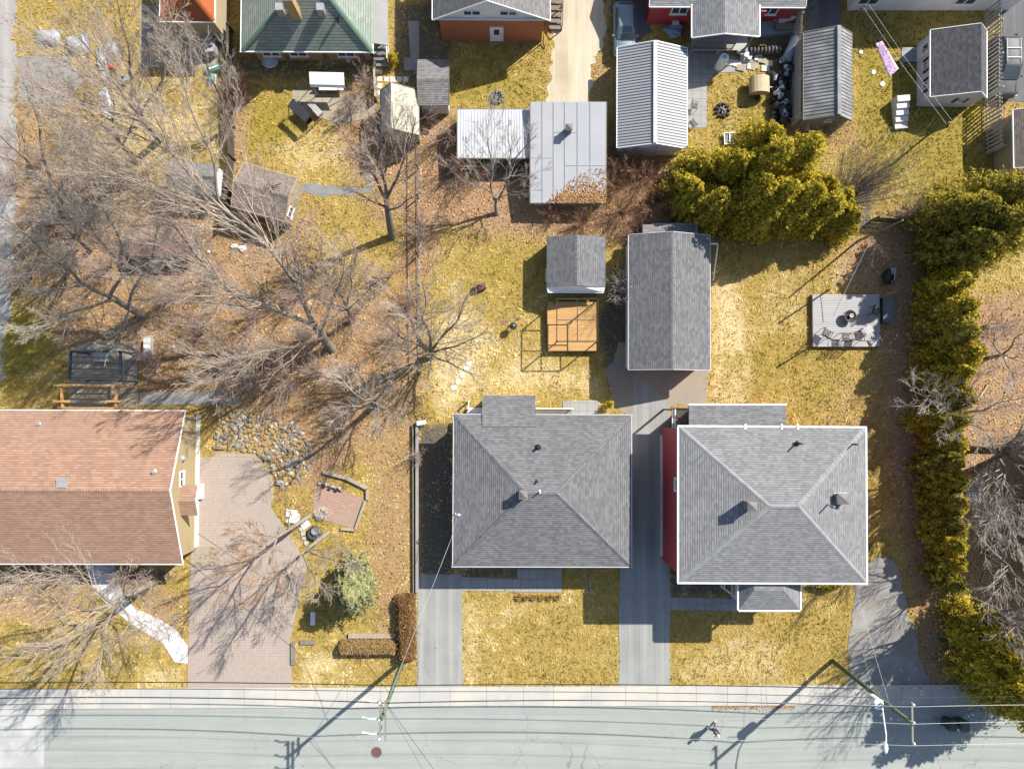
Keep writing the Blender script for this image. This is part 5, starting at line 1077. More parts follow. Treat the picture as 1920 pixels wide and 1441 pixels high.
for x in (-.9, .9): m = MB(); m.tube([(x, -.75, 0.02), (x, -.3, 1.35), (x, .3, 1.5), (x, .75, .02), (x, -.75, .02)], .03, 6); m.build('side_frame', M_black, t)
t = thing('bench', 'pale weathered bench beside the dark framed swing', 'bench', G(594, 208), -.8); m = MB()
for i in range(3): m.box((0, -.15 + .15 * i, .42), 1.2, .12, .04)
m.build('seat', M_fgrey, t)
for x in (-.5, .5): m = MB(); m.box((x, 0, 0), .06, .4, .415); m.build('leg', M_fgrey, t)
t = thing('wheelbarrow', 'pale blue upturned tub against the yellow brick wall', 'tub', G(506, 112), .1); m = MB(); m.lathe((0, 0, 0), [(.6, 0), (.56, .2), (.42, .38), (0, .42)], 12); m.build('shell', plain('pale blue plastic', (.35, .45, .55), (.3, .4, .5), 3, .5), t, smooth=True); m = MB(); m.lathe((0, 0, 0), [(.6, .0), (.66, .03), (.6, .06)], 12); m.build('rim', M_white, t)
t = thing('box_planter', 'small pale square box on the bed behind the green roofed house', 'box', G(654, 114)); m = MB(); m.box((0, 0, 0), .3, .3, .35); m.build('box', M_concwhite, t); m = MB(); m.box((0, 0, .352), .34, .34, .04); m.build('lid', M_concwhite, t)
# ------------------------------------------------------------------ stepping stones, rocks
def stones(name, label, cat, group, pts, mat, s=.5, th=.05, sq=True, seed=1):
    rr = random.Random(seed)
    for i, (x, y) in enumerate(pts):
        m = MB(); p = G(x, y); r = s * rr.uniform(.85, 1.1) / 2; a0 = rr.uniform(-.3, .3) if sq else rr.uniform(0, 6)
        k = 4 if sq else 7; P = [(r * (1.35 if sq else rr.uniform(.8, 1.15)) * math.cos(a0 + (j + .5) * 2 * PI / k), r * (1.35 if sq else rr.uniform(.8, 1.15)) * math.sin(a0 + (j + .5) * 2 * PI / k)) for j in range(k)]
        m.prism(P, -.03, th); o = m.build(name, mat); o.location = p; o['label'] = label; o['category'] = cat; o['group'] = group; hard([(p.x + u, p.y + v) for u, v in P])
stones('stepping_stone', 'pale round stepping stone in the lawn left of the bungalow rear roof', 'stepping stone', 'stepping stones across the lawn above the bungalow', [(879, 681), (875, 691), (867, 703), (858, 715), (851, 727)], M_concwhite, .42, .04, False, 2)
stones('stepping_stone', 'pale square stepping slab beside the green roofed house steps', 'stepping stone', 'square slabs by the green roofed house', [(712, 135), (712, 148), (712, 161), (712, 174), (725, 149), (737, 149), (749, 149), (761, 149)], M_concwhite, .40, .03, True, 3)
stones('stepping_stone', 'pale flat slab in the leafy yard beside the bare tree path', 'stepping stone', 'slabs below the cream shed', [(691, 322), (692, 334), (694, 346)], M_concgrey, .5, .03, True, 4)
M_rockA = plain('ochre boulder', (.32, .225, .10), (.21, .15, .075), 2, .9, fine=9, bmp=.4)
M_rockB = plain('grey boulder', (.22, .21, .19), (.14, .133, .12), 2, .9, fine=9, bmp=.4)
M_rockC = plain('pale boulder', (.42, .38, .31), (.28, .25, .21), 2, .9, fine=9, bmp=.4)
protos = []
for i, (mt, nm, lb) in enumerate(((M_rockA, 'boulder', 'ochre boulder in the rock garden between the brown roofed house and the trees'), (M_rockB, 'boulder', 'grey boulder in the rock garden between the brown roofed house and the trees'), (M_rockC, 'boulder', 'pale boulder in the rock garden between the brown roofed house and the trees'))):
    m = MB(); m.blob((0, 0, .08), .34, .24, .2, 8, 5, .16, 20 + i); o = m.build(nm, mt); tag(o, lb, 'rock', ('ochre', 'grey', 'pale')[i] + ' boulders of the rock garden'); protos.append(o)
RG = [(408, 775), (440, 762), (500, 778), (555, 795), (585, 830), (590, 870), (560, 905), (525, 915), (512, 890), (480, 850), (402, 842)]; PR = np.array(poly(RG)); lo, hi = PR.min(0), PR.max(0); used = []; tr = 0
while len(used) < 299 and tr < 40000:
    tr += 1; x, y = random.uniform(lo[0], hi[0]), random.uniform(lo[1], hi[1])
    if distpoly(np.array([x]), np.array([y]), PR)[0] > .1 and all((x - u) ** 2 + (y - v) ** 2 > .25 ** 2 for u, v in used): used.append((x, y))
first = [True] * 3
for x, y in used:
    k = random.choice((0, 0, 0, 0, 1, 1, 2)); s = random.uniform(.34, .85)
    if first[k]: o = protos[k]; o.location = (x, y, 0); first[k] = False
    else: dup(protos[k], (x, y, 0), random.uniform(0, 6.3), (s * random.uniform(.8, 1.3), s, s * .9))
stones('flat_stone', 'pale angular flagstone laid by the pond near the brick patio', 'flagstone', 'flagstones by the small pond', [(569, 1000), (571, 1008), (566, 992), (573, 984), (574, 1017)], M_rockC, .42, .08, False, 5)
t = thing('stone_slab', 'white broken slab propped at the driveway planting bed', 'slab', G(549, 964), .5)
for i, (x, y, w, h, r) in enumerate(((0, .1, .85, .55, -.6), (.1, -.35, .75, .6, .9), (-.35, -.3, .45, .35, .3))): m = MB(); m.box((x, y, .02 + .085 * i), w, h, .08, r); m.build('slab_piece', M_concwhite, t)
t = thing('stone_slab', 'small white square slab beside the broken white slab', 'slab', G(573, 983), .6); m = MB(); m.box((0, 0, 0), .6, .5, .12); m.build('slab_piece', M_concwhite, t); m = MB(); m.box((.1, .05, .122), .3, .3, .05, .3); m.build('slab_piece', M_concwhite, t)
t = thing('garden_pond', 'small dark tub pond between the flagstones and the bare tree stumps', 'pond', G(591, 998), .2); m = MB(); m.lathe((0, 0, 0), [(.5, .0), (.52, .3), (.45, .34), (.40, .26), (0, .22)], 14); m.build('basin', M_dark, t); m = MB(); m.lathe((.1, .15, .2), [(0.05, 0), (.25, .1), (.27, .22), (.2, .2), (0, .12)], 12); m.build('bowl', M_stone, t)
t = thing('grass_clump', 'round white dry grass clump on the small brick patio', 'dry plant', G(604, 962)); n = 500; D = rng.normal(0, .6, (n, 3)); D[:, 2] = np.abs(D[:, 2]) + .5; D /= np.linalg.norm(D, axis=1, keepdims=True); pts = polylines(rng.normal(0, .06, (n, 3)) * [1, 1, 0], D, rng.uniform(.35, .6, n), 3, .2, -.25); V, Fq = tubes_np(pts, np.full((n, 4), .011), 3); link('blades', npmesh('blades', V, Fq), plain('bleached straw', (.68, .65, .58), (.55, .5, .42), 3, .9, bmp=0), t)
m = MB(); m.blob((0, 0, .05), .12, .12, .12, 6, 4, .1); m.build('root_ball', M_bark, t)
# debris on the ruined hearth by the brick patio
t = thing('stone_hearth', 'heap of pale rubble and charred stones at the back of the brick patio', 'rubble', G(620, 912), -.3)
for i in range(11): m = MB(); m.blob((-.8 + i * .16, .12 * math.sin(i * 2.2), .1), .16, .12, .13, 6, 4, .2, i); m.build('stone_piece', (M_rockC, M_rockB, M_iron)[i % 3], t)
for (x, y, l) in ((424, 1, ''),): pass
for i, (x, y, s, l) in enumerate(((440, 462, .28, 'white plastic bag caught in the leaves under the big bare tree'), (455, 466, .3, 'white crumpled plastic sheet in the leaves next to a smaller white bag'), (411, 371, .26, 'white bag under branches beside the tan shed'), (392, 472, .16, 'tiny scrap of white litter on the leaves'), (696, 530, .3, 'blue grey tarp scrap at the edge of the yellow lawn'))):
    m = MB(); m.blob((0, 0, s * .35), s, s * .8, s * .45, 8, 5, .22, 40 + i); o = m.build('plastic_bag', M_concwhite if i < 4 else M_stone); o.location = G(x, y); tag(o, l, 'bag')
# ------------------------------------------------------------------ person walking in the street
def skin_obj(name, joints, edges, mat, parent, lv=2):
    me = bpy.data.meshes.new(name); me.from_pydata([j[0] for j in joints], edges, []); o = link(name, me, mat, parent)
    md = o.modifiers.new('skin', 'SKIN'); md.use_smooth_shade = True
    sv = me.skin_vertices[0].data if me.skin_vertices else None
    if sv is None:
        bpy.context.view_layer.objects.active = o; sv = me.skin_vertices[0].data
    for i, j in enumerate(joints): sv[i].radius = (j[1], j[1] if len(j) < 3 else j[2])
    sv[0].use_root = True; s = o.modifiers.new('sub', 'SUBSURF'); s.levels = lv; s.render_levels = lv; return o
t = thing('person', 'person in a dark jacket and jeans with white shoes walking along the street', 'person', G(1333, 1357), 2.6); t.scale = (1.1, 1.1, 1.06)
J = [((0, 0, .95), .125, .15), ((0, .01, 1.15), .115, .14), ((0, 0, 1.36), .12, .17), ((0, .01, 1.46), .06), ((0, .02, 1.54), .055), ((0, .035, 1.64), .085, .09), ((0, .03, 1.72), .075),
     ((.10, .0, .88), .085), ((.11, .22, .50), .06), ((.11, .12, .09), .042), ((.11, .26, .04), .038), ((-.10, 0, .88), .085), ((-.11, -.04, .48), .06), ((-.11, -.32, .13), .042), ((-.11, -.22, .03), .038),
     ((.2, 0, 1.40), .06), ((.25, -.1, 1.13), .045), ((.22, .06, .93), .034), ((-.2, 0, 1.40), .06), ((-.25, .06, 1.12), .045), ((-.2, .26, 1.0), .034),
     ((.22, .12, .86), .026), ((-.19, .36, .99), .026)]
Ed = [(0, 1), (1, 2), (2, 3), (3, 4), (4, 5), (5, 6), (0, 7), (7, 8), (8, 9), (9, 10), (0, 11), (11, 12), (12, 13), (13, 14), (2, 15), (15, 16), (16, 17), (2, 18), (18, 19), (19, 20), (17, 21), (20, 22)]
for hx, hy, hz, sx in ((.22, .12, .86, 1), (-.19, .36, .99, -1)):
    b = len(J) - 2 if sx > 0 else 22
    hand = 21 if sx > 0 else 22
    for f in range(4): J.append(((hx + (f - 1.5) * .018, hy + .05, hz - .05 + abs(f - 1.5) * .008), .008)); Ed.append((hand, len(J) - 1))
    J.append(((hx - sx * .04, hy + .03, hz - .01), .009)); Ed.append((hand, len(J) - 1))
M_skin = plain('skin', (.42, .25, .18), (.38, .22, .16), 6, .6, bmp=0)
skin_obj('body', J, Ed, M_skin, t)
g = lambda i, k=1.0: (J[i][0],) + tuple(v * k for v in J[i][1:])
jk = [g(0, 1.3), g(1, 1.45), g(2, 1.4), g(15, 1.3), g(16, 1.35), g(17, 1.3), g(18, 1.3), g(19, 1.35), g(20, 1.3)]
skin_obj('jacket', jk, [(0, 1), (1, 2), (2, 3), (3, 4), (4, 5), (2, 6), (6, 7), (7, 8)], plain('dark jacket cloth', (.03, .03, .035), (.02, .02, .025), 5, .8), t)
tr_ = [((0, 0, .94), .13, .155), g(7, 1.12), g(8, 1.2), g(9, 1.35), g(11, 1.12), g(12, 1.2), g(13, 1.35)]
skin_obj('trousers', tr_, [(0, 1), (1, 2), (2, 3), (0, 4), (4, 5), (5, 6)], plain('blue denim', (.09, .12, .17), (.07, .095, .14), 5, .8), t)
for a, b in ((9, 10), (13, 14)): m = MB(); p, q = Vector(J[a][0]), Vector(J[b][0]); m.blob((p + q) / 2 + Vector((0, .03, -.0)), .075, .17, .075, 8, 6, .05); m.build('shoe', M_white, t, smooth=True)
m = MB(); m.blob((0, .005, 1.71), .115, .125, .11, 9, 6, .04); m.build('cap', plain('pale cap cloth', (.72, .64, .62), (.6, .52, .5), 8, .7), t, smooth=True)
m = MB(); m.blob((0, .135, 1.655), .016, .02, .024, 6, 4, 0); m.build('nose', M_skin, t)
for s in (-1, 1): m = MB(); m.blob((s * .095, .03, 1.66), .014, .026, .036, 6, 4, 0); m.build('ear', M_skin, t); m = MB(); m.blob((s * .035, .118, 1.675), .012, .01, .01, 6, 4, 0); m.build('eye', M_black, t)
m = MB(); m.blob((0, .125, 1.605), .028, .01, .008, 6, 4, 0); m.build('mouth', plain('lips', (.35, .12, .1), None, 5, .6, bmp=0), t)
# ------------------------------------------------------------------ manhole
t = thing('manhole_cover', 'rusty round manhole cover in the street', 'manhole cover', G(706, 1409, .009)); m = MB(); m.lathe((0, 0, 0), [(.38, 0), (.38, .012), (0, .013)], 28)
for i in range(-4, 5):
    w = math.sqrt(max(.31 ** 2 - (i * .07) ** 2, 0)); m.box((0, i * .07, .0135), 2 * w, .028, .006)
m.build('lid', plain('rusty cast iron', (.155, .085, .065), (.10, .06, .05), 7, .8, .2), t); m = MB(); m.lathe((0, 0, 0), [(.385, 0), (.385, .016), (.44, .012), (.44, 0)], 28); m.build('rim', M_concgrey, t)
# ------------------------------------------------------------------ wheelie bins
M_binA = plain('dark green plastic', (.03, .05, .035), (.022, .04, .028), 4, .5, bmp=0); M_binB = plain('green plastic', (.045, .10, .05), (.035, .08, .04), 4, .5, bmp=0); M_rub = plain('rubber', (.025, .025, .025), (.018, .018, .018), 6, .8)
def bin_(name, label, loc, rz, mat, lidm, fallen=False):
    t = thing(name, label, 'wheelie bin', loc, rz, 'wheeled bins'); t.rotation_euler = (PI / 2 - .05 if fallen else 0, 0, rz)
    m = MB(); a = [(-.24, -.26, .08), (.24, -.26, .08), (.24, .26, .08), (-.24, .26, .08)]; b = [(-.29, -.33, .98), (.29, -.33, .98), (.29, .38, .98), (-.29, .38, .98)]
    m.uface(a[::-1]); m.uface(b)
    for i in range(4): j = (i + 1) % 4; m.uface([a[i], a[j], b[j], b[i]])
    m.build('tub', mat, t); m = MB(); m.slab([(-.32, -.38, 1.01), (.32, -.38, 1.01), (.32, .36, 1.05), (-.32, .36, 1.05)], .025); m.box((0, -.05, 1.035), .4, .4, .03); ld = m.build('lid', lidm, t); m = MB(); m.tube([(-.27, .43, 1.0), (.27, .43, 1.0)], .02, 6); m.build('handle', mat, t)
    for s in (-1, 1): m = MB(); m.lathe((s * .27, .28, .11), [(0, -.03), (.1, -.03), (.11, 0), (.1, .03), (0, .03)], 12, Matrix.Rotation(PI / 2, 3, 'Y')); m.build('wheel', M_rub, t)
    return t
bin_('wheelie_bin', 'dark green wheelie bin standing at the right kerb, left one of the pair', G(1770, 1348), PI, M_binA, M_binA); bin_('wheelie_bin', 'brighter green wheelie bin at the right kerb, closest to the cedar', G(1793, 1349), PI + .05, M_binB, M_binB)
bin_('wheelie_bin', 'green wheelie bin tipped over in the leaves beside the gravel parking', G(1765, 1193, .33), .95, M_binB, M_binA, True)
# ------------------------------------------------------------------ vehicles
def car(name, label, loc, rz, paint, Lg=4.6, W=1.82, Hh=1.62, suv=True):
    t = thing(name, label, 'car', loc, rz); hl, hw = Lg / 2, W / 2
    def ring(xf, xr, w, z, r=.35, n=5):
        pts = []
        for cx, cy, a0 in ((xf - r, w - r, 0), (xr + r, w - r, 90), (xr + r, -w + r, 180), (xf - r, -w + r, 270)):
            for i in range(n): a = math.radians(a0 + 90 * i / (n - 1)); pts.append(Vector((cx + r * math.cos(a), cy + r * math.sin(a), z)))
        return pts
    def loft(m, rings, cap=True):
        for A, B in zip(rings[:-1], rings[1:]):
            for j in range(len(A)): k = (j + 1) % len(A); m.face([A[j], A[k], B[k], B[j]])
        if cap: m.face(rings[-1]); m.face(rings[0][::-1])
    m = MB(); loft(m, [ring(hl - .05, -hl + .06, hw - .04, .24), ring(hl, -hl, hw, .5), ring(hl - .05, -hl + .03, hw - .01, .78), ring(hl - .22, -hl + .12, hw - .09, .96, .3)])
    z1 = Hh - .06; cf, cr = hl - 1.15, -hl + .22; rf, rr = hl - 1.95, -hl + .62
    loft(m, [ring(cf, cr, hw - .13, .95, .2), ring((cf + rf) / 2, (cr + rr) / 2, hw - .19, (.95 + z1) / 2 + .05, .2), ring(rf, rr, hw - .27, z1, .2), ring(rf - .12, rr + .12, hw - .36, Hh, .2)])
    for s in (-1, 1): m.beam((hl - .3, s * .55, .965), (cf + .1, s * .62, .985), .03, .02)
    m.build('body', paint, t, smooth=True); w0, w1 = hw - .22, hw - .36
    def pane(nm, q): k = MB(); k.slab([Vector(v) for v in q], .012); k.build(nm, M_glassl if nm != 'side_window' else M_glass, t)
    pane('windscreen', [(cf - .02, -w0, 1.02), (cf - .02, w0, 1.02), (rf + .03, w1, z1 + .02), (rf + .03, -w1, z1 + .02)]); pane('rear_window', [(rr - .03, -w1, z1 + .02), (rr - .03, w1, z1 + .02), (cr + .02, w0, 1.08), (cr + .02, -w0, 1.08)])
    for s in (-1, 1):
        q = [(cr + .45, s * (hw - .12), 1.04), (cf - .35, s * (hw - .12), 1.04), (rf - .1, s * (hw - .25), z1), (rr + .2, s * (hw - .25), z1)]; k = MB(); k.uface(q if s < 0 else q[::-1]); k.build('side_window', M_glass, t)
        k = MB(); k.blob((cf - .3, s * (hw + .07), 1.0), .08, .12, .08, 7, 5, .05); k.build('mirror', paint, t); k = MB(); k.blob((hl - .14, s * (hw - .28), .72), .12, .2, .1, 8, 5, .02); k.build('headlight', M_porc, t); k = MB(); k.blob((-hl + .05, s * (hw - .2), .85), .06, .16, .14, 8, 5, .02); k.build('tail_light', plain('red lamp glass', (.35, .01, .012), None, 3, .2, bmp=0), t)
        if suv: k = MB(); k.tube([(rr + .1, s * (hw - .42), Hh + .05), (0, s * (hw - .40), Hh + .08), (rf - .2, s * (hw - .42), Hh + .05)], .022, 6); k.build('roof_rail', M_steel, t)
        for x in (hl - .88, -hl + .85):
            k = MB(); M_ = Matrix.Rotation(PI / 2, 3, 'X'); k.lathe((x, s * (hw - .1), .34), [(.2, -.11), (.32, -.11), (.34, -.06), (.34, .06), (.32, .11), (.2, .11)], 18, M_); wh = k.build('wheel', M_rub, t); k = MB(); k.lathe((x, s * (hw - .1), .34), [(0, -.1), (.2, -.1), (.2, .1), (0, .1)], 14, M_); k.build('rim', M_steel, wh)
    if suv:
        k = MB()
        for x in (-.2, -.9): k.beam((x, -hw + .42, Hh + .07), (x, hw - .42, Hh + .07), .05, .025)
        k.build('roof_bar', M_steel, t)
    return t
M_carpaint = plain('dark grey car paint', (.06, .064, .068), (.05, .055, .06), 2, .6, .0, bmp=0)
car('parked_car', 'dark grey estate car with roof rails parked at the right edge', G(1873, 132), -PI / 2, M_carpaint, 4.7, 1.86, 1.6)
car('parked_car', 'blue grey car parked nose first beside the bright ribbed garage', G(1168, 64), -PI / 2, plain('blue grey car paint', (.16, .21, .235), (.13, .18, .205), 2, .45, .0, bmp=0), 4.2, 1.66, 1.45, False)
car('parked_car', 'black car at the top edge in the dark drive beside the gravel drive', G(1172, -55), -PI / 2, plain('black car paint', (.02, .02, .022), None, 2, .2, .3, bmp=0), 4.4, 1.75, 1.45, False)
# ------------------------------------------------------------------ laundry, steps and things on the right lawn
A, B, D_ = G(1617, 12, 2.6), G(1774, 232, 3.0), Vector((.38, .27, 0)); t = thing('clothesline', 'two thin white clotheslines crossing from the pale house over the white barn', 'clothesline', (A.x, A.y, 0)); o = Vector(t.location)
for s in (0, 1): m = MB(); m.tube([A + D_ * s - o, (A + B) / 2 + D_ * s - o - Vector((0, 0, .15)), B + D_ * s - o], .008, 5); m.build('line', M_wire, t)
for c in (A, B): m = MB(); m.box((c.x - o.x + .2, c.y - o.y + .1, -.05), .1, .1, c.z + .1); m.build('post', M_wood, t)
m_, nt, bs = _nodes('pink flowered cotton'); tc = _n(nt, 'ShaderNodeTexCoord'); v = _n(nt, 'ShaderNodeTexVoronoi'); v.inputs['Scale'].default_value = 5.5; nt.links.new(tc.outputs['Object'], v.inputs['Vector']); mr = _n(nt, 'ShaderNodeMapRange'); mr.inputs[1].default_value = .2; mr.inputs[2].default_value = .45; nt.links.new(v.outputs['Distance'], mr.inputs[0]); nt.links.new(mixc(nt, mr.outputs[0], (.42, .13, .38), (.72, .52, .66)), bs.inputs['Base Color']); bs.inputs['Roughness'].default_value = .9
P, Q = G(1652, 79, 2.45), G(1672, 112, 2.5); P2_, Q2_ = G(1641, 83, 2.0), G(1684, 129, 2.45); m = MB(); pa, pb, pc, pd = G(1654, 77, 2.55), G(1685, 129, 2.6), G(1667, 145, 2.3), G(1641, 82, 2.3); base = G(1662, 110); N_ = 8
gr = [[pa.lerp(pb, i / N_).lerp(pd.lerp(pc, i / N_), j / N_) + Vector((0, 0, .05 * math.sin(i * 1.9) * (j / N_))) - base for i in range(N_ + 1)] for j in range(N_ + 1)]
for j in range(N_):
    for i in range(N_): m.face([gr[j][i], gr[j + 1][i], gr[j + 1][i + 1], gr[j][i + 1]])
o = m.build('bed_sheet', m_, smooth=True); o.location = base; sd = o.modifiers.new('thickness', 'SOLIDIFY'); sd.thickness = .008; tag(o, 'pink flowered bed sheet hanging on the clothesline over the lawn', 'laundry')
m = MB(); q = [G(1625, 66, 2.45), G(1633, 78, 2.4)]; 
t = thing('garden_steps', 'free standing flight of pale concrete steps on the lawn by the white barn', 'steps', G(1684, 217), .09)
for i in range(5): m = MB(); m.box((0, .95 - i * .45, 0), .95, .44, .95 - i * .17); m.build('step', M_concwhite, t)
stones('garden_stone', 'pale stone lying on the lawn beside the bed sheet shadow', 'stone', 'pale stones on the lawn', [(1638, 136), (1614, 98), (1654, 158)], M_concwhite, .36, .06, False, 6)
# ------------------------------------------------------------------ back yard clutter by the red house
t = thing('utility_trailer', 'small trailer under a beige tarpaulin on the lawn', 'trailer', G(1418, 168), .0); m = MB(); c = [(-.75, -.62), (.75, -.62), (.75, .62), (-.75, .62)]; k = 8
for i in range(k):
    a0, a1 = PI * i / k, PI * (i + 1) / k; f = lambda a: (-.72 * math.cos(a), .75 + .42 * math.sin(a)); (x0, z0), (x1, z1) = f(a0), f(a1); m.uface([(x0, -.62, z0), (x1, -.62, z1), (x1, .62, z1), (x0, .62, z0)][::1])
m.uface([(-.72 * math.cos(PI * i / k), -.62, .75 + .42 * math.sin(PI * i / k)) for i in range(k, -1, -1)][::-1] ); m.uface([(-.72 * math.cos(PI * i / k), .62, .75 + .42 * math.sin(PI * i / k)) for i in range(k + 1)]); m.box((0, 0, .45), 1.42, 1.22, .3); m.build('tarpaulin', plain('beige tarpaulin', (.40, .32, .19), (.33, .26, .155), 2, .7, fine=12, bmp=.4), t)
for s in (-1, 1): m = MB(); m.lathe((.0, s * .72, .25), [(0, -.07), (.24, -.07), (.25, 0), (.24, .07), (0, .07)], 14, Matrix.Rotation(PI / 2, 3, 'X')); m.build('wheel', M_rub, t)
m = MB(); m.beam((.7, 0, .42), (1.5, 0, .4), .06, .06); m.build('drawbar', M_steel, t)
t = thing('oil_tank', 'blue grey oval fuel tank standing by the slat fence', 'tank', G(1478, 99), -.42); m = MB()
R_ = [(.38 * math.cos(a), .55 + .34 * math.sin(a)) for a in [i * 2 * PI / 16 for i in range(16)]]
ys2 = [(-1.0, .55), (-.95, .85), (-.85, 1), (.85, 1), (.95, .85), (1.0, .55)]
for (y0, s0), (y1, s1) in zip(ys2[:-1], ys2[1:]):
    for i in range(16): j = (i + 1) % 16; m.face([(R_[i][0] * s0, y0, .55 + (R_[i][1] - .55) * s0), (R_[j][0] * s0, y0, .55 + (R_[j][1] - .55) * s0), (R_[j][0] * s1, y1, .55 + (R_[j][1] - .55) * s1), (R_[i][0] * s1, y1, .55 + (R_[i][1] - .55) * s1)])
m.face([(x * .55, -1.0, .55 + (z - .55) * .55) for x, z in R_]); m.face([(x * .55, 1.0, .55 + (z - .55) * .55) for x, z in R_[::-1]]); m.build('shell', plain('blue grey enamel', (.27, .32, .35), (.23, .28, .31), 2, .5), t, smooth=False)
for x in (-.25, .25):
    for y in (-.7, .7): m = MB(); m.tube([(x, y, 0), (x, y, .35)], .03, 6); m.build('leg', M_steel, t)
ty = None
for i in range(9):
    p = G(1406 + i * 6.8, 94 + (i % 3) * .6, .32)
    if ty is None:
        m = MB(); m.lathe((0, 0, 0), [(.19, -.08), (.3, -.09), (.32, -.05), (.32, .05), (.3, .09), (.19, .08), (.17, 0), (.19, -.08)], 20, Matrix.Rotation(PI / 2, 3, 'Y')); ty = m.build('tyre', plain('grey rubber', (.07, .07, .07), (.05, .05, .05), 5, .8), smooth=True); tag(ty, 'worn tyre standing on edge in the row behind the red house', 'tyre', 'row of tyres'); ty.location = p
    else: c = dup(ty, p, .12 * math.sin(i * 2))
t = thing('water_tank', 'tall white cylinder tank leaning beside the porch steps', 'tank', G(1347, 126)); m = MB(); m.lathe((0, 0, 0), [(.3, 0), (.33, .05), (.33, 1.5), (.28, 1.58), (0, 1.6)], 18); m.build('shell', M_white, t, smooth=False); m = MB(); m.lathe((0, 0, 1.6), [(.12, 0), (.12, .06), (0, .07)], 10); m.build('cap', M_steel, t)
bags = None; rr = random.Random(5)
LB = plain('black sacks', (.03, .03, .034), (.02, .02, .022), 4, .35)
JUNK = [(1449 + rr.uniform(-6, 34), 118 + i * 4.6) for i in range(26)]
for i, (x, y) in enumerate(JUNK):
    if bags is None: m = MB(); m.blob((0, 0, .25), .36, .3, .3, 9, 6, .14, 9); bags = m.build('rubbish_bag', LB, smooth=True); tag(bags, 'black rubbish bag in the junk heap beside the slat fence', 'bag', 'black bags of the junk heap'); bags.location = G(x, y)
    else: dup(bags, G(x, y, .0 if i % 3 else .25), rr.uniform(0, 6), rr.uniform(.6, 1.1))
lb = plain('pale plastic', (.5, .53, .56), (.4, .43, .46), 4, .5); pl = None
for i in range(13):
    x, y = 1452 + rr.uniform(-4, 26), 116 + i * 8.5
    if pl is None: m = MB(); m.lathe((0, 0, 0), [(.13, 0), (.17, .32), (.185, .33), (.15, .31), (.12, .04), (0, .03)], 12); pl = m.build('bucket', lb); tag(pl, 'pale bucket thrown on the junk heap beside the slat fence', 'bucket', 'pale buckets of the junk heap'); pl.location = G(x, y, .5)
    else: c = dup(pl, G(x, y, .5), rr.uniform(0, 6), rr.uniform(.6, 1.2)); c.rotation_euler = (rr.uniform(-1.2, 1.2), rr.uniform(-.8, .8), rr.uniform(0, 6))
t = thing('handcart', 'dark cart with a white handle at the lower end of the junk heap', 'cart', G(1462, 212), .1); m = MB(); m.box((0, 0, .3), .5, .7, .35); m.build('tray', M_dark, t); m = MB(); m.tube([(-.25, .4, .6), (0, .55, .75), (.25, .4, .6)], .03, 6); m.build('handle', M_white, t)
for s in (-1, 1): m = MB(); m.lathe((s * .3, 0, .2), [(0, -.04), (.19, -.04), (.2, 0), (.19, .04), (0, .04)], 12, Matrix.Rotation(PI / 2, 3, 'Y')); m.build('wheel', M_rub, t)
t = thing('lumber_pile', 'pile of pale boards, doors and scrap on the terrace of the red house', 'lumber', G(1462, 52))
for i in range(9): m = MB(); m.box((rr.uniform(-.5, .6), rr.uniform(-.45, .45), .46 + .05 * i), rr.uniform(.8, 1.5), rr.uniform(.12, .5), .045, rr.uniform(-.4, .4)); m.build('board', (M_concwhite, M_dark, M_wood, M_white)[i % 4], t)
t = thing('tarp_heap', 'crumpled pale blue tarpaulin heap below the red wall', 'tarpaulin', G(1262, 60)); m = MB(); m.blob((0, 0, .15), .75, .55, .28, 14, 7, .2, 12); m.build('sheet', plain('pale blue tarpaulin', (.22, .32, .42), (.13, .17, .22), 3, .5, fine=8, bmp=.6), t)
m = MB(); m.box((.1, .5, .1), .5, .35, .4); m.build('bundle', M_concwhite, t)
t = thing('paving_stack', 'loose pale paving slabs and boards scattered by the porch steps', 'slabs', G(1395, 118)); 
for i in range(12): m = MB(); m.box((-1.1 + i * .27, .45 * math.sin(i * 1.7), .035 + .012 * (i % 5)), .6, .45, .05, rr.uniform(-.25, .25)); m.build('slab_piece', (M_concwhite, M_slabtan)[i % 2], t)
ch2 = chair('garden_chair', 'dark folding chair on the slabs beside the bright ribbed garage', G(1299, 203), 1.4, M_black, 'dark chairs by the bright ribbed garage'); dup(ch2, G(1297, 236), 2.2, label='dark chair lying lower on the slabs beside the bright ribbed garage')
t = thing('old_window', 'white window frame and panes leaning at the cedar edge', 'window frame', G(1366, 262), .05); m = MB()
for x in (-.4, 0, .4): m.box((x, 0, .25), .06, .9, .06)
for y in (-.42, .42): m.box((0, y, .25), .86, .06, .055)
m.build('frame', M_white, t); m = MB(); m.box((0, 0, .2), .76, .78, .02); m.build('pane', M_glassl, t); m = MB(); m.box((.2, -.1, 0), .6, .6, .19); m.build('crate', M_dark, t)
t = thing('white_chair', 'white plastic chair behind the bright ribbed garage', 'chair', G(1250, 282), 3.0); m = MB(); m.box((0, 0, .4), .48, .46, .04); m.build('seat', M_white, t); m = MB(); m.box((0, .24, .45), .48, .05, .45); m.build('backrest', M_white, t)
for x in (-.2, .2):
    for y in (-.2, .2): m = MB(); m.box((x, y, 0), .05, .05, .4); m.build('leg', M_white, t)
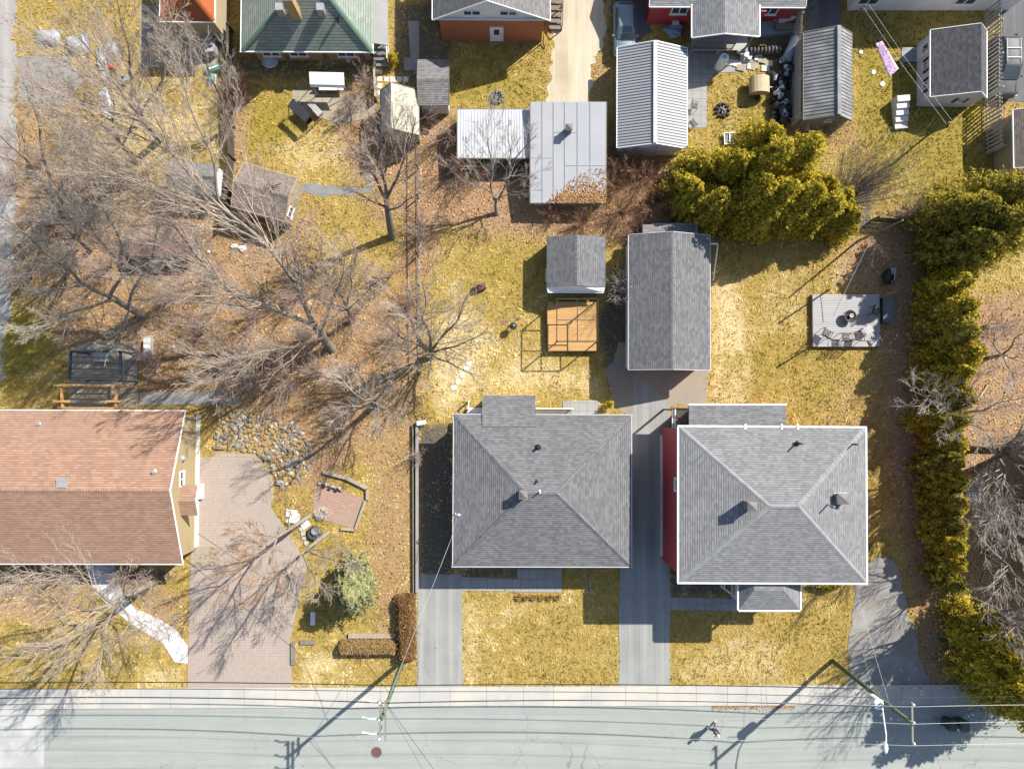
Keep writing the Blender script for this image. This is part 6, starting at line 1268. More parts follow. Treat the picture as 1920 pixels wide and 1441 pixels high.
# ------------------------------------------------------------------ pallets and bits on the brown right yard
def pallet(label, loc, rz, mat):
    t = thing('pallet', label, 'pallet', loc, rz, 'wooden pallets in the brown yard')
    for i in range(6): m = MB(); m.box((0, -.5 + i * .2, .105), 1.0, .11, .022); m.build('slat', mat, t)
    for x in (-.44, 0, .44): m = MB(); m.box((x, 0, .0), .08, 1.15, .104); m.build('stringer', mat, t)
    return t
pallet('pale wooden pallet lying beside the cedar hedge on the brown yard', G(1822, 920), .0, M_fgrey); pallet('tan wooden pallet tilted on the brown yard near the lower cedars', G(1853, 1081), -.35, plain('tan pallet wood', (.36, .27, .16), (.27, .2, .12), 4, .9))
t = thing('tree_stump', 'round cut stump on the brown yard between the pallets', 'stump', G(1803, 1046)); m = MB(); m.tube([(0, 0, -.05), (0, 0, .3)], .3, 14, .26); m.build('stump_bark', M_bark, t); m = MB(); m.lathe((0, 0, .301), [(0, .002), (.23, .004)], 14); m.build('cut_face', M_arm, t)
m = MB(); m.tube([(0, 0, .05), (.6, .9, .08), (.75, 1.2, .1)], .06, 6); o = m.build('fallen_log', plain('bare pale wood', (.5, .42, .3), (.4, .33, .22), 4, .9)); o.location = G(1832, 750); tag(o, 'pale fallen branch lying on the brown yard beside the cedar hedge', 'log')
t = thing('bent_tube', 'yellow bent tube lying at the cedar hedge', 'tube', G(1815, 990)); m = MB(); m.tube([(0, 0, .1), (.5, .1, .12), (.62, .0, .1)], .035, 6); m.build('tube', plain('yellow paint', (.6, .45, .05), None, 4, .5), t); m = MB(); m.tube([(0.1, .5, .3), (.2, .8, .32), (.35, .55, .3)], .03, 6); m.build('hook', plain('yellow paint', (.6, .45, .05)), t)
# ------------------------------------------------------------------ things under the trees on the left
gt = plain('grey tarpaulin', (.26, .275, .295), (.185, .195, .215), 2, .6, fine=9, bmp=.5)
for i, (x, y, sx, sy, h, l) in enumerate(((90, 72, .8, .55, .7, 'grey tarpaulin mound nearest the left edge of the picture'), (148, 86, .7, .7, .9, 'grey covered mound second from the left edge beneath the branches'), (203, 102, .8, .6, .9, 'blue grey covered mound beside the tan concrete yard'))):
    t = thing('covered_mound', l, 'tarpaulin', G(x, y), .2 * i); m = MB(); sx *= 1.15; sy *= 1.15; N_ = 12; rv = random.Random(60 + i); ph = [rv.uniform(0, 6) for _ in range(4)]
    hz = lambda u, v: max(.02, h * .75 * (1 - abs(u) ** 6) * (1 - abs(v) ** 6) * (.85 + .18 * math.sin(3 * u + ph[0] + 2 * v) + .07 * math.sin(9 * u + ph[1]) * math.cos(8 * v + ph[2])) - .12 * abs(v))
    gp = [[Vector((sx * (2 * a / N_ - 1), sy * (2 * b / N_ - 1), hz(2 * a / N_ - 1, 2 * b / N_ - 1))) for a in range(N_ + 1)] for b in range(N_ + 1)]
    for b in range(N_):
        for a in range(N_): m.face([gp[b][a], gp[b][a + 1], gp[b + 1][a + 1], gp[b + 1][a]])
    m.build('tarpaulin', gt, t, smooth=True); m = MB(); m.tube([(-sx * .8, -sy * .3, .25), (0, 0, h * .68), (sx * .8, sy * .2, .25)], .02, 5); m.build('rope', M_white, t)
t = thing('covered_grill', 'grill under a grey fabric cover beside a red can at the fence', 'covered grill', G(400, 88), .05); m = MB(); m.box((0, 0, 0), .72, 1.5, .8); m.box((0, .15, .802), .6, 1.0, .25); m.build('cover', plain('grey cover cloth', (.36, .34, .34), (.28, .27, .27), 2, .8, fine=9, bmp=.5), t); m = MB(); m.lathe((.15, 1.0, 0), [(.2, 0), (.2, .45), (.08, .5), (0, .52)], 10); m.build('can', plain('red can', (.55, .04, .03), None, 3, .4), t)
tq = plain('teal plastic', (.12, .28, .24), (.09, .2, .17), 3, .4)
t = thing('kayak', 'teal and white boat upturned on the lawn beside the grill', 'boat', G(404, 130), .35); m = MB()
def hull(a): return [(1.35 * math.cos(a), .36 * math.sin(a))]
m.lathe((0, 0, 0), [(1.25, 0), (1.15, .18), (.7, .3), (0, .34)], 16); o = m.build('hull', tq, t, smooth=True); o.scale = (.75, .26, 1); m = MB(); m.box((0, 0, .345), .7, .1, .02); m.build('keel', M_white, t)
t = thing('kayak', 'dark teal tub lying on its side below the upturned boat', 'boat', G(397, 150), 1.3); m = MB(); m.lathe((0, 0, 0), [(.5, 0), (.45, .2), (0, .28)], 14); o = m.build('hull', tq, t, smooth=True); o.scale = (1, .6, 1); m = MB(); m.lathe((0, 0, 0), [(.5, 0), (.54, .03), (.5, .06)], 14); o = m.build('rim', M_white, t); o.scale = (1, .6, 1)
t = thing('plastic_sheet', 'long crumpled silvery plastic sheet on the lawn under the branches', 'plastic sheet', G(200, 196), .15)
m = MB(); m.blob((0, .6, .1), .42, .5, .2, 14, 7, .25, 71); m.blob((.12, -.3, .1), .5, .6, .22, 14, 7, .25, 72); m.build('sheet', plain('silver film', (.55, .58, .64), (.35, .38, .44), 4, .3, fine=7, bmp=.8), t); m = MB(); m.blob((.1, -.9, .08), .25, .25, .14, 9, 5, .2, 73); m.build('fold', M_white, t)
t = thing('white_drum', 'pale round drum on the lawn near the silvery sheet', 'drum', G(236, 150)); m = MB(); m.lathe((0, 0, 0), [(.3, 0), (.32, .4), (.28, .44), (0, .45)], 14); m.build('shell', gt, t); m = MB(); m.lathe((0, 0, .452), [(.1, 0), (.1, .05), (0, .06)], 8); m.build('cap', M_dark, t)
t = thing('toy_slide', 'red and white plastic toy beside the yellow slide under the branches', 'toy', G(200, 132), .1); m = MB(); m.slab([(-.3, -.6, .1), (.3, -.6, .1), (.3, .6, .8), (-.3, .6, .8)], .06); m.build('slide', M_white, t); m = MB(); m.box((.55, .1, 0), .4, .3, .45); m.build('seat', plain('red plastic', (.5, .05, .025), None, 3, .4), t)
t = thing('yellow_slide', 'long yellow plank leaning under the branches', 'plank', G(178, 118)); m = MB(); m.beam((0, -.9, .1), (0, .9, .5), .45, .06); m.build('plank', plain('yellow plank', (.50, .34, .03), (.42, .28, .03), 3, .6), t); m = MB(); m.beam((.1, .7, .5), (-.5, .2, .9), .08, .06); m.build('brace', M_fgrey, t)
t = thing('lawn_sign_post', 'pale grey post in the shade under the blue spruce', 'post', G(590, 1155)); m = MB(); m.box((0, 0, 0), .28, .9, .5); m.build('post', M_concgrey, t); m = MB(); m.box((0, 0, .502), .34, .95, .05); m.build('cap', M_concwhite, t)
t = thing('stone_pillar', 'grey garden pillar at the wall end above the concrete retaining wall', 'pillar', G(787, 793)); m = MB(); m.box((0, 0, 0), .4, .35, .6); m.build('shaft', M_concgrey, t); m = MB(); m.box((.2, .06, .602), .7, .3, .06, .2); m.build('cap', M_concwhite, t)
# ------------------------------------------------------------------ bare trees
def GL(*pts): return [G(*p) for p in pts]
def GV(*pts): return [G(a, b) + Vector((0, 0, z)) for a, b, z in pts]
DENSE = [((2.6,), .12, .44, 22, 52, .38, 5, 4, .10), (6, .12, .52, 18, 48, .5, 4, 3, .08), (6, .12, .58, 15, 45, .65, 3, 3, .06)]
TG = 'bare deciduous trees'
bare_tree('bare_tree', 'huge bare maple whose long limbs sweep up to the left over the neighbouring yards', G(622, 655), GL((600, 625, 2.6), (585, 605, 4.2)),
  [(GL((585, 605, 4.2), (545, 530, 6.8), (494, 457, 9), (410, 375, 11.5), (330, 290, 14), (255, 205, 16), (190, 120, 17.5)), .62), (GL((592, 612, 3.6), (500, 582, 5.5), (440, 555, 7.2), (375, 470, 9.8), (300, 400, 12), (215, 330, 14)), .6),
   (GL((588, 606, 4), (565, 540, 6), (552, 495, 8), (548, 455, 9.5)), .5), (GL((500, 582, 5.5), (400, 567, 7.2), (320, 535, 9.2), (235, 500, 11)), .38), (GL((605, 632, 2.4), (540, 655, 5), (470, 670, 7.5), (390, 690, 9.5)), .42), (GL((600, 625, 2.8), (620, 570, 5.5), (640, 520, 8), (650, 470, 10)), .36),
   (GL((410, 375, 11.5), (390, 280, 13.5), (350, 160, 15.5), (320, 60, 17)), .3), (GL((494, 457, 9), (380, 400, 11.3), (280, 350, 13), (160, 270, 15)), .32), (GL((330, 290, 14), (200, 230, 15.5), (70, 190, 16.5)), .24), (GL((440, 555, 7.2), (370, 600, 8.5), (290, 620, 10)), .26)], .27, BIG, M_barkpale, M_twig, group=TG)
bare_tree('bare_tree', 'large bare tree beside the side street with limbs fanning to the left', G(268, 592), GL((240, 575, 2.0), (205, 556, 3.6)),
  [(GL((205, 556, 3.6), (232, 505, 5.2), (215, 430, 7.8), (190, 360, 10), (160, 290, 12)), .55), (GL((210, 558, 3.4), (150, 535, 5.4), (95, 480, 8), (40, 430, 10.5), (-20, 390, 12)), .6), (GL((215, 560, 3.2), (160, 575, 5), (100, 600, 7), (40, 625, 9)), .45),
   (GL((232, 505, 5.2), (185, 440, 7.5), (140, 390, 9.5), (90, 330, 11.5)), .4), (GL((240, 575, 2.4), (262, 530, 5), (290, 470, 8), (300, 400, 10)), .45), (GL((150, 535, 5.4), (90, 545, 7), (20, 540, 9)), .3), (GL((245, 578, 2), (230, 620, 4.5), (200, 650, 6.5)), .34), (GL((190, 360, 10), (120, 260, 12.5), (60, 180, 14)), .22)], .25, BIG, M_barkpale, M_twiggrey, group=TG)
bare_tree('bare_tree', 'many stemmed bare tree spreading like a fan at the left edge of the bungalow lawn', G(808, 668), GL((806, 662, .6), (804, 657, 1.1)),
  [(GL((804, 657, 1.1), (790, 635, 4), (768, 600, 7), (748, 565, 9.5)), .55), (GL((806, 657, 1.1), (806, 625, 4), (798, 580, 7.5), (792, 530, 10)), .5), (GL((808, 657, 1.1), (826, 640, 3), (850, 605, 5.5), (876, 555, 8)), .45), (GL((810, 660, 1.1), (835, 655, 2.8), (872, 640, 5), (912, 622, 6.5)), .4),
   (GL((802, 658, 1.1), (775, 645, 3.5), (725, 612, 6), (688, 585, 7.5)), .5), (GL((810, 664, 1), (830, 678, 2.6), (862, 690, 4.2), (900, 705, 5)), .34), (GL((800, 660, 1.1), (770, 660, 4), (735, 655, 6.5)), .36), (GL((806, 668, 1), (808, 690, 2.6), (800, 720, 4.5)), .3)], .26, MED, M_bark, M_twig, group=TG, twig_r=.011)
bare_tree('bare_tree', 'bare tree above the stone garden whose shadow falls over the boulders', G(705, 758), GL((703, 756, 1.5), (700, 752, 3)),
  [(GL((700, 752, 3), (690, 745, 5.5), (660, 730, 8), (640, 715, 9.5)), .6), (GL((701, 753, 2.5), (720, 735, 5), (735, 710, 7)), .5), (GL((702, 755, 2), (725, 765, 4), (755, 785, 6)), .4), (GL((700, 756, 2.4), (660, 770, 5), (620, 790, 7)), .45), (GL((703, 758, 2), (712, 780, 4), (708, 810, 6)), .4)], .20, MED, M_barkpale, M_twiggrey, group=TG)
bare_tree('bare_tree', 'tall bare tree between the cream shed and the tan shed', G(735, 445), GL((728, 400, 2.6), (724, 370, 4.2)),
  [(GL((724, 370, 4.2), (721, 325, 6.5), (716, 280, 9), (708, 215, 11.5)), .6), (GL((725, 372, 4), (745, 330, 6.5), (765, 275, 9), (780, 220, 11)), .5), (GL((724, 375, 4), (700, 335, 6.5), (672, 290, 8.8), (640, 245, 10.5)), .5), (GL((727, 395, 3), (760, 380, 5.5), (790, 360, 7.5)), .36), (GL((726, 390, 3), (690, 375, 5.5), (655, 350, 7.5)), .36), (GL((721, 325, 6.5), (740, 270, 9), (735, 190, 11)), .3)], .24, MED, M_bark, M_twigpink, group=TG)
bare_tree('bare_tree', 'twin stemmed bare tree in front of the white ribbed lean-to roof', G(932, 402), GL((930, 385, .8), (929, 372, 1.5)),
  [(GL((927, 375, 1.3), (922, 330, 3.5), (918, 280, 5.5), (912, 225, 7.2)), .6), (GL((934, 375, 1.3), (948, 335, 3.5), (968, 295, 5.5), (1005, 255, 7)), .6), (GL((922, 330, 3.5), (895, 300, 5.2), (868, 270, 6.5)), .36), (GL((948, 335, 3.5), (955, 280, 5.8), (950, 235, 7)), .38), (GL((930, 372, 1.5), (900, 345, 3.4), (872, 330, 4.6)), .36), (GL((934, 372, 1.5), (975, 350, 3.4), (1010, 320, 5)), .34)], .15, MED, M_barkpale, M_twiggrey, group=TG)
bare_tree('bare_tree', 'bare tree in the front lawn of the brown roofed house reaching over the white walk', G(290, 1088), GL((262, 1104, 1.8), (208, 1133, 4.2)),
  [(GL((208, 1133, 4.2), (150, 1140, 6.5), (90, 1128, 8.8), (20, 1115, 10.5)), .55), (GL((212, 1132, 4), (165, 1170, 6), (110, 1205, 8.2), (50, 1235, 10)), .55), (GL((215, 1130, 3.8), (203, 1180, 6), (190, 1225, 8), (178, 1262, 9.5)), .5), (GL((225, 1125, 3.4), (240, 1165, 5.2), (268, 1200, 6.8)), .4), (GL((210, 1130, 4), (170, 1100, 6.2), (110, 1080, 8.5), (40, 1070, 10)), .5), (GL((165, 1170, 6), (130, 1225, 8), (110, 1265, 9.5)), .34), (GL((235, 1118, 3), (262, 1120, 5), (310, 1180, 6.5)), .3), (GL((230, 1118, 3), (235, 1085, 4.8), (250, 1070, 5.6)), .3)], .22, DENSE, M_barkpale, M_twig, group=TG)
bare_tree('bare_tree', 'bare tree over the paver driveway with rusty brown twigs beside the white slabs', G(580, 966), GL((555, 984, 1.6), (518, 1007, 3.2)),
  [(GL((518, 1007, 3.2), (475, 1038, 4.6), (440, 1075, 6), (410, 1110, 7)), .55), (GL((520, 1006, 3), (505, 1045, 4.6), (490, 1090, 6), (475, 1130, 7)), .5), (GL((519, 1006, 3.2), (475, 1000, 4.8), (430, 985, 6)), .45), (GL((540, 992, 2.4), (545, 960, 4), (530, 930, 5.4)), .28), (GL((475, 1038, 4.6), (430, 1030, 6), (395, 1040, 7)), .34)], .15, DENSE, M_barkpale, M_twigrust, group=TG)
bare_tree('bare_tree', 'second bare tree by the paver driveway, leaning over the blue spruce', G(615, 998), GL((592, 1016, 1.6), (566, 1037, 3)),
  [(GL((566, 1037, 3), (550, 1080, 4.8), (530, 1125, 6.4), (520, 1160, 7.4)), .6), (GL((568, 1036, 2.8), (585, 1075, 4.6), (600, 1118, 6)), .5), (GL((575, 1030, 2.6), (620, 1050, 4.4), (660, 1062, 5.6)), .45), (GL((567, 1036, 3), (535, 1060, 4.8), (500, 1095, 6.2)), .45), (GL((570, 1034, 2.8), (600, 1030, 4), (640, 1022, 5)), .3)], .14, DENSE, M_barkpale, M_twig, group=TG)
bare_tree('bare_tree', 'bare tree at the fence beside the orange house yard, left of the green roof', G(428, 238), GL((424, 220, 1.2), (420, 205, 2)),
  [(GL((420, 205, 2), (405, 160, 4), (385, 110, 6), (370, 60, 7.5)), .6), (GL((421, 207, 2), (430, 165, 4), (425, 110, 6)), .5), (GL((422, 212, 1.8), (390, 185, 3.6), (345, 150, 5.5)), .5), (GL((424, 220, 1.4), (445, 190, 3), (452, 150, 4.4)), .4)], .15, MED, M_bark, M_twiggrey, group=TG)
bare_tree('bare_tree', 'large bare tree in the upper left corner above the covered mounds', G(300, 262), GL((275, 235, 2.6), (262, 218, 4)),
  [(GL((262, 218, 4), (225, 165, 6.5), (180, 110, 9), (130, 50, 11)), .55), (GL((263, 218, 4), (250, 150, 7), (235, 80, 9.5), (220, 0, 11.5)), .55), (GL((268, 226, 3.4), (205, 210, 6), (140, 190, 8.5), (60, 160, 10.5)), .5), (GL((264, 219, 4), (295, 150, 7), (310, 80, 9.5), (330, 0, 11)), .5), (GL((272, 232, 3), (220, 250, 5.5), (150, 265, 8)), .4), (GL((225, 165, 6.5), (150, 140, 9), (60, 90, 11)), .36)], .24, BIG, M_barkpale, M_twig, group=TG)
bare_tree('bare_tree', 'bare tree at the left edge over the side street verge', G(120, 400), GL((105, 380, 2), (95, 368, 3.4)),
  [(GL((95, 368, 3.4), (60, 320, 6), (20, 270, 8.5), (-30, 220, 10.5)), .55), (GL((96, 370, 3.4), (90, 310, 6.5), (70, 240, 9), (50, 170, 11)), .55), (GL((98, 372, 3), (45, 370, 5.5), (-20, 360, 8)), .45), (GL((100, 375, 3), (130, 320, 6), (150, 250, 8.5)), .45), (GL((104, 380, 2.4), (70, 420, 5), (20, 460, 7)), .4)], .22, MED, M_barkpale, M_twigpink, group=TG)
bare_tree('bare_tree', 'slender bare tree in the leaf covered ground left of the wire fence', G(662, 600), GL((655, 585, 1.6), (650, 575, 3)),
  [(GL((650, 575, 3), (630, 540, 6), (605, 500, 9)), .6), (GL((651, 576, 2.8), (655, 530, 6), (660, 480, 8.5)), .5), (GL((650, 577, 3), (610, 565, 6), (565, 545, 8.5)), .55), (GL((652, 580, 2.4), (685, 550, 5), (715, 520, 7)), .5), (GL((651, 580, 2.4), (620, 595, 5), (580, 610, 7)), .45)], .16, MED, M_barkpale, M_twigpink, group=TG)
bare_tree('bare_tree', 'bare tree in the leaf covered ground above the slab path behind the brown roof', G(470, 712), GL((455, 707, 1.6), (440, 702, 3)),
  [(GL((440, 702, 3), (400, 685, 6), (350, 660, 8.5)), .6), (GL((441, 702, 2.8), (420, 660, 6), (395, 610, 8.5)), .55), (GL((440, 703, 3), (400, 715, 5.5), (350, 720, 7.5)), .5), (GL((445, 704, 2.4), (460, 665, 5), (470, 630, 7)), .5), (GL((443, 704, 2.4), (425, 735, 4.5), (405, 755, 6)), .4)], .16, MED, M_barkpale, M_twig, group=TG)
bare_tree('bare_tree', 'bare tree between the low rusty shelter and the side street', G(170, 470), GL((155, 455, 1.6), (142, 446, 3.2)),
  [(GL((142, 446, 3.2), (105, 410, 6.5), (60, 370, 9.5)), .6), (GL((143, 447, 3), (130, 400, 6.5), (115, 340, 9.5)), .55), (GL((142, 447, 3.2), (90, 450, 6), (30, 455, 8.5)), .55), (GL((146, 448, 2.8), (170, 400, 6), (180, 350, 8.5)), .5), (GL((146, 450, 2.6), (120, 480, 5), (85, 505, 7)), .45)], .18, MED, M_barkpale, M_twiggrey, group=TG)
bare_tree('bare_tree', 'bare tree on the lawn below the silvery plastic sheet', G(255, 300), GL((238, 282, 1.6), (225, 270, 3.2)),
  [(GL((225, 270, 3.2), (180, 225, 6.5), (130, 170, 9.5)), .6), (GL((226, 270, 3), (210, 210, 6.5), (190, 140, 9.5)), .55), (GL((225, 271, 3.2), (165, 265, 6), (100, 255, 8.5)), .55), (GL((229, 273, 2.8), (255, 220, 6), (270, 160, 8.5)), .5), (GL((228, 273, 2.6), (195, 300, 5), (150, 320, 7)), .45)], .18, MED, M_barkpale, M_twig, group=TG)
bare_tree('bare_tree', 'bare tree standing in the brown right yard behind the cedar hedge, branches over the hedge', G(1783, 782), GL((1790, 780, 1.2), (1797, 777, 2.2)),
  [(GL((1797, 777, 2.2), (1765, 765, 4), (1735, 745, 5.6), (1705, 730, 6.8)), .5), (GL((1797, 777, 2.2), (1830, 770, 4.5), (1880, 755, 7), (1925, 745, 8.5)), .55), (GL((1797, 778, 2.2), (1775, 800, 4), (1750, 815, 5.4)), .4), (GL((1798, 777, 2.4), (1815, 735, 4.6), (1850, 690, 6.8)), .45), (GL((1798, 779, 2.2), (1830, 800, 4.2), (1870, 830, 6.2)), .42)], .15, MED, M_bark, M_twiggrey, group=TG)
bare_tree('bare_tree', 'dark limbed bare tree at the right edge whose boughs cross the brown yard', G(1830, 880), GL((1850, 868, 2), (1872, 858, 3.8)),
  [(GL((1872, 858, 3.8), (1885, 900, 6), (1895, 960, 8.5), (1900, 1010, 10)), .55), (GL((1872, 857, 3.8), (1850, 815, 6), (1825, 830, 7.5)), .45), (GL((1874, 857, 3.8), (1910, 830, 6.5), (1950, 800, 8.5)), .55), (GL((1872, 858, 3.6), (1860, 930, 6), (1870, 1000, 8.2)), .4), (GL((1862, 862, 3), (1835, 900, 4.8), (1818, 930, 6)), .3)], .22, MED, M_bark, M_twiggrey, group=TG)
bare_tree('bare_tree', 'bare tree at the right edge below the pallets, its twigs over the dark shade', G(1845, 1030), GL((1868, 1042, 2), (1880, 1050, 3)),
  [(GL((1880, 1050, 3), (1900, 1010, 5.5), (1905, 950, 8)), .55), (GL((1880, 1051, 3), (1910, 1080, 5.5), (1930, 1110, 7.5)), .55), (GL((1880, 1051, 3), (1870, 1100, 5.2), (1850, 1150, 7)), .45), (GL((1878, 1049, 2.8), (1850, 1020, 5), (1830, 990, 6.8)), .4)], .16, MED, M_bark, M_twiggrey, group=TG)
bare_tree('bare_tree', 'bare tree at the right edge beside the cedar, above the brown yard', G(1850, 672), GL((1868, 668, 1.4), (1880, 665, 2.4)),
  [(GL((1880, 665, 2.4), (1860, 645, 4.4), (1870, 600, 6.2)), .5), (GL((1880, 665, 2.4), (1905, 640, 5), (1930, 610, 7)), .55), (GL((1881, 666, 2.4), (1905, 670, 5), (1940, 680, 7)), .5), (GL((1880, 666, 2.4), (1895, 700, 4.6), (1905, 735, 6.2)), .42)], .14, MED, M_bark, M_twiggrey, group=TG)
bare_tree('bare_tree', 'tall bare tree at the right edge whose leaning trunk rises from behind the cedar hedge', G(1812, 842), GV((1810, 840, 2.5), (1806, 836, 4.6)),
  [(GV((1806, 836, 4.6), (1790, 815, 8), (1778, 795, 11)), .6), (GV((1806, 836, 4.6), (1780, 832, 8), (1752, 835, 12)), .6), (GV((1806, 836, 4.6), (1795, 855, 8), (1785, 880, 12)), .6), (GV((1806, 836, 4.6), (1815, 870, 8), (1825, 910, 12)), .6), (GV((1806, 836, 4.6), (1830, 845, 8), (1850, 850, 12.5)), .5), (GV((1806, 836, 4.6), (1805, 805, 8), (1810, 775, 11)), .55), (GV((1806, 836, 4.6), (1785, 845, 9), (1765, 860, 13)), .55), (GV((1806, 836, 4), (1800, 875, 7), (1795, 925, 10)), .5), (GV((1806, 836, 4), (1780, 810, 7), (1745, 790, 9.5)), .5)], .27, [((1.5,), .2, .34, 20, 45, .42, 4, 4, .08), (5, .2, .45, 18, 45, .5, 3, 3, .06)], M_bark, M_twiggrey, group=TG)
bare_tree('bare_tree', 'tall bare tree behind the street clump cedars whose branch shadows cover the gravel parking', G(1806, 1118), GV((1805, 1117, 2), (1803, 1116, 4)),
  [(GV((1803, 1116, 4), (1785, 1105, 7), (1765, 1090, 10.5)), .6), (GV((1803, 1116, 4), (1780, 1120, 7.5), (1755, 1125, 11)), .6), (GV((1803, 1116, 4), (1795, 1140, 7.5), (1785, 1165, 11)), .6), (GV((1803, 1116, 4), (1815, 1145, 7.5), (1830, 1175, 11)), .55), (GV((1803, 1116, 4), (1830, 1110, 7.5), (1855, 1105, 10.5)), .5), (GV((1803, 1116, 4), (1800, 1085, 7), (1800, 1055, 10)), .5), (GV((1803, 1116, 3.6), (1775, 1135, 6), (1750, 1150, 8.5)), .5), (GV((1803, 1116, 3.6), (1800, 1160, 6.5), (1795, 1205, 9)), .5)], .24, [((2.0,), .2, .4, 20, 48, .42, 4, 4, .08), (5, .2, .5, 18, 45, .5, 3, 3, .06), (3, .2, .55, 18, 42, .6, 2, 3, .03)], M_bark, M_twiggrey, group=TG)
# many stemmed shrubs
def shrub_proto(name, label, loc, n, h, spread, mat, seed, lean=(0, 0)):
    t = thing(name, label, 'shrub', loc, group='bare shrubs'); global rng; sv = rng; rng = np.random.default_rng(seed)
    P0 = rng.normal(0, .08 * spread + .05, (n, 3)) * [1, 1, 0]; D = rng.normal(0, spread, (n, 3)) + np.array([lean[0], lean[1], 0]); D[:, 2] = 1; D /= np.linalg.norm(D, axis=1, keepdims=True)
    L = h * rng.uniform(.6, 1.1, n); R = np.full(n, .02); pts = polylines(P0, D, L, 5, .09, .04); v, f = tubes_np(pts, R[:, None] * np.linspace(1, .4, 6)[None], 4); link('stems', npmesh('stems', v, f), mat, t)
    p, d, l, r = children(pts, L, R, 8, .15, .42, 15, 45, .6, .1); q = polylines(p, d, l, 3, .07, .08); v1, f1 = tubes_np(q, np.maximum(r, .0075)[:, None] * np.linspace(1, .5, 4)[None], 3)
    p2, d2, l2, r2 = children(q, l, np.maximum(r, .009), 3, .2, .55, 15, 42, .7); q2 = polylines(p2, d2, l2, 2, .12, .0); v2, f2 = tubes_np(q2, np.full((len(q2), 3), .0065), 3)
    link('crown', npmesh('crown', np.concatenate([v1, v2]), np.concatenate([f1, f2 + len(v1)])), mat, t); rng = sv; return t
s = shrub_proto('bare_shrub', 'wide many stemmed bare shrub sweeping up to the right beside the cedars', G(1562, 388), 64, 6.2, .42, M_bark, 31, (.30, .42))
s = shrub_proto('bare_shrub', 'bare shrub at the left eave of the long grey garage', G(1152, 545), 22, 3.4, .4, M_twiggrey, 32, (.25, .1))
A = shrub_proto('bare_shrub', 'rusty bare shrub below the bright ribbed garage, nearest the cedars', G(1212, 330), 30, 2.2, .55, M_twigrust, 33)
B = shrub_proto('bare_shrub', 'pinkish bare shrub on the slabs beside the canopy swing', G(690, 160), 20, 2.4, .5, M_twigpink, 34)
for i, (x, y, k, lab) in enumerate(((1180, 318, 1.0, 'rusty bare shrub below the bright ribbed garage, close to the flat roofed garage'), (1150, 350, .9, 'low rusty shrub at the lower right corner of the flat roofed garage'), (1222, 385, 1.1, 'rusty shrub in the leaf covered gap left of the cedars'), (1165, 400, 1.0, 'rusty shrub halfway between the flat roofed garage and the long grey garage'), (1095, 418, .9, 'small rusty shrub behind the grey garden shed'),
    (1040, 400, .7, 'small rusty shrub under the lower edge of the flat metal roof'), (1148, 300, .7, 'rusty shrub squeezed between the flat roofed and ribbed garages'), (1195, 440, .9, 'rusty shrub touching the back of the long grey garage'), (880, 330, .9, 'rusty shrub in the shade below the white lean-to roof'), (448, 165, .8, 'rusty shrub on the fence beside the green roofed house'), (440, 200, .9, 'rusty shrub on the fence below the green roofed house'), (770, 560, .9, 'rusty shrub on the wire fence above the fan shaped tree'), (770, 1180, .5, 'low rusty shrub at the foot of the brown hedge'))): dup(A, G(x, y), i * 1.3, k, label=lab)
for i, (x, y, k, lab) in enumerate(((705, 240, 1.0, 'pinkish bare shrub under the bare tree left of the cream shed'), (655, 215, .9, 'pinkish bare shrub at the lower end of the tan slabs'), (800, 215, .8, 'grey bare shrub at the lower wall of the small shed in the brick house shade'), (845, 255, 1.0, 'dark twiggy shrub beside the left edge of the white lean-to roof'), (850, 320, 1.0, 'pinkish twiggy shrub below the left corner of the white lean-to roof'), (1545, 255, .9, 'pinkish shrub at the lower wall of the weathered ribbed shed'), (1500, 262, .8, 'pinkish shrub left below the weathered ribbed shed'),
    (500, 380, 1.0, 'pinkish shrub along the lower wall of the tan shed'), (460, 400, 1.0, 'pinkish shrub at the lower left corner of the tan shed'), (790, 450, .9, 'pinkish shrub on the wire fence beside the lawn'), (730, 520, 1.15, 'pinkish shrub in the leaves left of the wire fence'), (540, 720, 1.15, 'pinkish shrub above the boulders of the rock garden'), (470, 720, 1.15, 'pinkish shrub by the grey slab path behind the brown roof'), (600, 700, 1.15, 'pinkish shrub left of the tree above the stone garden'), (520, 660, 1.15, 'pinkish shrub under the lowest limb of the huge maple'), (440, 660, 1.15, 'pinkish shrub in the leaves right of the planter box'),
    (380, 620, 1.15, 'pinkish shrub in the leaves halfway between the two large trees'), (330, 560, 1.15, 'pinkish shrub below the low rusty shelter'), (150, 470, 1.15, 'pinkish shrub on the leafy ground near the side street'), (80, 300, 1.15, 'pinkish shrub on the verge of the side street'), (150, 250, 1.15, 'pinkish shrub left of the silvery plastic sheet'), (60, 520, 1.15, 'pinkish shrub at the lower verge of the side street'), (1850, 610, 1.0, 'bare shrub in the cedar shade at the right edge'), (1745, 1085, .9, 'bare shrub in the leaf strip beside the lower hedge'), (1690, 412, 1.0, 'bare shrub in front of the dark lattice fence'), (790, 850, .6, 'thin bare shrub at the concrete retaining wall'), (235, 1072, 1.0, 'twiggy shrub under the eave of the brown roof above the white walk'), (60, 1072, 1.0, 'twiggy shrub under the eave of the brown roof near the left edge'), (130, 1074, 1.0, 'twiggy shrub under the eave of the brown roof left of the white walk'), (295, 1072, .9, 'twiggy shrub under the right end of the brown eave'), (1265, 1075, .6, 'small bare shrub at the corner of the red siding'))): dup(B, G(x, y), i * 1.7 + .4, k, label=lab)
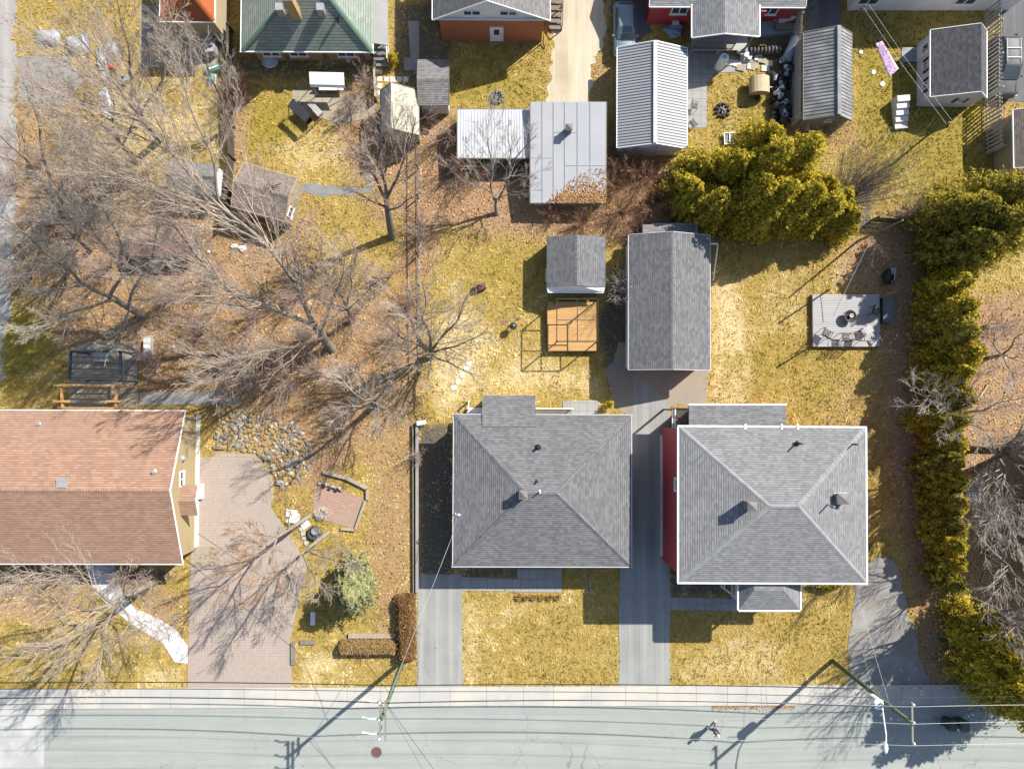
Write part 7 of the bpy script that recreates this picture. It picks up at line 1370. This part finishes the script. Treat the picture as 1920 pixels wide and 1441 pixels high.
for i, (x, y, k, lab) in enumerate(((420, 720, 1.05, 'pinkish sapling left of the slab path behind the brown roof'), (580, 640, 1.05, 'pinkish sapling close to the trunk of the huge maple'), (670, 690, 1.05, 'pinkish sapling left of the fan shaped tree'), (660, 590, 1.05, 'pinkish sapling between the yellow lawn and the fan shaped tree'), (480, 600, 1.15, 'pinkish sapling below the middle limbs of the huge maple'), (560, 560, 1.05, 'pinkish sapling above the fork of the huge maple'), (400, 520, 1.15, 'pinkish sapling right of the rusty low shelter'), (300, 680, 1.05, 'pinkish sapling below the planter box'), (210, 500, 1.15, 'pinkish sapling left of the rusty low shelter'), (90, 420, 1.05, 'pinkish sapling on the verge between the two left edge trees'), (30, 350, 1.15, 'pinkish sapling closest to the side street'), (240, 320, 1.05, 'pinkish sapling left of the low grey roofed shed'), (640, 780, 1.05, 'pinkish sapling between the boulders and the tree above the stone garden'), (740, 640, 1.05, 'pinkish sapling touching the left twigs of the fan shaped tree'))): dup(B, G(x, y), i * 2.1 + .9, k, label=lab)
# ------------------------------------------------------------------ evergreens
CG = 'cedars of the upper right clump'
rr = random.Random(3)
cl = [(1282, 380, 4.6, 1.5), (1300, 340, 5.0, 1.6), (1326, 395, 5.8, 1.7), (1350, 335, 6.2, 1.8), (1372, 395, 6.8, 1.8), (1400, 345, 7.2, 1.9), (1395, 300, 6.2, 1.7), (1420, 400, 7.2, 1.8), (1445, 350, 7.2, 1.9), (1455, 405, 6.6, 1.6), (1485, 375, 6.2, 1.6), (1495, 415, 5.4, 1.5), (1530, 405, 5.0, 1.4), (1560, 412, 4.2, 1.2)]
where = ['left end of the clump', 'upper left edge, near the ribbed garage', 'lower left, touching its roof end', 'upper left middle', 'lower row left of the middle', 'upper row in the middle', 'topmost by the white window frame', 'lower row in the middle', 'upper row right of the middle', 'lower row right of the middle', 'right side under the bare shrub', 'lower right side', 'second from the right end', 'small one at the right end']
for i, (x, y, h, r) in enumerate(cl):
    x, y, h = x + rr.uniform(-9, 9), y + rr.uniform(-12, 12), h * rr.uniform(.85, 1.18); conifer('cedar_tree', 'yellow green cedar behind the long grey garage, ' + where[i], G(x, y), h, r * 1.3, 26000, .17, M_cedar, M_bark, 100 + i, 'dome', CG, lump=.26)
RH = [(1742, 425, 7.2, 1.9, 'tallest olive cedar rising at the end of the lattice fence'), (1782, 455, 8.0, 2.0, 'big olive cedar standing above the topmost hedge cedar'), (1792, 405, 7.6, 2.0, 'olive cedar below the brown side shed at the right edge'), (1752, 482, 6.8, 1.7, 'olive cedar right of the snow blower, lowest of the big ones'), (1835, 440, 7.4, 2.0, 'olive cedar cut by the right edge above the shaded yard')]
for i, (x, y, h, r, lab) in enumerate(RH): conifer('cedar_tree', lab, G(x, y), h, r * 1.2, 32000, .19, M_cedardark, M_bark, 140 + i, 'dome', 'big cedars at the right', lump=.32)
hp = [(1740, 545, 4.6, 1.2), (1742, 590, 5.0, 1.35), (1735, 632, 5.2, 1.5), (1748, 668, 5.0, 1.5), (1735, 705, 4.8, 1.3), (1742, 745, 4.6, 1.2), (1735, 785, 4.5, 1.2), (1742, 822, 4.5, 1.25), (1738, 860, 4.6, 1.25), (1744, 895, 4.6, 1.3), (1742, 932, 4.6, 1.3), (1746, 968, 4.5, 1.25), (1744, 1005, 4.3, 1.2), (1752, 1040, 3.9, 1.1), (1756, 1078, 3.4, 1.0)]
hw_ = ['topmost of the row, under the big cedars', 'second from the top of the row', 'bushiest one beside the storage chest', 'fourth from the top, below the grey deck', 'fifth from the top of the row', 'under the twigs of the thin bare tree', 'just below the thin bare tree', 'eighth from the top of the row', 'level with the two storey house roof corner', 'right beside the pale pallet, upper one', 'right beside the pale pallet, lower one', 'fourth from the bottom of the row', 'third from the bottom, by the yellow tube', 'second from the bottom of the row', 'small bottom one of the row']
for i, (x, y, h, r) in enumerate(hp): conifer('cedar_tree', 'cedar of the long hedge row, ' + hw_[i], G(x, y), h * (1.08 if y < 800 else .86), r * (1.4 if y < 800 else 1.3), 15000, .18, M_cedardark if i % 3 == 2 else M_cedar, M_bark, 160 + i, 'dome', 'cedars of the right hedge row', lump=.3)
for i, (x, y, h, r, lab) in enumerate(((1785, 1150, 4.2, 1.5, 'bright cedar beside the tipped green bin'), (1800, 1195, 4.6, 1.6, 'bright cedar at the lower right, second of the street clump'), (1805, 1240, 5.0, 1.7, 'bright cedar in the middle of the street clump'), (1835, 1270, 5.2, 1.7, 'bright cedar above the wheelie bins'), (1862, 1230, 5.0, 1.7, 'bright cedar at the right edge of the street clump'), (1870, 1290, 4.6, 1.5, 'lowest bright cedar of the street clump, at the kerb'))): conifer('cedar_tree', lab, G(x, y), h * 1.6, r * 1.15, 22000, .19, M_cedar, M_bark, 190 + i, 'dome', 'cedars of the street clump', lump=.3)
conifer('spruce_tree', 'round blue green spruce in the planting bed beside the paver driveway', G(672, 1088), 4.6, 2.2, 26000, .2, M_spruce, M_bark, 210, 'cone', None, lump=.3, spread=.5)
conifer('gold_shrub', 'small golden yellow conifer at the steps of the green roofed house', G(737, 118), 1.2, .55, 1500, .13, M_goldbush, M_bark, 211, 'dome', None, 'shrub'); conifer('young_cedar', 'young upright cedar between the bungalow landing and the garage apron', G(1140, 758), 2.0, .36, 1200, .12, M_cedar, M_bark, 212, 'cone', None, 'shrub')
conifer('juniper', 'low yellow green shrub under the eave beside the small porch roof', G(1548, 1095), .8, .9, 1500, .13, M_cedar, M_bark, 213, 'dome', None, 'shrub', squash=(1.8, .5))
conifer('juniper', 'low dark green shrub under the huge maple limbs', G(500, 545), .9, .9, 1300, .14, M_cedardark, M_bark, 214, 'dome', None, 'shrub')
M_tanhedge = leafy('tan hedge leaves', [(.17, .10, .045), (.28, .18, .08), (.38, .26, .12), (.46, .34, .17)], .2)
hedge_box('clipped_hedge', 'rounded clipped brown hedge in the front lawn beside the pole', [(640, 1196), (744, 1196), (748, 1206), (744, 1226), (640, 1226), (632, 1211)], .9, 15000, .09, M_tanhedge, M_twigrust)
hedge_box('clipped_hedge', 'tall narrow rusty hedge along the bungalow concrete driveway', [(743, 1112), (780, 1108), (781, 1235), (748, 1235)], 1.1, 7000, .11, M_brownhedge, M_twigrust)
t = thing('grass_tuft', 'row of clipped straw coloured grass tufts in front of the bungalow walk', 'dry plants', G(1010, 1121))
for i in range(6):
    n = 160; o = G(972 + i * 14.5, 1119) - G(1010, 1121); D = rng.normal(0, .5, (n, 3)); D[:, 2] = 1; D /= np.linalg.norm(D, axis=1, keepdims=True); pts = polylines(rng.normal(0, .05, (n, 3)) * [1, 1, 0] + np.array(o), D, rng.uniform(.2, .36, n), 2, .2, -.2); V, Fq = tubes_np(pts, np.full((n, 3), .012), 3); link('tuft', npmesh('tuft', V, Fq), plain('straw', (.50, .33, .10), (.38, .24, .07), 3, .9, bmp=0), t)
# ------------------------------------------------------------------ grass and fallen leaves, past counting
def scatter(n, fn):
    lo, hi = G(-40, 1330), G(1960, -40); x = rng.uniform(lo.x, hi.x, n); y = rng.uniform(lo.y, hi.y, n); px, py = PX(x, y); k = rng.uniform(0, 1, n) < fn(px, py)
    k &= py < 1290
    x, y = x[k], y[k]
    bad = np.zeros(len(x), bool)
    for P in HARD:
        l, h = P.min(0), P.max(0); c = (x > l[0]) & (x < h[0]) & (y > l[1]) & (y < h[1])
        if c.any(): i = np.where(c)[0]; bad[i] |= inpoly(x[i], y[i], P)
    return x[~bad], y[~bad]
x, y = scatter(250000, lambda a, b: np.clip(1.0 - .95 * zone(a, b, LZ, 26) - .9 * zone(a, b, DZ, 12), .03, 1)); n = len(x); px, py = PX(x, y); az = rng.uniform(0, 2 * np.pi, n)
n1, n2, n3, n4 = vnoise(x, y, .33, 1), vnoise(x, y, .95, 2), vnoise(x, y, 3.4, 3), vnoise(x, y, 2.1, 5); gz = zone(px, py, GZ, 30)
az = 9.0 * vnoise(x, y, .5, 4) + 7 * vnoise(x, y, 2.6, 6) + rng.normal(0, .45, n)
ln = rng.uniform(.12, .28, n) * (.7 + .6 * n1); d = np.stack([np.cos(az) * .9, np.sin(az) * .9, rng.uniform(.1, .8, n)], 1); d /= np.linalg.norm(d, axis=1, keepdims=True); sd = np.stack([-np.sin(az), np.cos(az), rng.normal(0, .4, n)], 1) * rng.uniform(.018, .042, n)[:, None]; p = np.stack([x, y, np.full(n, .004)], 1)
V = np.stack([p - sd, p + sd, p + d * ln[:, None]], 1).reshape(-1, 3); tint = np.clip(.50 + .62 * (n1 - .5) + .42 * (n2 - .5) + .45 * np.clip(n3 - .5, -.3, 1) + .5 * np.clip(n4 - .68, 0, 1) + rng.normal(0, .13, n) - .26 * gz + .3 * zone(px, py, SZ, 22) * (n2 > .35), 0, 1)
o = link('grass', npmesh('grass', V, np.arange(3 * n).reshape(n, 3), tint), M_grass); o['kind'] = 'stuff'
x, y = scatter(170000, lambda a, b: np.clip(.9 * zone(a, b, LZ, 30) + .012, 0, 1)); n = len(x); C = np.stack([x, y, rng.uniform(.012, .05, n)], 1); V, Fq = leaves_np(C, np.tile([0, 0, 1.0], (n, 1)), .13, .45, .8)
o = link('fallen_leaves', npmesh('fallen_leaves', V, Fq, np.clip(rng.normal(.48, .24, n), 0, 1)), M_litter); o['kind'] = 'stuff'
# leaf drift along the kerb
n = 900; a, b = G(1335, 1336), G(1490, 1334); x = rng.uniform(a.x, b.x, n); y = yr - .02 - rng.exponential(.12, n); V, Fq = leaves_np(np.stack([x, y, rng.uniform(.012, .04, n)], 1), np.tile([0, 0, 1.0], (n, 1)), .09, .4)
o = link('kerb_leaves', npmesh('kerb_leaves', V, Fq, np.clip(rng.normal(.4, .2, n), 0, 1)), M_litter); o['kind'] = 'stuff'
for o in list(SC.objects):
    if '_h' in o: del o['_h']
